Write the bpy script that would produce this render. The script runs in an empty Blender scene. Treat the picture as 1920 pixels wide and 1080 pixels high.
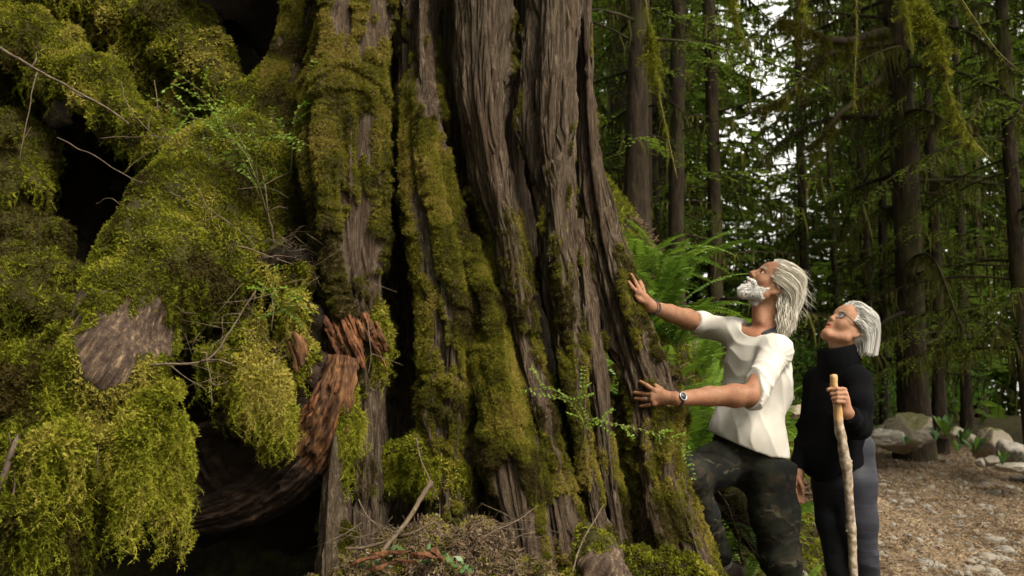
import bpy, math
import numpy as np
from mathutils import Vector, Matrix

# ------------------------------------------------------------------ camera, sky, sun, exposure
SC = bpy.context.scene
COL = SC.collection
F_PX = 1867.0                       # focal length in pixels of the 1920-wide photograph
CAM_H = 1.37
PITCH = math.radians(5.0)

cam_data = bpy.data.cameras.new('camera')
cam = bpy.data.objects.new('camera', cam_data)
COL.objects.link(cam)
cam.location = (0, 0, CAM_H)
cam.rotation_euler = (math.radians(90) + PITCH, 0, 0)
cam_data.sensor_width = 36.0
cam_data.lens = 36.0 * F_PX / 1920.0
cam_data.clip_start = 0.05
cam_data.clip_end = 800
cam_data.dof.use_dof = True
cam_data.dof.focus_distance = 4.15
cam_data.dof.aperture_fstop = 3.5
SC.camera = cam

SUN_EL, SUN_AZ = math.radians(52), math.radians(140)     # azimuth clockwise from +Y: light from the right, a little from the camera's side
world = bpy.data.worlds.new('World')
SC.world = world
world.use_nodes = True
wn = world.node_tree.nodes
wl = world.node_tree.links
wn.clear()
w_out = wn.new('ShaderNodeOutputWorld')
w_bg = wn.new('ShaderNodeBackground')
w_sky = wn.new('ShaderNodeTexSky')
w_sky.sky_type = 'NISHITA'
w_sky.sun_disc = False
w_sky.sun_elevation = SUN_EL
w_sky.sun_rotation = SUN_AZ
w_sky.air_density = 1.0
w_sky.dust_density = 1.5
w_sky.ozone_density = 1.0
w_hs = wn.new('ShaderNodeHueSaturation')       # overcast: the cloud layer takes the blue out
w_hs.inputs['Saturation'].default_value = 0.10
w_bg.inputs['Strength'].default_value = 0.15
wl.new(w_sky.outputs['Color'], w_hs.inputs['Color'])
w_wb = wn.new('ShaderNodeMix')
w_wb.data_type = 'RGBA'
w_wb.blend_type = 'MULTIPLY'
w_wb.inputs[0].default_value = 1.0
w_wb.inputs[7].default_value = (1.0, 0.95, 0.84, 1)      # the photograph's warm white balance
wl.new(w_hs.outputs['Color'], w_wb.inputs[6])
wl.new(w_wb.outputs[2], w_bg.inputs['Color'])
wl.new(w_bg.outputs['Background'], w_out.inputs['Surface'])

sun_data = bpy.data.lights.new('sun', 'SUN')
sun_data.energy = 1.5
sun_data.angle = math.radians(16)
sun_data.color = (1.0, 0.91, 0.76)
sun = bpy.data.objects.new('sun', sun_data)
COL.objects.link(sun)
_sd = Vector((math.sin(SUN_AZ) * math.cos(SUN_EL), math.cos(SUN_AZ) * math.cos(SUN_EL), math.sin(SUN_EL)))
sun.rotation_euler = _sd.to_track_quat('Z', 'Y').to_euler()
sun.location = (3, -3, 8)

vs = SC.view_settings
vs.view_transform = 'Standard'
vs.look = 'None'
vs.exposure = 1.6
vs.gamma = 1.0
vs.use_curve_mapping = False
SC.render.engine = 'CYCLES'
SC.cycles.use_denoising = True
SC.cycles.max_bounces = 6
SC.cycles.diffuse_bounces = 2
SC.cycles.glossy_bounces = 2
SC.cycles.transmission_bounces = 3
SC.cycles.transparent_max_bounces = 6
SC.cycles.caustics_reflective = False
SC.cycles.caustics_refractive = False

# ------------------------------------------------------------------ helpers
RNG = np.random.default_rng(7)
_cp, _sp = math.cos(PITCH), math.sin(PITCH)

def at(px, py, Y):
    """the point of the place at depth Y (metres along +Y) that is seen at a pixel of the photograph"""
    u = (np.asarray(px, float) - 960.0) / F_PX
    v = (540.0 - np.asarray(py, float)) / F_PX
    dy = _cp - v * _sp
    dz = _sp + v * _cp
    t = np.asarray(Y, float) / dy
    return np.stack(np.broadcast_arrays(u * t, np.asarray(Y, float), CAM_H + dz * t), -1)

def px_of(P):
    P = np.asarray(P, float)
    x, y, z = P[..., 0], P[..., 1], P[..., 2] - CAM_H
    d = y * _cp + z * _sp
    h = -y * _sp + z * _cp
    return 960 + F_PX * x / d, 540 - F_PX * h / d

def A(*a):
    return np.array(a, float)

def unit(v):
    v = np.asarray(v, float)
    return v / np.maximum(np.linalg.norm(v, axis=-1, keepdims=True), 1e-12)

def _hash(ix, iy, iz, seed):
    h = (ix.astype(np.int64) * 374761393 + iy.astype(np.int64) * 668265263 + iz.astype(np.int64) * 2147483647 + seed * 974634211) & 0xFFFFFFFF
    h = ((h ^ (h >> 13)) * 1274126177) & 0xFFFFFFFF
    h = ((h ^ (h >> 16)) * 2246822519) & 0xFFFFFFFF
    h = h ^ (h >> 15)
    return (h & 0xFFFFFF).astype(np.float64) / float(0xFFFFFF)

def noise(P, seed=0):
    """value noise in -1..1"""
    P = np.asarray(P, float)
    i = np.floor(P)
    f = P - i
    f = f * f * f * (f * (f * 6 - 15) + 10)
    ix, iy, iz = i[..., 0].astype(np.int64), i[..., 1].astype(np.int64), i[..., 2].astype(np.int64)
    fx, fy, fz = f[..., 0], f[..., 1], f[..., 2]
    def c(a, b, d):
        return _hash(ix + a, iy + b, iz + d, seed)
    x00 = c(0, 0, 0) * (1 - fx) + c(1, 0, 0) * fx
    x10 = c(0, 1, 0) * (1 - fx) + c(1, 1, 0) * fx
    x01 = c(0, 0, 1) * (1 - fx) + c(1, 0, 1) * fx
    x11 = c(0, 1, 1) * (1 - fx) + c(1, 1, 1) * fx
    a = x00 * (1 - fy) + x10 * fy
    b = x01 * (1 - fy) + x11 * fy
    return (a * (1 - fz) + b * fz) * 2 - 1

def fbm(P, oct=4, seed=0, gain=0.5, lac=2.03):
    P = np.asarray(P, float)
    s, a, t = 0.0, 1.0, 0.0
    for o in range(oct):
        s = s + a * noise(P, seed + o * 17)
        t += a
        a *= gain
        P = P * lac + 3.7
    return s / t

def ridged(P, oct=3, seed=0):
    s, a, t = 0.0, 1.0, 0.0
    for o in range(oct):
        s = s + a * (1 - np.abs(noise(P, seed + o * 13)) * 2)
        t += a
        a *= 0.5
        P = P * 2.1 + 1.3
    return s / t

def sstep(a, b, x):
    t = np.clip((x - a) / (b - a), 0, 1)
    return t * t * (3 - 2 * t)

def catmull(pts, n):
    """resample a polyline smoothly; any number of columns"""
    p = np.asarray(pts, float)
    if len(p) == 2:
        t = np.linspace(0, 1, n)[:, None]
        return p[0] * (1 - t) + p[1] * t
    q = np.vstack([2 * p[0] - p[1], p, 2 * p[-1] - p[-2]])
    m = len(p) - 1
    s = np.linspace(0, m, n)
    k = np.minimum(s.astype(int), m - 1)
    t = (s - k)[:, None]
    a, b, c, d = q[k], q[k + 1], q[k + 2], q[k + 3]
    return 0.5 * (2 * b + (c - a) * t + (2 * a - 5 * b + 4 * c - d) * t * t + (3 * b - a - 3 * c + d) * t ** 3)

# ------------------------------------------------------------------ mesh building
def make_mesh(name, V, F, smooth=True, attrs=None):
    """V (n,3); F an (m,3) or (m,4) array or a list of such arrays"""
    me = bpy.data.meshes.new(name)
    V = np.ascontiguousarray(V, np.float32)
    Fs = [np.asarray(f) for f in (F if isinstance(F, list) else [F]) if len(f)]
    me.vertices.add(len(V))
    me.vertices.foreach_set('co', V.ravel())
    li = np.concatenate([f.ravel() for f in Fs]).astype(np.int32)
    cnt = np.concatenate([np.full(len(f), f.shape[1]) for f in Fs]).astype(np.int32)
    st = np.concatenate([[0], np.cumsum(cnt)[:-1]]).astype(np.int32)
    me.loops.add(len(li))
    me.loops.foreach_set('vertex_index', li)
    me.polygons.add(len(cnt))
    me.polygons.foreach_set('loop_start', st)
    me.polygons.foreach_set('use_smooth', np.full(len(cnt), smooth))
    for k, a in (attrs or {}).items():
        a = np.asarray(a, np.float32)
        if a.ndim == 1:
            at_ = me.attributes.new(k, 'FLOAT', 'POINT')
            at_.data.foreach_set('value', a)
        else:
            at_ = me.attributes.new(k, 'FLOAT_VECTOR', 'POINT')
            at_.data.foreach_set('vector', a.ravel())
    me.update(calc_edges=True)
    me.validate()
    return me

def link(name, me, mat=None, parent=None):
    o = bpy.data.objects.new(name, me)
    COL.objects.link(o)
    if me is not None and mat is not None and len(me.materials) == 0:
        me.materials.append(mat)
    if parent is not None:
        o.parent = parent
    return o

def add(name, V, F, mat, parent=None, smooth=True, attrs=None, origin=None):
    V = np.asarray(V, float)
    if parent is not None:
        V = V - np.array(parent.location)
    elif origin is not None:
        V = V - np.asarray(origin, float)
    o = link(name, make_mesh(name, V, F, smooth, attrs), mat, parent)
    if parent is None and origin is not None:
        o.location = tuple(origin)
    return o

def sub(name, V, F, mat, part, smooth=True, attrs=None):
    """a sub-part: child of a part whose own origin is its thing's origin"""
    V = np.asarray(V, float) - np.array(part.parent.location)
    return link(name, make_mesh(name, V, F, smooth, attrs), mat, part)

def tag(o, label=None, cat=None, group=None, kind=None):
    if label: o['label'] = label
    if cat: o['category'] = cat
    if group: o['group'] = group
    if kind: o['kind'] = kind
    return o

def thing(name, loc, label, cat, group=None):
    o = bpy.data.objects.new(name, None)
    o.empty_display_size = 0.1
    COL.objects.link(o)
    o.location = tuple(float(c) for c in loc)
    return tag(o, label, cat, group)

class MB:
    """collects geometry for one mesh"""
    def __init__(self):
        self.V, self.F3, self.F4, self.n = [], [], [], 0
        self.at = []
    def put(self, V, F, a=0.0):
        V = np.asarray(V, float).reshape(-1, 3)
        F = np.asarray(F) + self.n
        (self.F3 if F.shape[1] == 3 else self.F4).append(F)
        self.V.append(V)
        self.at.append(np.full(len(V), a) if np.isscalar(a) else np.asarray(a, float))
        self.n += len(V)
    def get(self):
        V = np.concatenate(self.V)
        F = []
        if self.F4: F.append(np.concatenate(self.F4))
        if self.F3: F.append(np.concatenate(self.F3))
        return V, F
    def attr(self):
        return np.concatenate(self.at)

def frames(P):
    """tangent, normal, binormal along a polyline"""
    T = unit(np.gradient(P, axis=0))
    ref = A(0, 0, 1) if abs(T[0, 2]) < 0.9 else A(1, 0, 0)
    N = np.zeros_like(T)
    n = unit(np.cross(T[0], ref))
    for i in range(len(T)):
        n = unit(n - T[i] * np.dot(n, T[i]))
        N[i] = n
    return T, N, np.cross(T, N)

def tube(P, R, sides=6, cap=True, rough=0.0, seed=0):
    """verts and quads of a tube along P with radii R"""
    P = np.asarray(P, float)
    n = len(P)
    R = np.broadcast_to(np.asarray(R, float), (n,))
    T, N, B = frames(P)
    a = np.linspace(0, 2 * np.pi, sides, endpoint=False)
    d = N[:, None] * np.cos(a)[None, :, None] + B[:, None] * np.sin(a)[None, :, None]
    rr = R[:, None] * np.ones((1, sides))
    if rough:
        rr = rr * (1 + rough * noise(P[:, None] * 30 + d * 1.2, seed) + 0.6 * rough * noise(P[:, None] * 75 + d * 2, seed + 1))
    V = (P[:, None] + d * rr[..., None]).reshape(-1, 3)
    i = np.arange(n - 1)[:, None] * sides
    j = np.arange(sides)[None]
    k = (j + 1) % sides
    F = np.stack([i + j, i + k, i + sides + k, i + sides + j], -1).reshape(-1, 4)
    if cap:
        V = np.vstack([V, P[0] - T[0] * R[0] * 0.3, P[-1] + T[-1] * R[-1] * 0.3])
        jj = np.arange(sides)
        kk = (jj + 1) % sides
        c0 = np.full(sides, n * sides)
        c1 = c0 + 1
        b = (n - 1) * sides
        F = np.vstack([F, np.stack([kk, jj, c0, c0], -1), np.stack([b + jj, b + kk, c1, c1], -1)])
        F3 = F[:, [0, 1, 2]][-2 * sides:]
        return V, [F[:-2 * sides], F3]
    return V, [F]

def grid_faces(nu, nv, wrap=False):
    """quads for a (nv rows, nu columns) grid"""
    m = nu if wrap else nu - 1
    j = np.arange(m)[None]
    i = np.arange(nv - 1)[:, None] * nu
    k = (j + 1) % nu
    return np.stack([i + j, i + k, i + nu + k, i + nu + j], -1).reshape(-1, 4)

def put_tube(mb, P, R, sides=6, rough=0.0, seed=0, a=0.0):
    V, Fs = tube(P, R, sides, True, rough, seed)
    n0 = mb.n
    mb.put(V, Fs[0], a)
    mb.F3.append(Fs[1] + n0)

# ------------------------------------------------------------------ signed-distance modelling: smooth continuous bodies
class Prim:
    def __init__(self, kind, k=0.02, op='u', **p):
        self.kind, self.k, self.op = kind, k, op
        self.__dict__.update(p)
    def dist(self, P):
        if self.kind == 'cone':                                   # round cone a->b with radii ra, rb
            ba = self.b - self.a
            L = max(float(np.dot(ba, ba)), 1e-12)
            h = np.clip(((P - self.a) @ ba) / L, 0, 1)
            q = P - self.a - h[..., None] * ba
            return np.sqrt((q * q).sum(-1)) - (self.ra + (self.rb - self.ra) * h)
        q = (P - self.c) @ self.R                                  # ellipsoid, R columns = axes
        r = self.r
        k0 = np.sqrt(((q / r) ** 2).sum(-1))
        k1 = np.sqrt(((q / (r * r)) ** 2).sum(-1))
        return np.where(k1 < 1e-9, -r.min(), k0 * (k0 - 1.0) / np.maximum(k1, 1e-9))
    def box(self):
        if self.kind == 'cone':
            r = max(self.ra, self.rb)
            return np.minimum(self.a, self.b) - r, np.maximum(self.a, self.b) + r
        r = self.r.max()
        return self.c - r, self.c + r

def cone(a, b, ra, rb=None, k=0.02, op='u'):
    return Prim('cone', k, op, a=np.asarray(a, float), b=np.asarray(b, float), ra=ra, rb=ra if rb is None else rb)

def chain(pts, rad, k=0.02):
    return [cone(pts[i], pts[i + 1], rad[i], rad[i + 1], k) for i in range(len(pts) - 1)]

def ell(c, r, R=None, k=0.02, op='u'):
    return Prim('ell', k, op, c=np.asarray(c, float), r=np.asarray(r, float), R=np.eye(3) if R is None else np.asarray(R, float))

def smin(a, b, k):
    h = np.maximum(k - np.abs(a - b), 0) / k
    return np.minimum(a, b) - h * h * k * 0.25

def sdf_eval(prims, P):
    d = None
    for p in prims:
        q = p.dist(P)
        if d is None:
            d = q if p.op == 'u' else np.full(P.shape[:-1], 1e3)
        elif p.op == 'u':
            d = smin(d, q, p.k)
        else:
            d = -smin(-d, q, p.k)
    return d

def sdf_mesh(prims, vox, post=None, margin=0.03, B=14):
    """surface nets over sparse blocks: vertices and quads of the zero level"""
    lo = np.min([p.box()[0] for p in prims if p.op == 'u'], 0) - margin
    hi = np.max([p.box()[1] for p in prims if p.op == 'u'], 0) + margin
    nb = np.ceil((hi - lo) / (vox * B)).astype(int) + 1
    gx, gy, gz = np.meshgrid(*[np.arange(n) for n in nb], indexing='ij')
    blk = np.stack([gx, gy, gz], -1).reshape(-1, 3)
    cen = lo + (blk + 0.5) * vox * B
    rad = vox * B * 0.5 * math.sqrt(3)
    D = np.stack([p.dist(cen) for p in prims], 1)
    un = np.array([p.op == 'u' for p in prims])
    kk = np.array([p.k for p in prims])
    keep = D[:, un].min(1) < rad + margin + kk.max() * 0.3
    S = (nb * B + 4).astype(np.int64)
    def key(i):
        return (i[..., 0] + 1) + S[0] * ((i[..., 1] + 1) + S[1] * (i[..., 2] + 1))
    ax = np.arange(B + 1)
    loc = np.stack(np.meshgrid(ax, ax, ax, indexing='ij'), -1)
    K, PV, Q = [], [], []
    corner = np.array([[a, b, c] for a in (0, 1) for b in (0, 1) for c in (0, 1)])
    edges = [(i, j) for i in range(8) for j in range(i + 1, 8) if np.abs(corner[i] - corner[j]).sum() == 1]
    for b in np.nonzero(keep)[0]:
        use = D[b] < rad + margin + kk + 1e-6
        ps = [p for p, u in zip(prims, use) if u]
        if not any(p.op == 'u' for p in ps):
            continue
        g = blk[b] * B + loc
        P = lo + g * vox
        d = sdf_eval(ps, P)
        if post is not None:
            d = post(P, d)
        s = d < 0
        if s.all() or not s.any():
            continue
        cs = [s[c[0]:B + c[0], c[1]:B + c[1], c[2]:B + c[2]] for c in corner]
        n_in = sum(c.astype(np.int8) for c in cs)
        act = (n_in > 0) & (n_in < 8)
        ci = np.argwhere(act)
        if len(ci):
            dv = np.stack([d[ci[:, 0] + c[0], ci[:, 1] + c[1], ci[:, 2] + c[2]] for c in corner], 1)
            acc = np.zeros((len(ci), 3))
            cnt = np.zeros(len(ci))
            for i, j in edges:
                a_, b_ = dv[:, i], dv[:, j]
                m = (a_ < 0) != (b_ < 0)
                t = np.where(m, a_ / np.where(m, a_ - b_, 1), 0)
                acc += m[:, None] * (corner[i] + t[:, None] * (corner[j] - corner[i]))
                cnt += m
            K.append(key(blk[b] * B + ci))
            PV.append(lo + (blk[b] * B + ci + acc / cnt[:, None]) * vox)
        for axis in range(3):
            u, v = (axis + 1) % 3, (axis + 2) % 3
            e = np.zeros(3, int); e[axis] = 1
            s0 = s[:B, :B, :B]
            s1 = s[e[0]:B + e[0], e[1]:B + e[1], e[2]:B + e[2]]
            ei = np.argwhere(s0 != s1)
            if not len(ei):
                continue
            flip = s0[ei[:, 0], ei[:, 1], ei[:, 2]]
            eu = np.zeros(3, int); eu[u] = 1
            ev = np.zeros(3, int); ev[v] = 1
            base = blk[b] * B + ei
            q = np.stack([key(base - eu - ev), key(base - ev), key(base), key(base - eu)], 1)
            q[~flip] = q[~flip][:, ::-1]
            Q.append(q)
    K = np.concatenate(K); PV = np.concatenate(PV); Q = np.concatenate(Q)
    o = np.argsort(K)
    K, PV = K[o], PV[o]
    idx = np.searchsorted(K, Q)
    idx = np.minimum(idx, len(K) - 1)
    ok = (K[idx] == Q).all(1)
    return PV, idx[ok]

def vnormals(V, F):
    n = np.zeros_like(V)
    c = np.cross(V[F[:, 2]] - V[F[:, 0]], V[F[:, -1]] - V[F[:, 1]])
    for k in range(F.shape[1]):
        np.add.at(n, F[:, k], c)
    return unit(n)

def sample_surface(V, F, n, rng, attr=None):
    """n random points on a quad/tri mesh with normals (and an interpolated attribute)"""
    T = np.vstack([F[:, :3], F[:, [0, 2, 3]]]) if F.shape[1] == 4 else F
    a, b, c = V[T[:, 0]], V[T[:, 1]], V[T[:, 2]]
    cr = np.cross(b - a, c - a)
    ar = np.linalg.norm(cr, axis=1)
    cum = np.cumsum(ar)
    i = np.searchsorted(cum, rng.random(n) * cum[-1])
    i = np.minimum(i, len(T) - 1)
    u, v = rng.random(n), rng.random(n)
    f = u + v > 1
    u[f], v[f] = 1 - u[f], 1 - v[f]
    P = a[i] + u[:, None] * (b - a)[i] + v[:, None] * (c - a)[i]
    N = unit(cr[i])
    if attr is None:
        return P, N, cum[-1] * 0.5
    m = attr[T[i, 0]] * (1 - u - v) + attr[T[i, 1]] * u + attr[T[i, 2]] * v
    return P, N, m

def euler_from_axes(Z, spin, rng=None):
    """XYZ euler angles of frames whose z axis is Z, spun about it"""
    Z = unit(Z)
    ref = np.where(np.abs(Z[:, 2:3]) < 0.95, A(0, 0, 1)[None], A(1, 0, 0)[None])
    X = unit(np.cross(ref, Z))
    Y = np.cross(Z, X)
    c, s = np.cos(spin)[:, None], np.sin(spin)[:, None]
    X, Y = X * c + Y * s, Y * c - X * s
    return mat_euler(X, Y, Z)

def mat_euler(X, Y, Z):
    # rotation matrix columns X,Y,Z -> XYZ euler
    ey = np.arcsin(np.clip(-X[:, 2], -1, 1))
    ex = np.arctan2(Y[:, 2], Z[:, 2])
    ez = np.arctan2(X[:, 1], X[:, 0])
    return np.stack([ex, ey, ez], 1)

# ------------------------------------------------------------------ scattering of moss, litter and gravel (only for things nobody could count)
def proto_collection(name, meshes, mat):
    c = bpy.data.collections.new(name)
    for i, (V, F) in enumerate(meshes):
        me = make_mesh(name, V, F, True)
        me.materials.append(mat)
        o = bpy.data.objects.new('%s_%02d' % (name, i), me)
        c.objects.link(o)
    return c

_ng = {}
def scatter_group(coll):
    if coll.name in _ng:
        return _ng[coll.name]
    g = bpy.data.node_groups.new('scatter_' + coll.name, 'GeometryNodeTree')
    g.interface.new_socket('Geometry', in_out='INPUT', socket_type='NodeSocketGeometry')
    g.interface.new_socket('Geometry', in_out='OUTPUT', socket_type='NodeSocketGeometry')
    n, l = g.nodes, g.links
    gi, go = n.new('NodeGroupInput'), n.new('NodeGroupOutput')
    ci = n.new('GeometryNodeCollectionInfo')
    ci.inputs['Collection'].default_value = coll
    ci.inputs['Separate Children'].default_value = True
    ci.inputs['Reset Children'].default_value = True
    ip = n.new('GeometryNodeInstanceOnPoints')
    ip.inputs['Pick Instance'].default_value = True
    def named(nm, ty):
        a = n.new('GeometryNodeInputNamedAttribute')
        a.data_type = ty
        a.inputs['Name'].default_value = nm
        return a.outputs['Attribute']
    l.new(gi.outputs[0], ip.inputs['Points'])
    l.new(ci.outputs[0], ip.inputs['Instance'])
    l.new(named('pick', 'INT'), ip.inputs['Instance Index'])
    l.new(named('rot', 'FLOAT_VECTOR'), ip.inputs['Rotation'])
    l.new(named('scl', 'FLOAT_VECTOR'), ip.inputs['Scale'])
    l.new(ip.outputs['Instances'], go.inputs[0])
    _ng[coll.name] = g
    return g

def scatter(name, P, rot, scl, coll, parent=None, tint=None, rng=RNG, label=None):
    n = len(P)
    P = np.asarray(P, float)
    off = np.zeros(3)
    if parent is not None:
        q = parent
        while q is not None:
            off += np.array(q.location)
            q = q.parent
    me = bpy.data.meshes.new(name)
    me.vertices.add(n)
    me.vertices.foreach_set('co', np.ascontiguousarray(P - off, np.float32).ravel())
    scl = np.asarray(scl, float)
    if scl.ndim == 1:
        scl = np.repeat(scl[:, None], 3, 1)
    for nm, ty, arr, fld in (('rot', 'FLOAT_VECTOR', rot, 'vector'), ('scl', 'FLOAT_VECTOR', scl, 'vector'),
                             ('tint', 'FLOAT', tint if tint is not None else rng.random(n), 'value')):
        a = me.attributes.new(nm, ty, 'POINT')
        a.data.foreach_set(fld, np.ascontiguousarray(arr, np.float32).ravel())
    a = me.attributes.new('pick', 'INT', 'POINT')
    a.data.foreach_set('value', rng.integers(0, len(coll.objects), n).astype(np.int32))
    o = link(name, me, None, parent)
    m = o.modifiers.new('scatter', 'NODES')
    m.node_group = scatter_group(coll)
    o['kind'] = 'stuff'
    return o

# ------------------------------------------------------------------ procedural materials
class NT:
    def __init__(self, name):
        self.m = bpy.data.materials.new(name)
        self.m.use_nodes = True
        self.t = self.m.node_tree
        self.t.nodes.clear()
        self.out = self.t.nodes.new('ShaderNodeOutputMaterial')
        self._tc = None
    def new(self, ty, **kw):
        n = self.t.nodes.new(ty)
        for k, v in kw.items():
            setattr(n, k, v)
        return n
    def set(self, sock, v):
        if hasattr(v, 'is_output') or isinstance(v, bpy.types.NodeSocket):
            self.t.links.new(v, sock)
        elif isinstance(v, (tuple, list)) and len(v) == 3 and sock.type == 'RGBA':
            sock.default_value = (*v, 1)
        else:
            sock.default_value = v
    def obj(self):
        if self._tc is None:
            self._tc = self.new('ShaderNodeTexCoord')
        return self._tc.outputs['Object']
    def mapping(self, vec, scale=(1, 1, 1), rot=(0, 0, 0), loc=(0, 0, 0), kind='POINT'):
        n = self.new('ShaderNodeMapping', vector_type=kind)
        self.set(n.inputs['Vector'], vec)
        n.inputs['Scale'].default_value = scale
        n.inputs['Rotation'].default_value = rot
        n.inputs['Location'].default_value = loc
        return n.outputs[0]
    def noise(self, vec, scale, detail=4, rough=0.55, dist=0.0):
        n = self.new('ShaderNodeTexNoise')
        self.set(n.inputs['Vector'], vec)
        n.inputs['Scale'].default_value = scale
        n.inputs['Detail'].default_value = detail
        n.inputs['Roughness'].default_value = rough
        n.inputs['Distortion'].default_value = dist
        return n.outputs['Fac']
    def voro(self, vec, scale, feature='F1', out='Distance', rnd=1.0):
        n = self.new('ShaderNodeTexVoronoi', feature=feature)
        self.set(n.inputs['Vector'], vec)
        n.inputs['Scale'].default_value = scale
        n.inputs['Randomness'].default_value = rnd
        return n.outputs[out]
    def wave(self, vec, scale, dist=0.0, direction='X', detail=2.0):
        n = self.new('ShaderNodeTexWave', bands_direction=direction)
        self.set(n.inputs['Vector'], vec)
        n.inputs['Scale'].default_value = scale
        n.inputs['Distortion'].default_value = dist
        n.inputs['Detail'].default_value = detail
        return n.outputs['Fac']
    def ramp(self, fac, stops, interp='LINEAR'):
        n = self.new('ShaderNodeValToRGB')
        n.color_ramp.interpolation = interp
        e = n.color_ramp.elements
        while len(e) > 1:
            e.remove(e[0])
        for i, (p, c) in enumerate(stops):
            q = e[0] if i == 0 else e.new(p)
            q.position = p
            q.color = (*c, 1) if isinstance(c, (tuple, list)) else (c, c, c, 1)
        self.set(n.inputs['Fac'], fac)
        return n.outputs['Color']
    def mix(self, fac, a, b, blend='MIX'):
        n = self.new('ShaderNodeMix', data_type='RGBA', blend_type=blend)
        self.set(n.inputs[0], fac)
        self.set(n.inputs[6], a)
        self.set(n.inputs[7], b)
        return n.outputs[2]
    def math(self, op, a, b=0.0, clamp=False):
        n = self.new('ShaderNodeMath', operation=op, use_clamp=clamp)
        self.set(n.inputs[0], a)
        self.set(n.inputs[1], b)
        return n.outputs[0]
    def attr(self, name, ty='GEOMETRY', out='Fac'):
        n = self.new('ShaderNodeAttribute', attribute_name=name, attribute_type=ty)
        return n.outputs[out]
    def bump(self, h, strength=0.5, dist=0.01, normal=None):
        n = self.new('ShaderNodeBump')
        n.inputs['Strength'].default_value = strength
        n.inputs['Distance'].default_value = dist
        self.set(n.inputs['Height'], h)
        if normal is not None:
            self.set(n.inputs['Normal'], normal)
        return n.outputs[0]
    def rnd(self):
        return self.new('ShaderNodeObjectInfo').outputs['Random']
    def pr(self, col, rough=0.7, normal=None, spec=0.3, sss=0.0, sss_r=None, sheen=0.0, metallic=0.0, trans=0.0):
        p = self.new('ShaderNodeBsdfPrincipled')
        self.set(p.inputs['Base Color'], col)
        self.set(p.inputs['Roughness'], rough)
        p.inputs['Specular IOR Level'].default_value = spec
        p.inputs['Metallic'].default_value = metallic
        if trans:
            p.inputs['Transmission Weight'].default_value = trans
        if sss:
            p.inputs['Subsurface Weight'].default_value = sss
            p.inputs['Subsurface Radius'].default_value = sss_r or (1, 0.35, 0.2)
            p.inputs['Subsurface Scale'].default_value = 0.006
        if sheen:
            p.inputs['Sheen Weight'].default_value = sheen
        if normal is not None:
            self.set(p.inputs['Normal'], normal)
        self.t.links.new(p.outputs[0], self.out.inputs['Surface'])
        return p
    def leaf(self, col, rough=0.6, trans=0.35, normal=None, spec=0.25, tcol=None):
        """diffuse/gloss plus light that comes through a thin leaf"""
        p = self.pr(col, rough, normal, spec)
        tr = self.new('ShaderNodeBsdfTranslucent')
        self.set(tr.inputs['Color'], tcol if tcol is not None else col)
        mx = self.new('ShaderNodeMixShader')
        mx.inputs[0].default_value = trans
        self.t.links.new(p.outputs[0], mx.inputs[1])
        self.t.links.new(tr.outputs[0], mx.inputs[2])
        self.t.links.new(mx.outputs[0], self.out.inputs['Surface'])

def m_bark():
    t = NT('cedar_bark')
    o = t.obj()
    st = t.mapping(o, (1, 1, 0.07))
    wob = t.mapping(o, (1, 1, 0.3))
    f1 = t.noise(st, 70, 8, 0.72, 0.5)
    f2 = t.noise(st, 210, 5, 0.65)
    big = t.noise(wob, 3.2, 3)
    med = t.noise(wob, 9, 4)
    c = t.ramp(f1, [(0.30, (0.018, 0.010, 0.006)), (0.43, (0.052, 0.034, 0.021)), (0.55, (0.112, 0.080, 0.052)), (0.68, (0.27, 0.215, 0.15))])
    c = t.mix(t.ramp(big, [(0.46, 0.0), (0.64, 0.35)]), c, (0.095, 0.054, 0.032), 'MIX')
    c = t.mix(t.ramp(t.noise(st, 30, 5, 0.6), [(0.58, 0.0), (0.74, 0.5)]), c, (0.21, 0.16, 0.115))
    c = t.mix(t.ramp(med, [(0.5, 0.0), (0.75, 0.35)]), c, (0.12, 0.105, 0.06))
    ms = t.attr('moss')
    mn = t.noise(o, 38, 5, 0.6)
    mc = t.ramp(t.noise(o, 7, 4), [(0.3, (0.034, 0.026, 0.009)), (0.5, (0.070, 0.054, 0.014)), (0.72, (0.125, 0.088, 0.030))])
    msum = t.math('ADD', ms, t.math('MULTIPLY', t.math('SUBTRACT', mn, 0.5), 0.9))
    mk = t.ramp(msum, [(0.42, 0.0), (0.6, 1.0)])
    col = t.mix(mk, c, mc)
    h = t.math('ADD', t.math('MULTIPLY', f1, 1.0), t.math('MULTIPLY', f2, 0.45))
    b1 = t.bump(h, 1.0, 0.03)
    b2 = t.bump(t.noise(o, 140, 3), 0.5, 0.006, b1)
    t.pr(col, 0.86, b2, 0.2)
    return t.m

def m_flaky():
    t = NT('flaky_bark')
    o = t.obj()
    st = t.mapping(o, (1, 1, 0.22))
    f1 = t.noise(st, 28, 6, 0.6, 0.5)
    v = t.voro(t.mapping(o, (26, 26, 5)), 1.0, 'DISTANCE_TO_EDGE')
    c = t.ramp(f1, [(0.25, (0.045, 0.028, 0.022)), (0.5, (0.115, 0.075, 0.06)), (0.75, (0.22, 0.165, 0.14))])
    c = t.mix(t.ramp(t.noise(o, 5, 3), [(0.45, 0), (0.65, 0.6)]), c, (0.16, 0.145, 0.10))
    ms = t.attr('moss')
    mk = t.ramp(t.math('ADD', ms, t.math('MULTIPLY', t.math('SUBTRACT', t.noise(o, 40, 5), 0.5), 0.9)), [(0.42, 0.0), (0.6, 1.0)])
    col = t.mix(mk, c, (0.085, 0.085, 0.02))
    b = t.bump(t.math('ADD', t.math('MULTIPLY', t.ramp(v, [(0.0, 0.0), (0.12, 1.0)]), 0.8), f1), 0.9, 0.012)
    t.pr(col, 0.85, b, 0.2)
    return t.m

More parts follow.
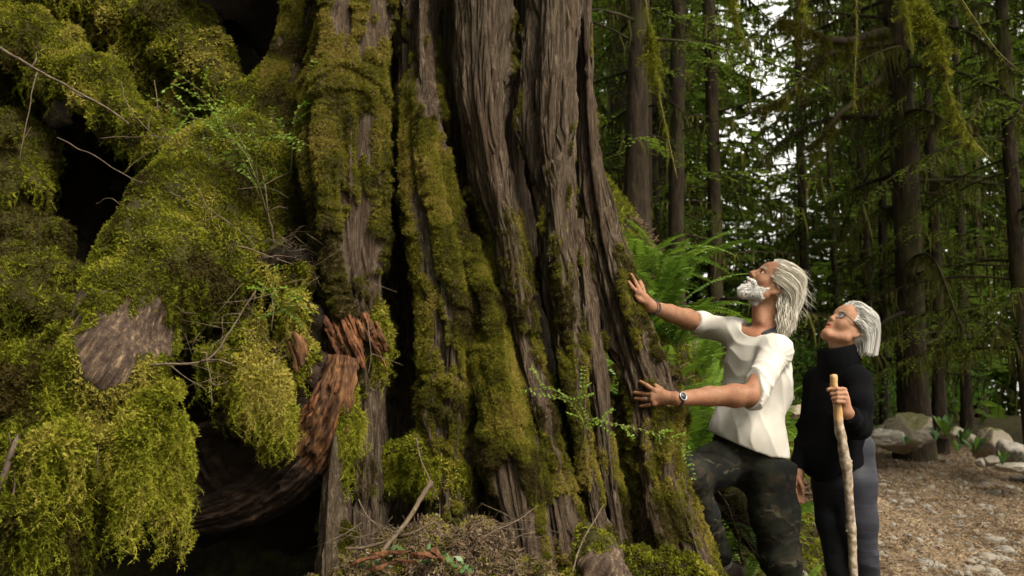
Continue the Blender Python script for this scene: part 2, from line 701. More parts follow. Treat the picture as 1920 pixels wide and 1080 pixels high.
def m_moss(name, stops, trans=0.3):
    t = NT(name)
    tint = t.attr('tint', 'INSTANCER')
    c = t.ramp(tint, stops)
    t.leaf(c, 0.8, trans, spec=0.12)
    return t.m

def m_mossbase(name, a, b, scale=6):
    t = NT(name)
    o = t.obj()
    c = t.ramp(t.noise(o, scale, 5, 0.6), [(0.3, a), (0.7, b)])
    b_ = t.bump(t.noise(o, 90, 4, 0.65), 0.9, 0.015)
    t.pr(c, 0.9, b_, 0.1)
    return t.m

def m_wood(name, stops, axis=(1, 1, 0.1), scale=40, rough=0.8, bump=0.012):
    t = NT(name)
    o = t.obj()
    st = t.mapping(o, axis)
    f = t.noise(st, scale, 6, 0.62, 0.6)
    c = t.ramp(f, stops)
    c = t.mix(t.ramp(t.noise(o, 14, 4), [(0.45, 0.0), (0.75, 0.5)]), c, stops[0][1])
    t.pr(c, rough, t.bump(f, 0.9, bump), 0.25)
    return t.m

def m_leafy(name, a, b, trans=0.35, rough=0.5, spec=0.3, scale=5.0):
    t = NT(name)
    f = t.noise(t.obj(), scale, 3)
    f = t.math('ADD', t.math('MULTIPLY', f, 0.8), t.math('MULTIPLY', t.math('SUBTRACT', t.rnd(), 0.5), 0.5))
    c = t.ramp(f, [(0.2, a), (0.6, b)])
    t.leaf(c, rough, trans, spec=spec)
    return t.m

def m_stone(name, a, b, moss=0.0):
    t = NT(name)
    o = t.obj()
    geo = t.new('ShaderNodeNewGeometry')
    f = t.noise(o, 6, 6, 0.65)
    c = t.ramp(f, [(0.25, a), (0.55, b), (0.8, tuple(min(1, x * 1.3) for x in b))])
    c = t.mix(t.ramp(t.noise(o, 60, 3), [(0.55, 0.0), (0.7, 0.5)]), c, (0.09, 0.085, 0.08))
    c = t.mix(t.math('MULTIPLY', t.math('SUBTRACT', t.rnd(), 0.25), 0.6, True), c, (0.26, 0.20, 0.135))
    if moss:
        up = t.new('ShaderNodeSeparateXYZ')
        t.set(up.inputs[0], geo.outputs['Normal'])
        k = t.math('ADD', t.math('MULTIPLY', up.outputs['Z'], moss), t.math('MULTIPLY', t.noise(o, 3.5, 4), 0.9))
        c = t.mix(t.ramp(k, [(0.72, 0.0), (0.86, 0.85)]), c, (0.10, 0.10, 0.025))
    b_ = t.bump(t.noise(o, 22, 7, 0.65), 0.6, 0.03)
    t.pr(c, 0.85, b_, 0.25)
    return t.m

M = {}
M['bark'] = m_bark()
M['flaky'] = m_flaky()
M['moss_trunk'] = m_moss('short_moss', [(0.0, (0.056, 0.042, 0.011)), (0.2, (0.080, 0.078, 0.009)), (0.42, (0.138, 0.134, 0.013)), (0.7, (0.215, 0.195, 0.022)), (1.0, (0.29, 0.23, 0.050))], 0.25)
M['moss_long'] = m_moss('feather_moss', [(0.0, (0.060, 0.045, 0.010)), (0.2, (0.090, 0.096, 0.008)), (0.45, (0.165, 0.178, 0.012)), (0.75, (0.270, 0.272, 0.022)), (1.0, (0.36, 0.31, 0.06))], 0.3)
M['moss_pale'] = m_moss('pale_moss', [(0.0, (0.11, 0.11, 0.025)), (0.5, (0.21, 0.20, 0.045)), (1.0, (0.34, 0.30, 0.10))], 0.3)
M['moss_base'] = m_mossbase('moss_mat', (0.022, 0.018, 0.006), (0.055, 0.048, 0.011), 11)
M['soil'] = m_mossbase('dark_soil', (0.008, 0.006, 0.004), (0.026, 0.018, 0.011), 9)  # humus, its colour deepened so the left gaps pass for shade
M['red_wood'] = m_wood('rotten_red_wood', [(0.28, (0.022, 0.009, 0.005)), (0.5, (0.120, 0.046, 0.019)), (0.72, (0.27, 0.118, 0.05))], (1, 1, 0.16), 55)
M['dark_wood'] = m_wood('rotten_dark_wood', [(0.28, (0.008, 0.004, 0.003)), (0.5, (0.026, 0.014, 0.008)), (0.76, (0.070, 0.040, 0.022))], (0.25, 1, 1), 30)  # brown rot, shadow put into its colour for the arch underside
M['arch_wood'] = m_wood('orange_brown_rot', [(0.32, (0.016, 0.007, 0.004)), (0.5, (0.090, 0.040, 0.016)), (0.7, (0.24, 0.115, 0.045))], (1, 1, 0.25), 36)
M['grey_wood'] = m_wood('weathered_wood', [(0.25, (0.055, 0.035, 0.030)), (0.55, (0.135, 0.095, 0.08)), (0.8, (0.32, 0.24, 0.16))], (0.6, 1, 0.18), 34)
M['twig'] = m_wood('twig_bark', [(0.2, (0.055, 0.036, 0.022)), (0.5, (0.12, 0.085, 0.055)), (0.8, (0.24, 0.19, 0.13))], (1, 1, 1), 30)
M['dead_twig'] = m_wood('mossy_dead_twig', [(0.2, (0.05, 0.045, 0.014)), (0.5, (0.12, 0.105, 0.035)), (0.8, (0.22, 0.18, 0.08))], (1, 1, 1), 30)
M['litter'] = m_moss('litter', [(0.0, (0.075, 0.047, 0.029)), (0.4, (0.18, 0.122, 0.074)), (0.75, (0.30, 0.22, 0.135)), (1.0, (0.44, 0.35, 0.23))], 0.05)
M['fern'] = m_leafy('fern_green', (0.060, 0.120, 0.012), (0.155, 0.255, 0.024), 0.4, 0.45, 0.35)
M['berry_leaf'] = m_leafy('huckleberry_leaf', (0.085, 0.16, 0.012), (0.19, 0.30, 0.025), 0.45, 0.5, 0.3)
M['salal'] = m_leafy('small_leaf', (0.04, 0.10, 0.035), (0.10, 0.19, 0.06), 0.3, 0.4, 0.4)
M['stone'] = m_stone('grey_stone', (0.14, 0.13, 0.115), (0.31, 0.285, 0.245))
M['boulder'] = m_stone('mossy_boulder', (0.13, 0.11, 0.085), (0.30, 0.255, 0.195), 0.55)

# ------------------------------------------------------------------ the ground
def ground_z(x, y):
    x, y = np.asarray(x, float), np.asarray(y, float)
    z = 0.073 * np.clip(y - 4.5, 0, 7.5) + 0.03 * np.clip(y - 12, 0, 8)
    z = z - 0.09 * np.clip(y - 17, 0, 14)
    z = z + 0.62 * sstep(1.55, 0.55, x) * sstep(1.4, 2.8, y) * sstep(-7, -3, x) - 0.35 * sstep(-0.35, -0.9, x) * sstep(4.6, 4.2, y)
    z = z + 1.55 * sstep(3.4, 0.6, x) * sstep(4.7, 8.5, y)
    z = z + 0.7 * sstep(1.75, 0.8, x) * sstep(4.9, 5.8, y)
    z = z + 2.6 * sstep(0.3, -2.2, x) * sstep(4.6, 8.5, y)
    z = z + 1.5 * sstep(1.0, -4, x) * sstep(8, 20, y)
    return z

def path_mask(x, y):
    left = np.interp(y, [0, 4.2, 5.2, 7, 9, 12, 16], [1.15, 1.25, 1.7, 2.15, 2.6, 3.3, 4.5])
    far = sstep(13.0, 11.2, y + 0.35 * (x - 4.5))
    return sstep(-0.25, 0.35, x - left) * far

def ground_h(X, Y):
    """the ground with its small relief"""
    X, Y = np.asarray(X, float), np.asarray(Y, float)
    P = np.stack([X, Y, np.zeros_like(X)], -1)
    near = np.exp(-((X - 2) ** 2 + (Y - 6) ** 2) / 120)
    pm = path_mask(X, Y)
    return ground_z(X, Y) + near * (0.05 * fbm(P * 1.3, 4, 3) + (0.018 + 0.03 * (1 - pm)) * fbm(P * 7, 3, 5)) + 0.02 * near * ridged(P * 3, 2, 8)

def build_ground():
    def axis(lo, hi, mid, n, k):
        t = np.linspace(-1, 1, n)
        s = np.sinh(t * k) / np.sinh(k)
        return np.where(s < 0, mid + s * (mid - lo), mid + s * (hi - mid))
    xs = axis(-70, 80, 2.2, 280, 5.2)
    ys = axis(-20, 130, 6.5, 280, 5.0)
    X, Y = np.meshgrid(xs, ys)
    Z = ground_h(X, Y)
    pm = path_mask(X, Y)
    V = np.stack([X, Y, Z], -1).reshape(-1, 3)
    t = NT('forest_floor')
    o = t.obj()
    f = t.noise(o, 2.2, 6, 0.62)
    g = t.noise(o, 26, 6, 0.7)
    pc = t.ramp(g, [(0.22, (0.10, 0.066, 0.042)), (0.45, (0.23, 0.158, 0.098)), (0.62, (0.33, 0.245, 0.16)), (0.8, (0.45, 0.37, 0.26))])
    pc = t.mix(t.ramp(f, [(0.4, 0.0), (0.66, 0.6)]), pc, (0.24, 0.175, 0.105))
    pc = t.mix(t.ramp(t.noise(o, 70, 4), [(0.56, 0.0), (0.68, 0.75)]), pc, (0.34, 0.31, 0.26))
    fc = t.ramp(t.noise(o, 9, 6, 0.65), [(0.3, (0.014, 0.010, 0.006)), (0.5, (0.045, 0.034, 0.016)), (0.62, (0.055, 0.058, 0.014)), (0.8, (0.085, 0.088, 0.02))])
    k = t.math('ADD', t.attr('path'), t.math('MULTIPLY', t.math('SUBTRACT', t.noise(o, 4, 4), 0.5), 0.7))
    col = t.mix(t.ramp(k, [(0.35, 0.0), (0.6, 1.0)]), fc, pc)
    h = t.math('ADD', g, t.math('MULTIPLY', t.noise(o, 90, 4), 0.6))
    t.pr(col, 0.9, t.bump(h, 1.0, 0.035), 0.15)
    g_ = add('ground', V, grid_faces(len(xs), len(ys)), t.m, attrs={'path': pm.ravel()})
    return tag(g_, kind='structure')
GROUND = build_ground()

def build_water():
    t = NT('lake_water')
    n = t.bump(t.noise(t.mapping(t.obj(), (1, 3, 1)), 1.6, 4), 0.25, 0.1)
    t.pr((0.05, 0.07, 0.06), 0.12, n, 0.5)
    V = [(8, 24, -0.06), (300, 24, -0.06), (300, 420, -0.06), (8, 420, -0.06)]
    w = add('water', V, np.array([[0, 1, 2, 3]]), t.m)
    return tag(w, kind='structure')
build_water()

# ------------------------------------------------------------------ moss prototypes
def blade(mb, p, d, w, l, side):
    s = unit(np.cross(d, side)) * w
    mb.put([p - s, p + s, p + d * l], [[0, 1, 2]])

def proto_short(seed):
    r = np.random.default_rng(seed)
    mb = MB()
    for _ in range(11):
        b = np.append(r.normal(0, 0.006, 2), -0.003)
        d = unit(np.append(r.normal(0, 0.45, 2), 1.0))
        L = r.uniform(0.008, 0.016)
        blade(mb, b, d, 0.0014, L, r.normal(0, 1, 3))
        for q in (0.35, 0.6, 0.85):
            e = unit(d * 0.8 + r.normal(0, 0.7, 3))
            blade(mb, b + d * L * q, e, 0.0016, r.uniform(0.004, 0.007), r.normal(0, 1, 3))
    V, F = mb.get()
    return V, F

def proto_feather(seed, n=3, L0=0.05):
    r = np.random.default_rng(seed)
    mb = MB()
    for _ in range(n):
        L = L0 * r.uniform(0.6, 1.1)
        az = r.uniform(0, 6.28)
        out = A(math.cos(az), math.sin(az), 0)
        lean = r.uniform(0.1, 0.75)
        s = np.linspace(0, 1, 9)[:, None]
        P = A(0, 0, 0) + L * (s * (A(0, 0, 1) * (1 - lean * s) + out * lean * (0.5 + 0.7 * s))) + r.normal(0, 0.006, 3) * A(1, 1, 0)
        T = unit(np.gradient(P, axis=0))
        S = unit(np.cross(T, r.normal(0, 1, 3)))
        for i in range(8):
            blade(mb, P[i], unit(P[i + 1] - P[i]), 0.0016, np.linalg.norm(P[i + 1] - P[i]) * 1.2, np.cross(T[i], S[i]))
            w = L * 0.26 * (1 - 0.65 * s[i, 0]) * r.uniform(0.7, 1.2)
            for sg in (-1, 1):
                d = unit(S[i] * sg + T[i] * 0.55 + r.normal(0, 0.22, 3))
                blade(mb, P[i], d, 0.0021, w, np.cross(S[i], T[i]) + r.normal(0, .3, 3))
    return mb.get()

def proto_strand(seed, L=0.14):
    r = np.random.default_rng(seed)
    mb = MB()
    n = 18
    s = np.linspace(0, 1, n)[:, None]
    P = s * A(0, 0, -L) + 0.022 * np.sin(s * r.uniform(2, 9) + r.uniform(0, 6, 3)) * A(1, 1, 0) * s
    for i in range(n - 1):
        e = P[i + 1] - P[i]
        l = np.linalg.norm(e)
        blade(mb, P[i], e / l, 0.0016, l * 1.3, r.normal(0, 1, 3))
        for _ in range(5):
            d = unit(r.normal(0, 1, 3) * A(1, 1, .7) + A(0, 0, -0.35))
            blade(mb, P[i] + r.normal(0, .004, 3), d, 0.0014, r.uniform(0.006, 0.024) * (1.15 - 0.7 * s[i, 0]), r.normal(0, 1, 3))
    return mb.get()

C_SHORT = proto_collection('moss_tuft', [proto_short(s) for s in range(5)], M['moss_trunk'])
C_FEATH = proto_collection('moss_frond', [proto_feather(20 + s) for s in range(6)], M['moss_long'])
C_STRAND = proto_collection('moss_strand', [proto_strand(40 + s) for s in range(5)], M['moss_long'])
C_PALE = proto_collection('pale_moss_frond', [proto_feather(60 + s, 3, 0.04) for s in range(4)], M['moss_pale'])

def tint_at(P, rng, f=3.5, bias=0.0, amt=0.5):
    return np.clip(0.45 + bias + amt * 1.5 * fbm(P * f, 3, 91) + 0.35 * noise(P * 17, 92) + rng.normal(0, 0.15, len(P)), 0, 1)

# ------------------------------------------------------------------ the giant cedar: fused bark columns round a core
cedar = thing('giant_cedar', (-0.2, 4.5, 0.6), 'giant old cedar with fluted reddish bark, mossy buttresses and flared base', 'tree')
COLUMNS = {
 'A': [(-700, 555, 640, 4.62, .2), (0, 535, 622, 4.50, .8), (80, 520, 612, 4.45, .8), (160, 482, 602, 4.36, .85), (230, 452, 592, 4.30, .9), (320, 425, 600, 4.25, .9), (450, 435, 620, 4.25, .8), (600, 470, 640, 4.25, .5)],
 'B': [(-700, 600, 760, 4.25, .2), (0, 590, 745, 4.15, .6), (150, 568, 735, 4.06, .75), (300, 552, 728, 4.02, .72), (450, 577, 728, 3.99, .7), (560, 602, 728, 3.97, .65), (650, 645, 735, 3.96, .5), (800, 640, 742, 3.92, .14), (950, 625, 742, 3.88, .1), (1120, 600, 745, 3.84, .15)],
 'C': [(-700, 720, 850, 4.44, 0), (0, 735, 838, 4.36, .15), (200, 735, 842, 4.36, .35), (400, 725, 810, 4.42, .25), (600, 715, 815, 4.5, .1), (850, 720, 825, 4.5, 0), (1120, 700, 830, 4.45, 0)],
 'D': [(-60, 770, 826, 4.34, .2), (60, 765, 828, 4.27, .3), (200, 758, 838, 4.12, .5), (320, 752, 850, 4.02, .72), (430, 770, 880, 3.97, .75), (540, 783, 905, 3.92, .7), (650, 790, 915, 3.90, .75), (760, 792, 905, 3.88, .8), (830, 785, 900, 3.86, .75), (900, 800, 900, 3.86, .35), (1000, 815, 920, 3.82, .25), (1120, 830, 960, 3.76, .3)],
 'D2': [(450, 850, 895, 4.05, .7), (560, 868, 944, 3.94, .85), (650, 880, 972, 3.88, .85), (760, 890, 1003, 3.80, .9), (850, 895, 1025, 3.75, .85), (930, 905, 1035, 3.72, .45), (1010, 930, 1040, 3.67, .25), (1120, 935, 1060, 3.62, .3)],
 'E': [(-700, 822, 985, 4.20, 0), (0, 833, 978, 4.08, 0), (150, 838, 966, 4.03, 0), (220, 850, 958, 4.01, 0), (300, 868, 970, 4.01, 0), (380, 882, 976, 3.98, .1), (450, 912, 988, 3.95, .65), (540, 922, 1002, 3.92, .8), (640, 930, 1012, 3.94, .6), (760, 960, 1048, 3.92, .6), (900, 990, 1083, 3.89, .65), (1000, 1010, 1098, 3.85, .6), (1120, 1020, 1120, 3.8, .4)],
 'F': [(-700, 968, 1105, 4.28, 0), (0, 976, 1098, 4.17, 0), (150, 975, 1085, 4.11, 0), (240, 978, 1076, 4.09, 0), (350, 982, 1074, 4.08, .05), (450, 990, 1078, 4.06, .15), (560, 1000, 1085, 4.04, .25), (650, 1020, 1090, 4.04, .3), (780, 1045, 1108, 4.03, .45), (900, 1065, 1132, 4.0, .55), (1000, 1080, 1150, 3.96, .55), (1120, 1090, 1190, 3.9, .4)],
 'H': [(420, 1055, 1095, 4.25, .05), (500, 1060, 1112, 4.18, .1), (600, 1065, 1125, 4.14, .25), (720, 1080, 1145, 4.12, .35), (850, 1105, 1152, 4.1, .45), (1000, 1130, 1178, 4.08, .4), (1120, 1140, 1205, 4.0, .4)],
 'G': [(-700, 1050, 1122, 4.45, 0), (0, 1060, 1122, 4.42, 0), (150, 1062, 1125, 4.4, 0), (230, 1068, 1129, 4.37, 0), (320, 1068, 1143, 4.34, 0), (420, 1074, 1163, 4.31, .05), (520, 1090, 1191, 4.28, .15), (620, 1115, 1222, 4.25, .35), (720, 1145, 1262, 4.21, .5), (790, 1158, 1288, 4.17, .6), (860, 1164, 1274, 4.14, .6), (920, 1168, 1290, 4.11, .55), (1000, 1182, 1330, 4.07, .5), (1090, 1197, 1366, 4.02, .5), (1200, 1205, 1400, 3.97, .4)],
 'S': [(730, 634, 672, 3.88, .4), (800, 618, 672, 3.82, .3), (860, 604, 664, 3.76, .2), (930, 590, 668, 3.72, .12), (1000, 592, 658, 3.68, .3), (1060, 582, 670, 3.65, .4), (1130, 560, 690, 3.62, .4)],
}
SURF = []                      # all trunk surface points, to rest hands and moss on
TRUNK_SAMPLES = []
GRID = {}

def column(key, rows, idx):
    rows = np.array(rows, float)
    p0, p1 = rows[0, 0], rows[-1, 0]
    py = np.linspace(max(p0, -40), p1, int((p1 - max(p0, -40)) / 3.3))
    if p0 < -40:
        py = np.concatenate([np.linspace(p0, -44, 40), py])
    from_rows = [np.interp(py, rows[:, 0], rows[:, c]) for c in range(1, 5)]
    ker = np.ones(31) / 31
    sm = lambda v: np.convolve(np.pad(v, 15, mode='reflect', reflect_type='odd'), ker, 'valid')
    xl, xr, Y, ms = [sm(v) for v in from_rows]
    C = at((xl + xr) / 2, py, Y)
    w = (xr - xl) / 2 / F_PX * Y
    d = np.maximum(w * 0.95, 0.15) + 0.04
    na = 122
    a0, a1 = -math.pi - 0.7, 0.7
    t = np.linspace(0, 1, na)
    a = a0 + (a1 - a0) * t
    ca, sa = np.cos(a)[None], np.sin(a)[None]
    lx, ly = w[:, None] * ca, d[:, None] * sa
    z = C[:, 2][:, None] + 0 * lx
    nx, ny = d[:, None] * ca, w[:, None] * sa
    nl = np.sqrt(nx * nx + ny * ny)
    nx, ny = nx / nl, ny / nl
    off = idx * 7.3
    L = np.stack([lx + off, ly, z], -1)
    warp = 0.035 * fbm(L * A(3, 3, 2.6), 3, 11 + idx) + 0.05 * noise(L * A(1, 1, 1.1), 12 + idx)
    Lw = L + warp[..., None] * A(1, 1, 0)
    big = -ridged(Lw * A(9, 9, 0.5), 1, 21 + idx)
    mid = -ridged(Lw * A(26, 26, 1.3), 2, 31 + idx)
    fin = -ridged(Lw * A(62, 62, 2.4), 3, 41 + idx)
    flake = noise(Lw * A(60, 60, 14), 51 + idx)
    msk = ms[:, None] + 0.62 * fbm(L * A(6, 6, 2.2), 3, 61) + 0.5 * noise(L * A(19, 19, 6), 63) + 0.22 * noise(L * A(44, 44, 18), 64) + 0.15 * big + 0.10 * mid
    m = sstep(0.36, 0.54, msk)
    s1 = z * 30 + 3.2 * fbm(L * 7, 3, 71) + 1.5 * noise(L * A(24, 24, 6), 72)
    s2 = z * 8.5 + 2.2 * fbm(L * 4, 3, 73)
    saw = lambda s: 1 - (s - np.floor(s))
    led = 0.012 * saw(s1) * sstep(-0.6, 0.3, noise(L * 16, 74)) + 0.026 * saw(s2) * sstep(-0.3, 0.5, noise(L * 5.5, 75))
    disp = 0.030 * big + 0.019 * mid * (1 - 0.35 * m) + 0.0115 * fin * (1 - 0.7 * m) + 0.003 * flake * (1 - m)
    disp = disp + m * (0.007 + led + 0.007 * fbm(L * 26, 3, 76))
    disp = disp - 0.012
    X = C[:, 0][:, None] + lx + nx * disp
    Yy = C[:, 1][:, None] + ly + ny * disp
    Zz = z + 0.006 * m * noise(L * 20, 77)
    V = np.stack([X, Yy, Zz], -1).reshape(-1, 3)
    F = grid_faces(na, len(py))[:, ::-1]
    # rows run downward, so keep the outward side out
    n = vnormals(V, F)
    cen = np.repeat(C, na, 0)
    if ((V - cen) * n * A(1, 1, 0)).sum() < 0:
        F = F[:, ::-1]
    mm = m.ravel()
    mat = M['bark']
    add('bark_column', V, F, mat, cedar, attrs={'moss': mm})
    vis = np.repeat(py, na) > -45
    GRID[key] = (V.reshape(len(py), na, 3), py, mm.reshape(len(py), na))
    SURF.append(V[vis])
    TRUNK_SAMPLES.append((V, F, mm))

for i, (k, r) in enumerate(COLUMNS.items()):
    column(k, r, i)
SURF = np.concatenate(SURF)
SURF_PX = np.stack(px_of(SURF), -1)

def surf_y(px, py, r=7):
    """depth of the cedar's front surface at a pixel"""
    q = (np.abs(SURF_PX - A(px, py)) < r).all(1)
    return float(np.percentile(SURF[q, 1], 12)) if q.any() else None

def build_core():
    zs = np.concatenate([np.linspace(0.2, 4.5, 60), np.linspace(4.8, 16, 30)])
    a = np.linspace(0, 2 * np.pi, 120, endpoint=False)
    rx = np.interp(zs, [0.2, 1.0, 2.0, 3.0, 6, 16], [0.72, 0.60, 0.54, 0.54, 0.60, 0.42])
    ry = np.interp(zs, [0.2, 1.0, 2.0, 3.0, 6, 16], [0.72, 0.60, 0.52, 0.50, 0.55, 0.40])
    cx = np.interp(zs, [0.2, 1.0, 2.0, 3.0, 16], [-0.16, -0.18, -0.26, -0.30, -0.33])
    P = np.stack([cx[:, None] + rx[:, None] * np.cos(a), 4.88 + ry[:, None] * np.sin(a), zs[:, None] + 0 * a], -1)
    dsp = 0.05 * ridged(P * A(6, 6, 0.4), 3, 5) + 0.02 * ridged(P * A(20, 20, 1), 2, 6)
    P = P + dsp[..., None] * np.stack([np.cos(a), np.sin(a), 0 * a], -1)
    V = P.reshape(-1, 3)
    add('trunk', V, grid_faces(120, len(zs), True), M['bark'], cedar, attrs={'moss': np.zeros(len(V))})
build_core()

def moss_on_trunk():
    r = np.random.default_rng(5)
    PP, NN, TT = [], [], []
    for V, F, m in TRUNK_SAMPLES:
        P, N, mm = sample_surface(V, F, 75000, r, m)
        px, py = px_of(P)
        ok = (mm > 0.45 + 0.25 * r.random(len(P))) & (py > -60) & (N[:, 1] < 0.35)
        PP.append(P[ok]); NN.append(N[ok])
    P, N = np.concatenate(PP), np.concatenate(NN)
    D = unit(N * 1.0 + r.normal(0, 0.35, P.shape) + A(0, 0, -0.35))
    rot = euler_from_axes(D, r.uniform(0, 6.28, len(P)))
    tn = np.clip(tint_at(P, r, 5.0, -0.02, 0.9), 0, 1)
    scatter('trunk_moss', P + N * 0.001, rot, r.uniform(0.4, 0.8, len(P)), C_SHORT, cedar, tn, r)
    return len(P)
moss_on_trunk()

def bark_strips():
    """long fibrous strips standing proud of the bare bark"""
    r = np.random.default_rng(19)
    plan = {'E': 62, 'F': 58, 'G': 56, 'C': 24, 'B': 22, 'H': 16, 'D': 14}
    for key, cnt in plan.items():
        G, py, mm = GRID[key]
        nr, na = G.shape[:2]
        done = tries = 0
        while done < cnt and tries < cnt * 8:
            tries += 1
            i0 = r.integers(30, nr - 60)
            n = int(r.uniform(50, 210))
            i1 = min(i0 + n, nr - 4)
            j0 = r.uniform(0.2 * na, 0.8 * na)
            if py[i0] > 760 or mm[i0:i1, int(j0)].mean() > .35:
                continue
            rows = np.linspace(i0, i1, max(10, (i1 - i0) // 5)).astype(int)
            s = np.linspace(0, 1, len(rows))
            jj = np.clip(j0 + r.normal(0, 3) * s + 1.6 * np.sin(s * r.uniform(2, 6) + r.uniform(0, 6)), 4, na - 5)
            ja = jj.astype(int)
            P = G[rows, ja] * (1 - (jj - ja))[:, None] + G[rows, ja + 1] * (jj - ja)[:, None]
            side = unit(G[rows, ja + 3] - G[rows, ja - 3])
            up = unit(np.gradient(P, axis=0))
            N = unit(np.cross(side, up))
            N = np.where(N[:, 1:2] > 0, -N, N)
            w = r.uniform(.004, .013) * np.interp(s, [0, .12, .8, 1], [.25, 1, .9, .15]) * (1 + .25 * noise(np.stack([s * 9, s * 0, s * 0 + done], -1), 5))
            t = r.uniform(.004, .011) * np.interp(s, [0, .1, .85, 1], [.3, 1, .9, r.choice([.2, 1.6])])
            sec = []
            for a_, b_ in ((-1.0, -.9), (-.85, .8), (-.2, 1.0), (.6, .75), (1.0, -.9)):
                sec.append(P + side * (w * a_)[:, None] + N * (t * b_ + .002 * noise(P * 90 + a_, 6))[:, None])
            V = np.stack(sec, 1).reshape(-1, 3)
            add('bark_strip', V, grid_faces(5, len(rows)), M['bark'], cedar, attrs={'moss': np.zeros(len(V))}, smooth=True)
            done += 1
bark_strips()

# ------------------------------------------------------------------ the mossy roots, logs and mounds left of the cedar
def pe(px, py, Y, r):
    """a point and a radius given as the photograph shows them"""
    return at(px, py, Y), r / F_PX * Y

def pchain(rows, k=0.05):
    q = [pe(*r) for r in rows]
    return chain([p for p, _ in q], [r for _, r in q], k)

def pball(px, py, Y, r, sq=(1, 1, 1), k=0.08):
    c, rr = pe(px, py, Y, r)
    return ell(c, np.array(sq, float) * rr, None, k)

def m_root():
    t = NT('root_wood')
    o = t.obj()
    f = t.noise(t.mapping(o, (1, 1, 14), (0, math.radians(32), 0), (0, 0, 0), 'TEXTURE'), 62, 8, 0.7, 0.15)
    c = t.ramp(f, [(0.3, (0.020, 0.013, 0.010)), (0.47, (0.060, 0.039, 0.028)), (0.57, (0.10, 0.068, 0.046)), (0.68, (0.30, 0.21, 0.12))])
    mk = t.ramp(t.attr('moss'), [(0.4, 0.0), (0.6, 1.0)])
    mc = t.ramp(t.noise(o, 11, 4), [(0.3, (0.022, 0.018, 0.006)), (0.7, (0.055, 0.048, 0.011))])
    t.pr(t.mix(mk, c, mc), 0.85, t.bump(t.math('ADD', f, t.math('MULTIPLY', t.noise(o, 80, 4), 0.5)), 0.8, 0.012), 0.2)
    return t.m
M['root'] = m_root()

def lumpy(amp, f, seed, amp2=0.018):
    def post(P, d):
        return d - amp * 2.2 * fbm(P * f, 2, seed) - amp2 * 2.2 * fbm(P * A(16, 16, 11), 2, seed + 5) + 0.35 * amp
    return post

def moss_coat(parent, V, F, mask, n, seed, scale=(0.7, 1.3), coll=C_FEATH, droop=0.75, bias=0.0, strands=0, slen=(0.6, 1.8), name='moss', f_t=3.5):
    """fronds over a surface, and strands hanging from its lower edges"""
    r = np.random.default_rng(seed)
    P, N, m = sample_surface(V, F, n, r, mask)
    px, py = px_of(P)
    vis = (N[:, 1] < 0.45) & (px > -420) & (py > -120) & (py < 1150)
    ok = (m > 0.3 + 0.4 * r.random(len(P))) & vis
    p, nn = P[ok], N[ok]
    sw = np.stack([noise(p * 15, 81), noise(p * 15, 82), noise(p * 15, 83)], 1)
    D = unit(nn + A(0, 0, -droop) * (0.4 + r.random((len(p), 1))) + r.normal(0, 0.38, p.shape) + 1.0 * sw)
    o = scatter(name, p - nn * 0.006, euler_from_axes(D, r.uniform(0, 6.28, len(p))), r.uniform(*scale, len(p)), coll, parent, tint_at(p, r, f_t, bias, 0.65), r)
    if strands:
        P, N, m = sample_surface(V, F, strands * 6, r, mask)
        px, py = px_of(P)
        ok = (m > 0.5) & (N[:, 1] < 0.3) & (N[:, 2] < 0.1) & (px > -120) & (py < 1150)
        k = np.nonzero(ok)[0][:strands]
        p, nn = P[k], N[k]
        ti = r.normal(0, 0.12, (len(p), 2))
        rot = np.stack([ti[:, 0], ti[:, 1], r.uniform(0, 6.28, len(p))], 1)
        s = r.uniform(*slen, len(p))
        sc_ = np.stack([np.clip(s, .8, 1.25), np.clip(s, .8, 1.25), s], 1)
        scatter('hanging_' + name, p + nn * 0.012, rot, sc_, C_STRAND, parent, np.clip(tint_at(p, r, f_t, bias + 0.12, 0.5), 0, 1), r)
    return o

# the cedar's great root running down to the left, its end worn bare
def great_root():
    pr = pchain([(560, 110, 4.55, 50), (500, 225, 4.32, 72), (430, 315, 4.12, 92), (360, 410, 3.95, 108), (295, 510, 3.78, 108), (235, 600, 3.64, 92), (205, 690, 3.56, 78), (190, 790, 3.52, 60)], 0.08)
    pr += [pball(440, 450, 3.98, 95), pball(470, 330, 4.12, 90), pball(390, 540, 3.86, 75)]
    V, F = sdf_mesh(pr, 0.012, lumpy(0.016, 5, 3, 0.009), margin=.06)
    px, py = px_of(V)
    e = ((px - 225) / 88) ** 2 + ((py - 628 + (px - 225) * .12) / 84) ** 2
    e2 = ((px - 95 - (620 - py) * 0.75) / 22) ** 2 + ((py - 590) / 60) ** 2
    mask = sstep(0.75, 1.15, np.minimum(e, e2) + 1.3 * fbm(V * 7, 2, 8) + .22 * noise(V * 30, 4))
    add('root', V, F, M['root'], cedar, attrs={'moss': mask})
    moss_coat(cedar, V, F, mask, 70000, 31, (0.32, .72), droop=0.35, bias=0.10, strands=160, slen=(.3, .7), name='root_moss')
great_root()

# mossy logs and mounds
def mound(name, label, prims, vox, seed, n, mat='moss_base', cat='mound', bias=0.0, strands=0, amp=0.035, f=4.5, scale=(0.6, 1.25), slen=(.6, 1.6), maskf=None, droop=.75):
    base = np.mean([(p.c if p.kind == 'ell' else p.a) for p in prims], 0)
    t = thing(name, base, label, cat)
    V, F = sdf_mesh(prims, vox, lumpy(amp, f, seed), margin=0.07)
    mask = np.ones(len(V)) if maskf is None else maskf(V)
    add('core', V, F, M[mat], t, attrs={'moss': mask})
    if n:
        moss_coat(t, V, F, mask, n, seed + 100, scale, bias=bias, strands=strands, slen=slen, droop=droop)
    return t

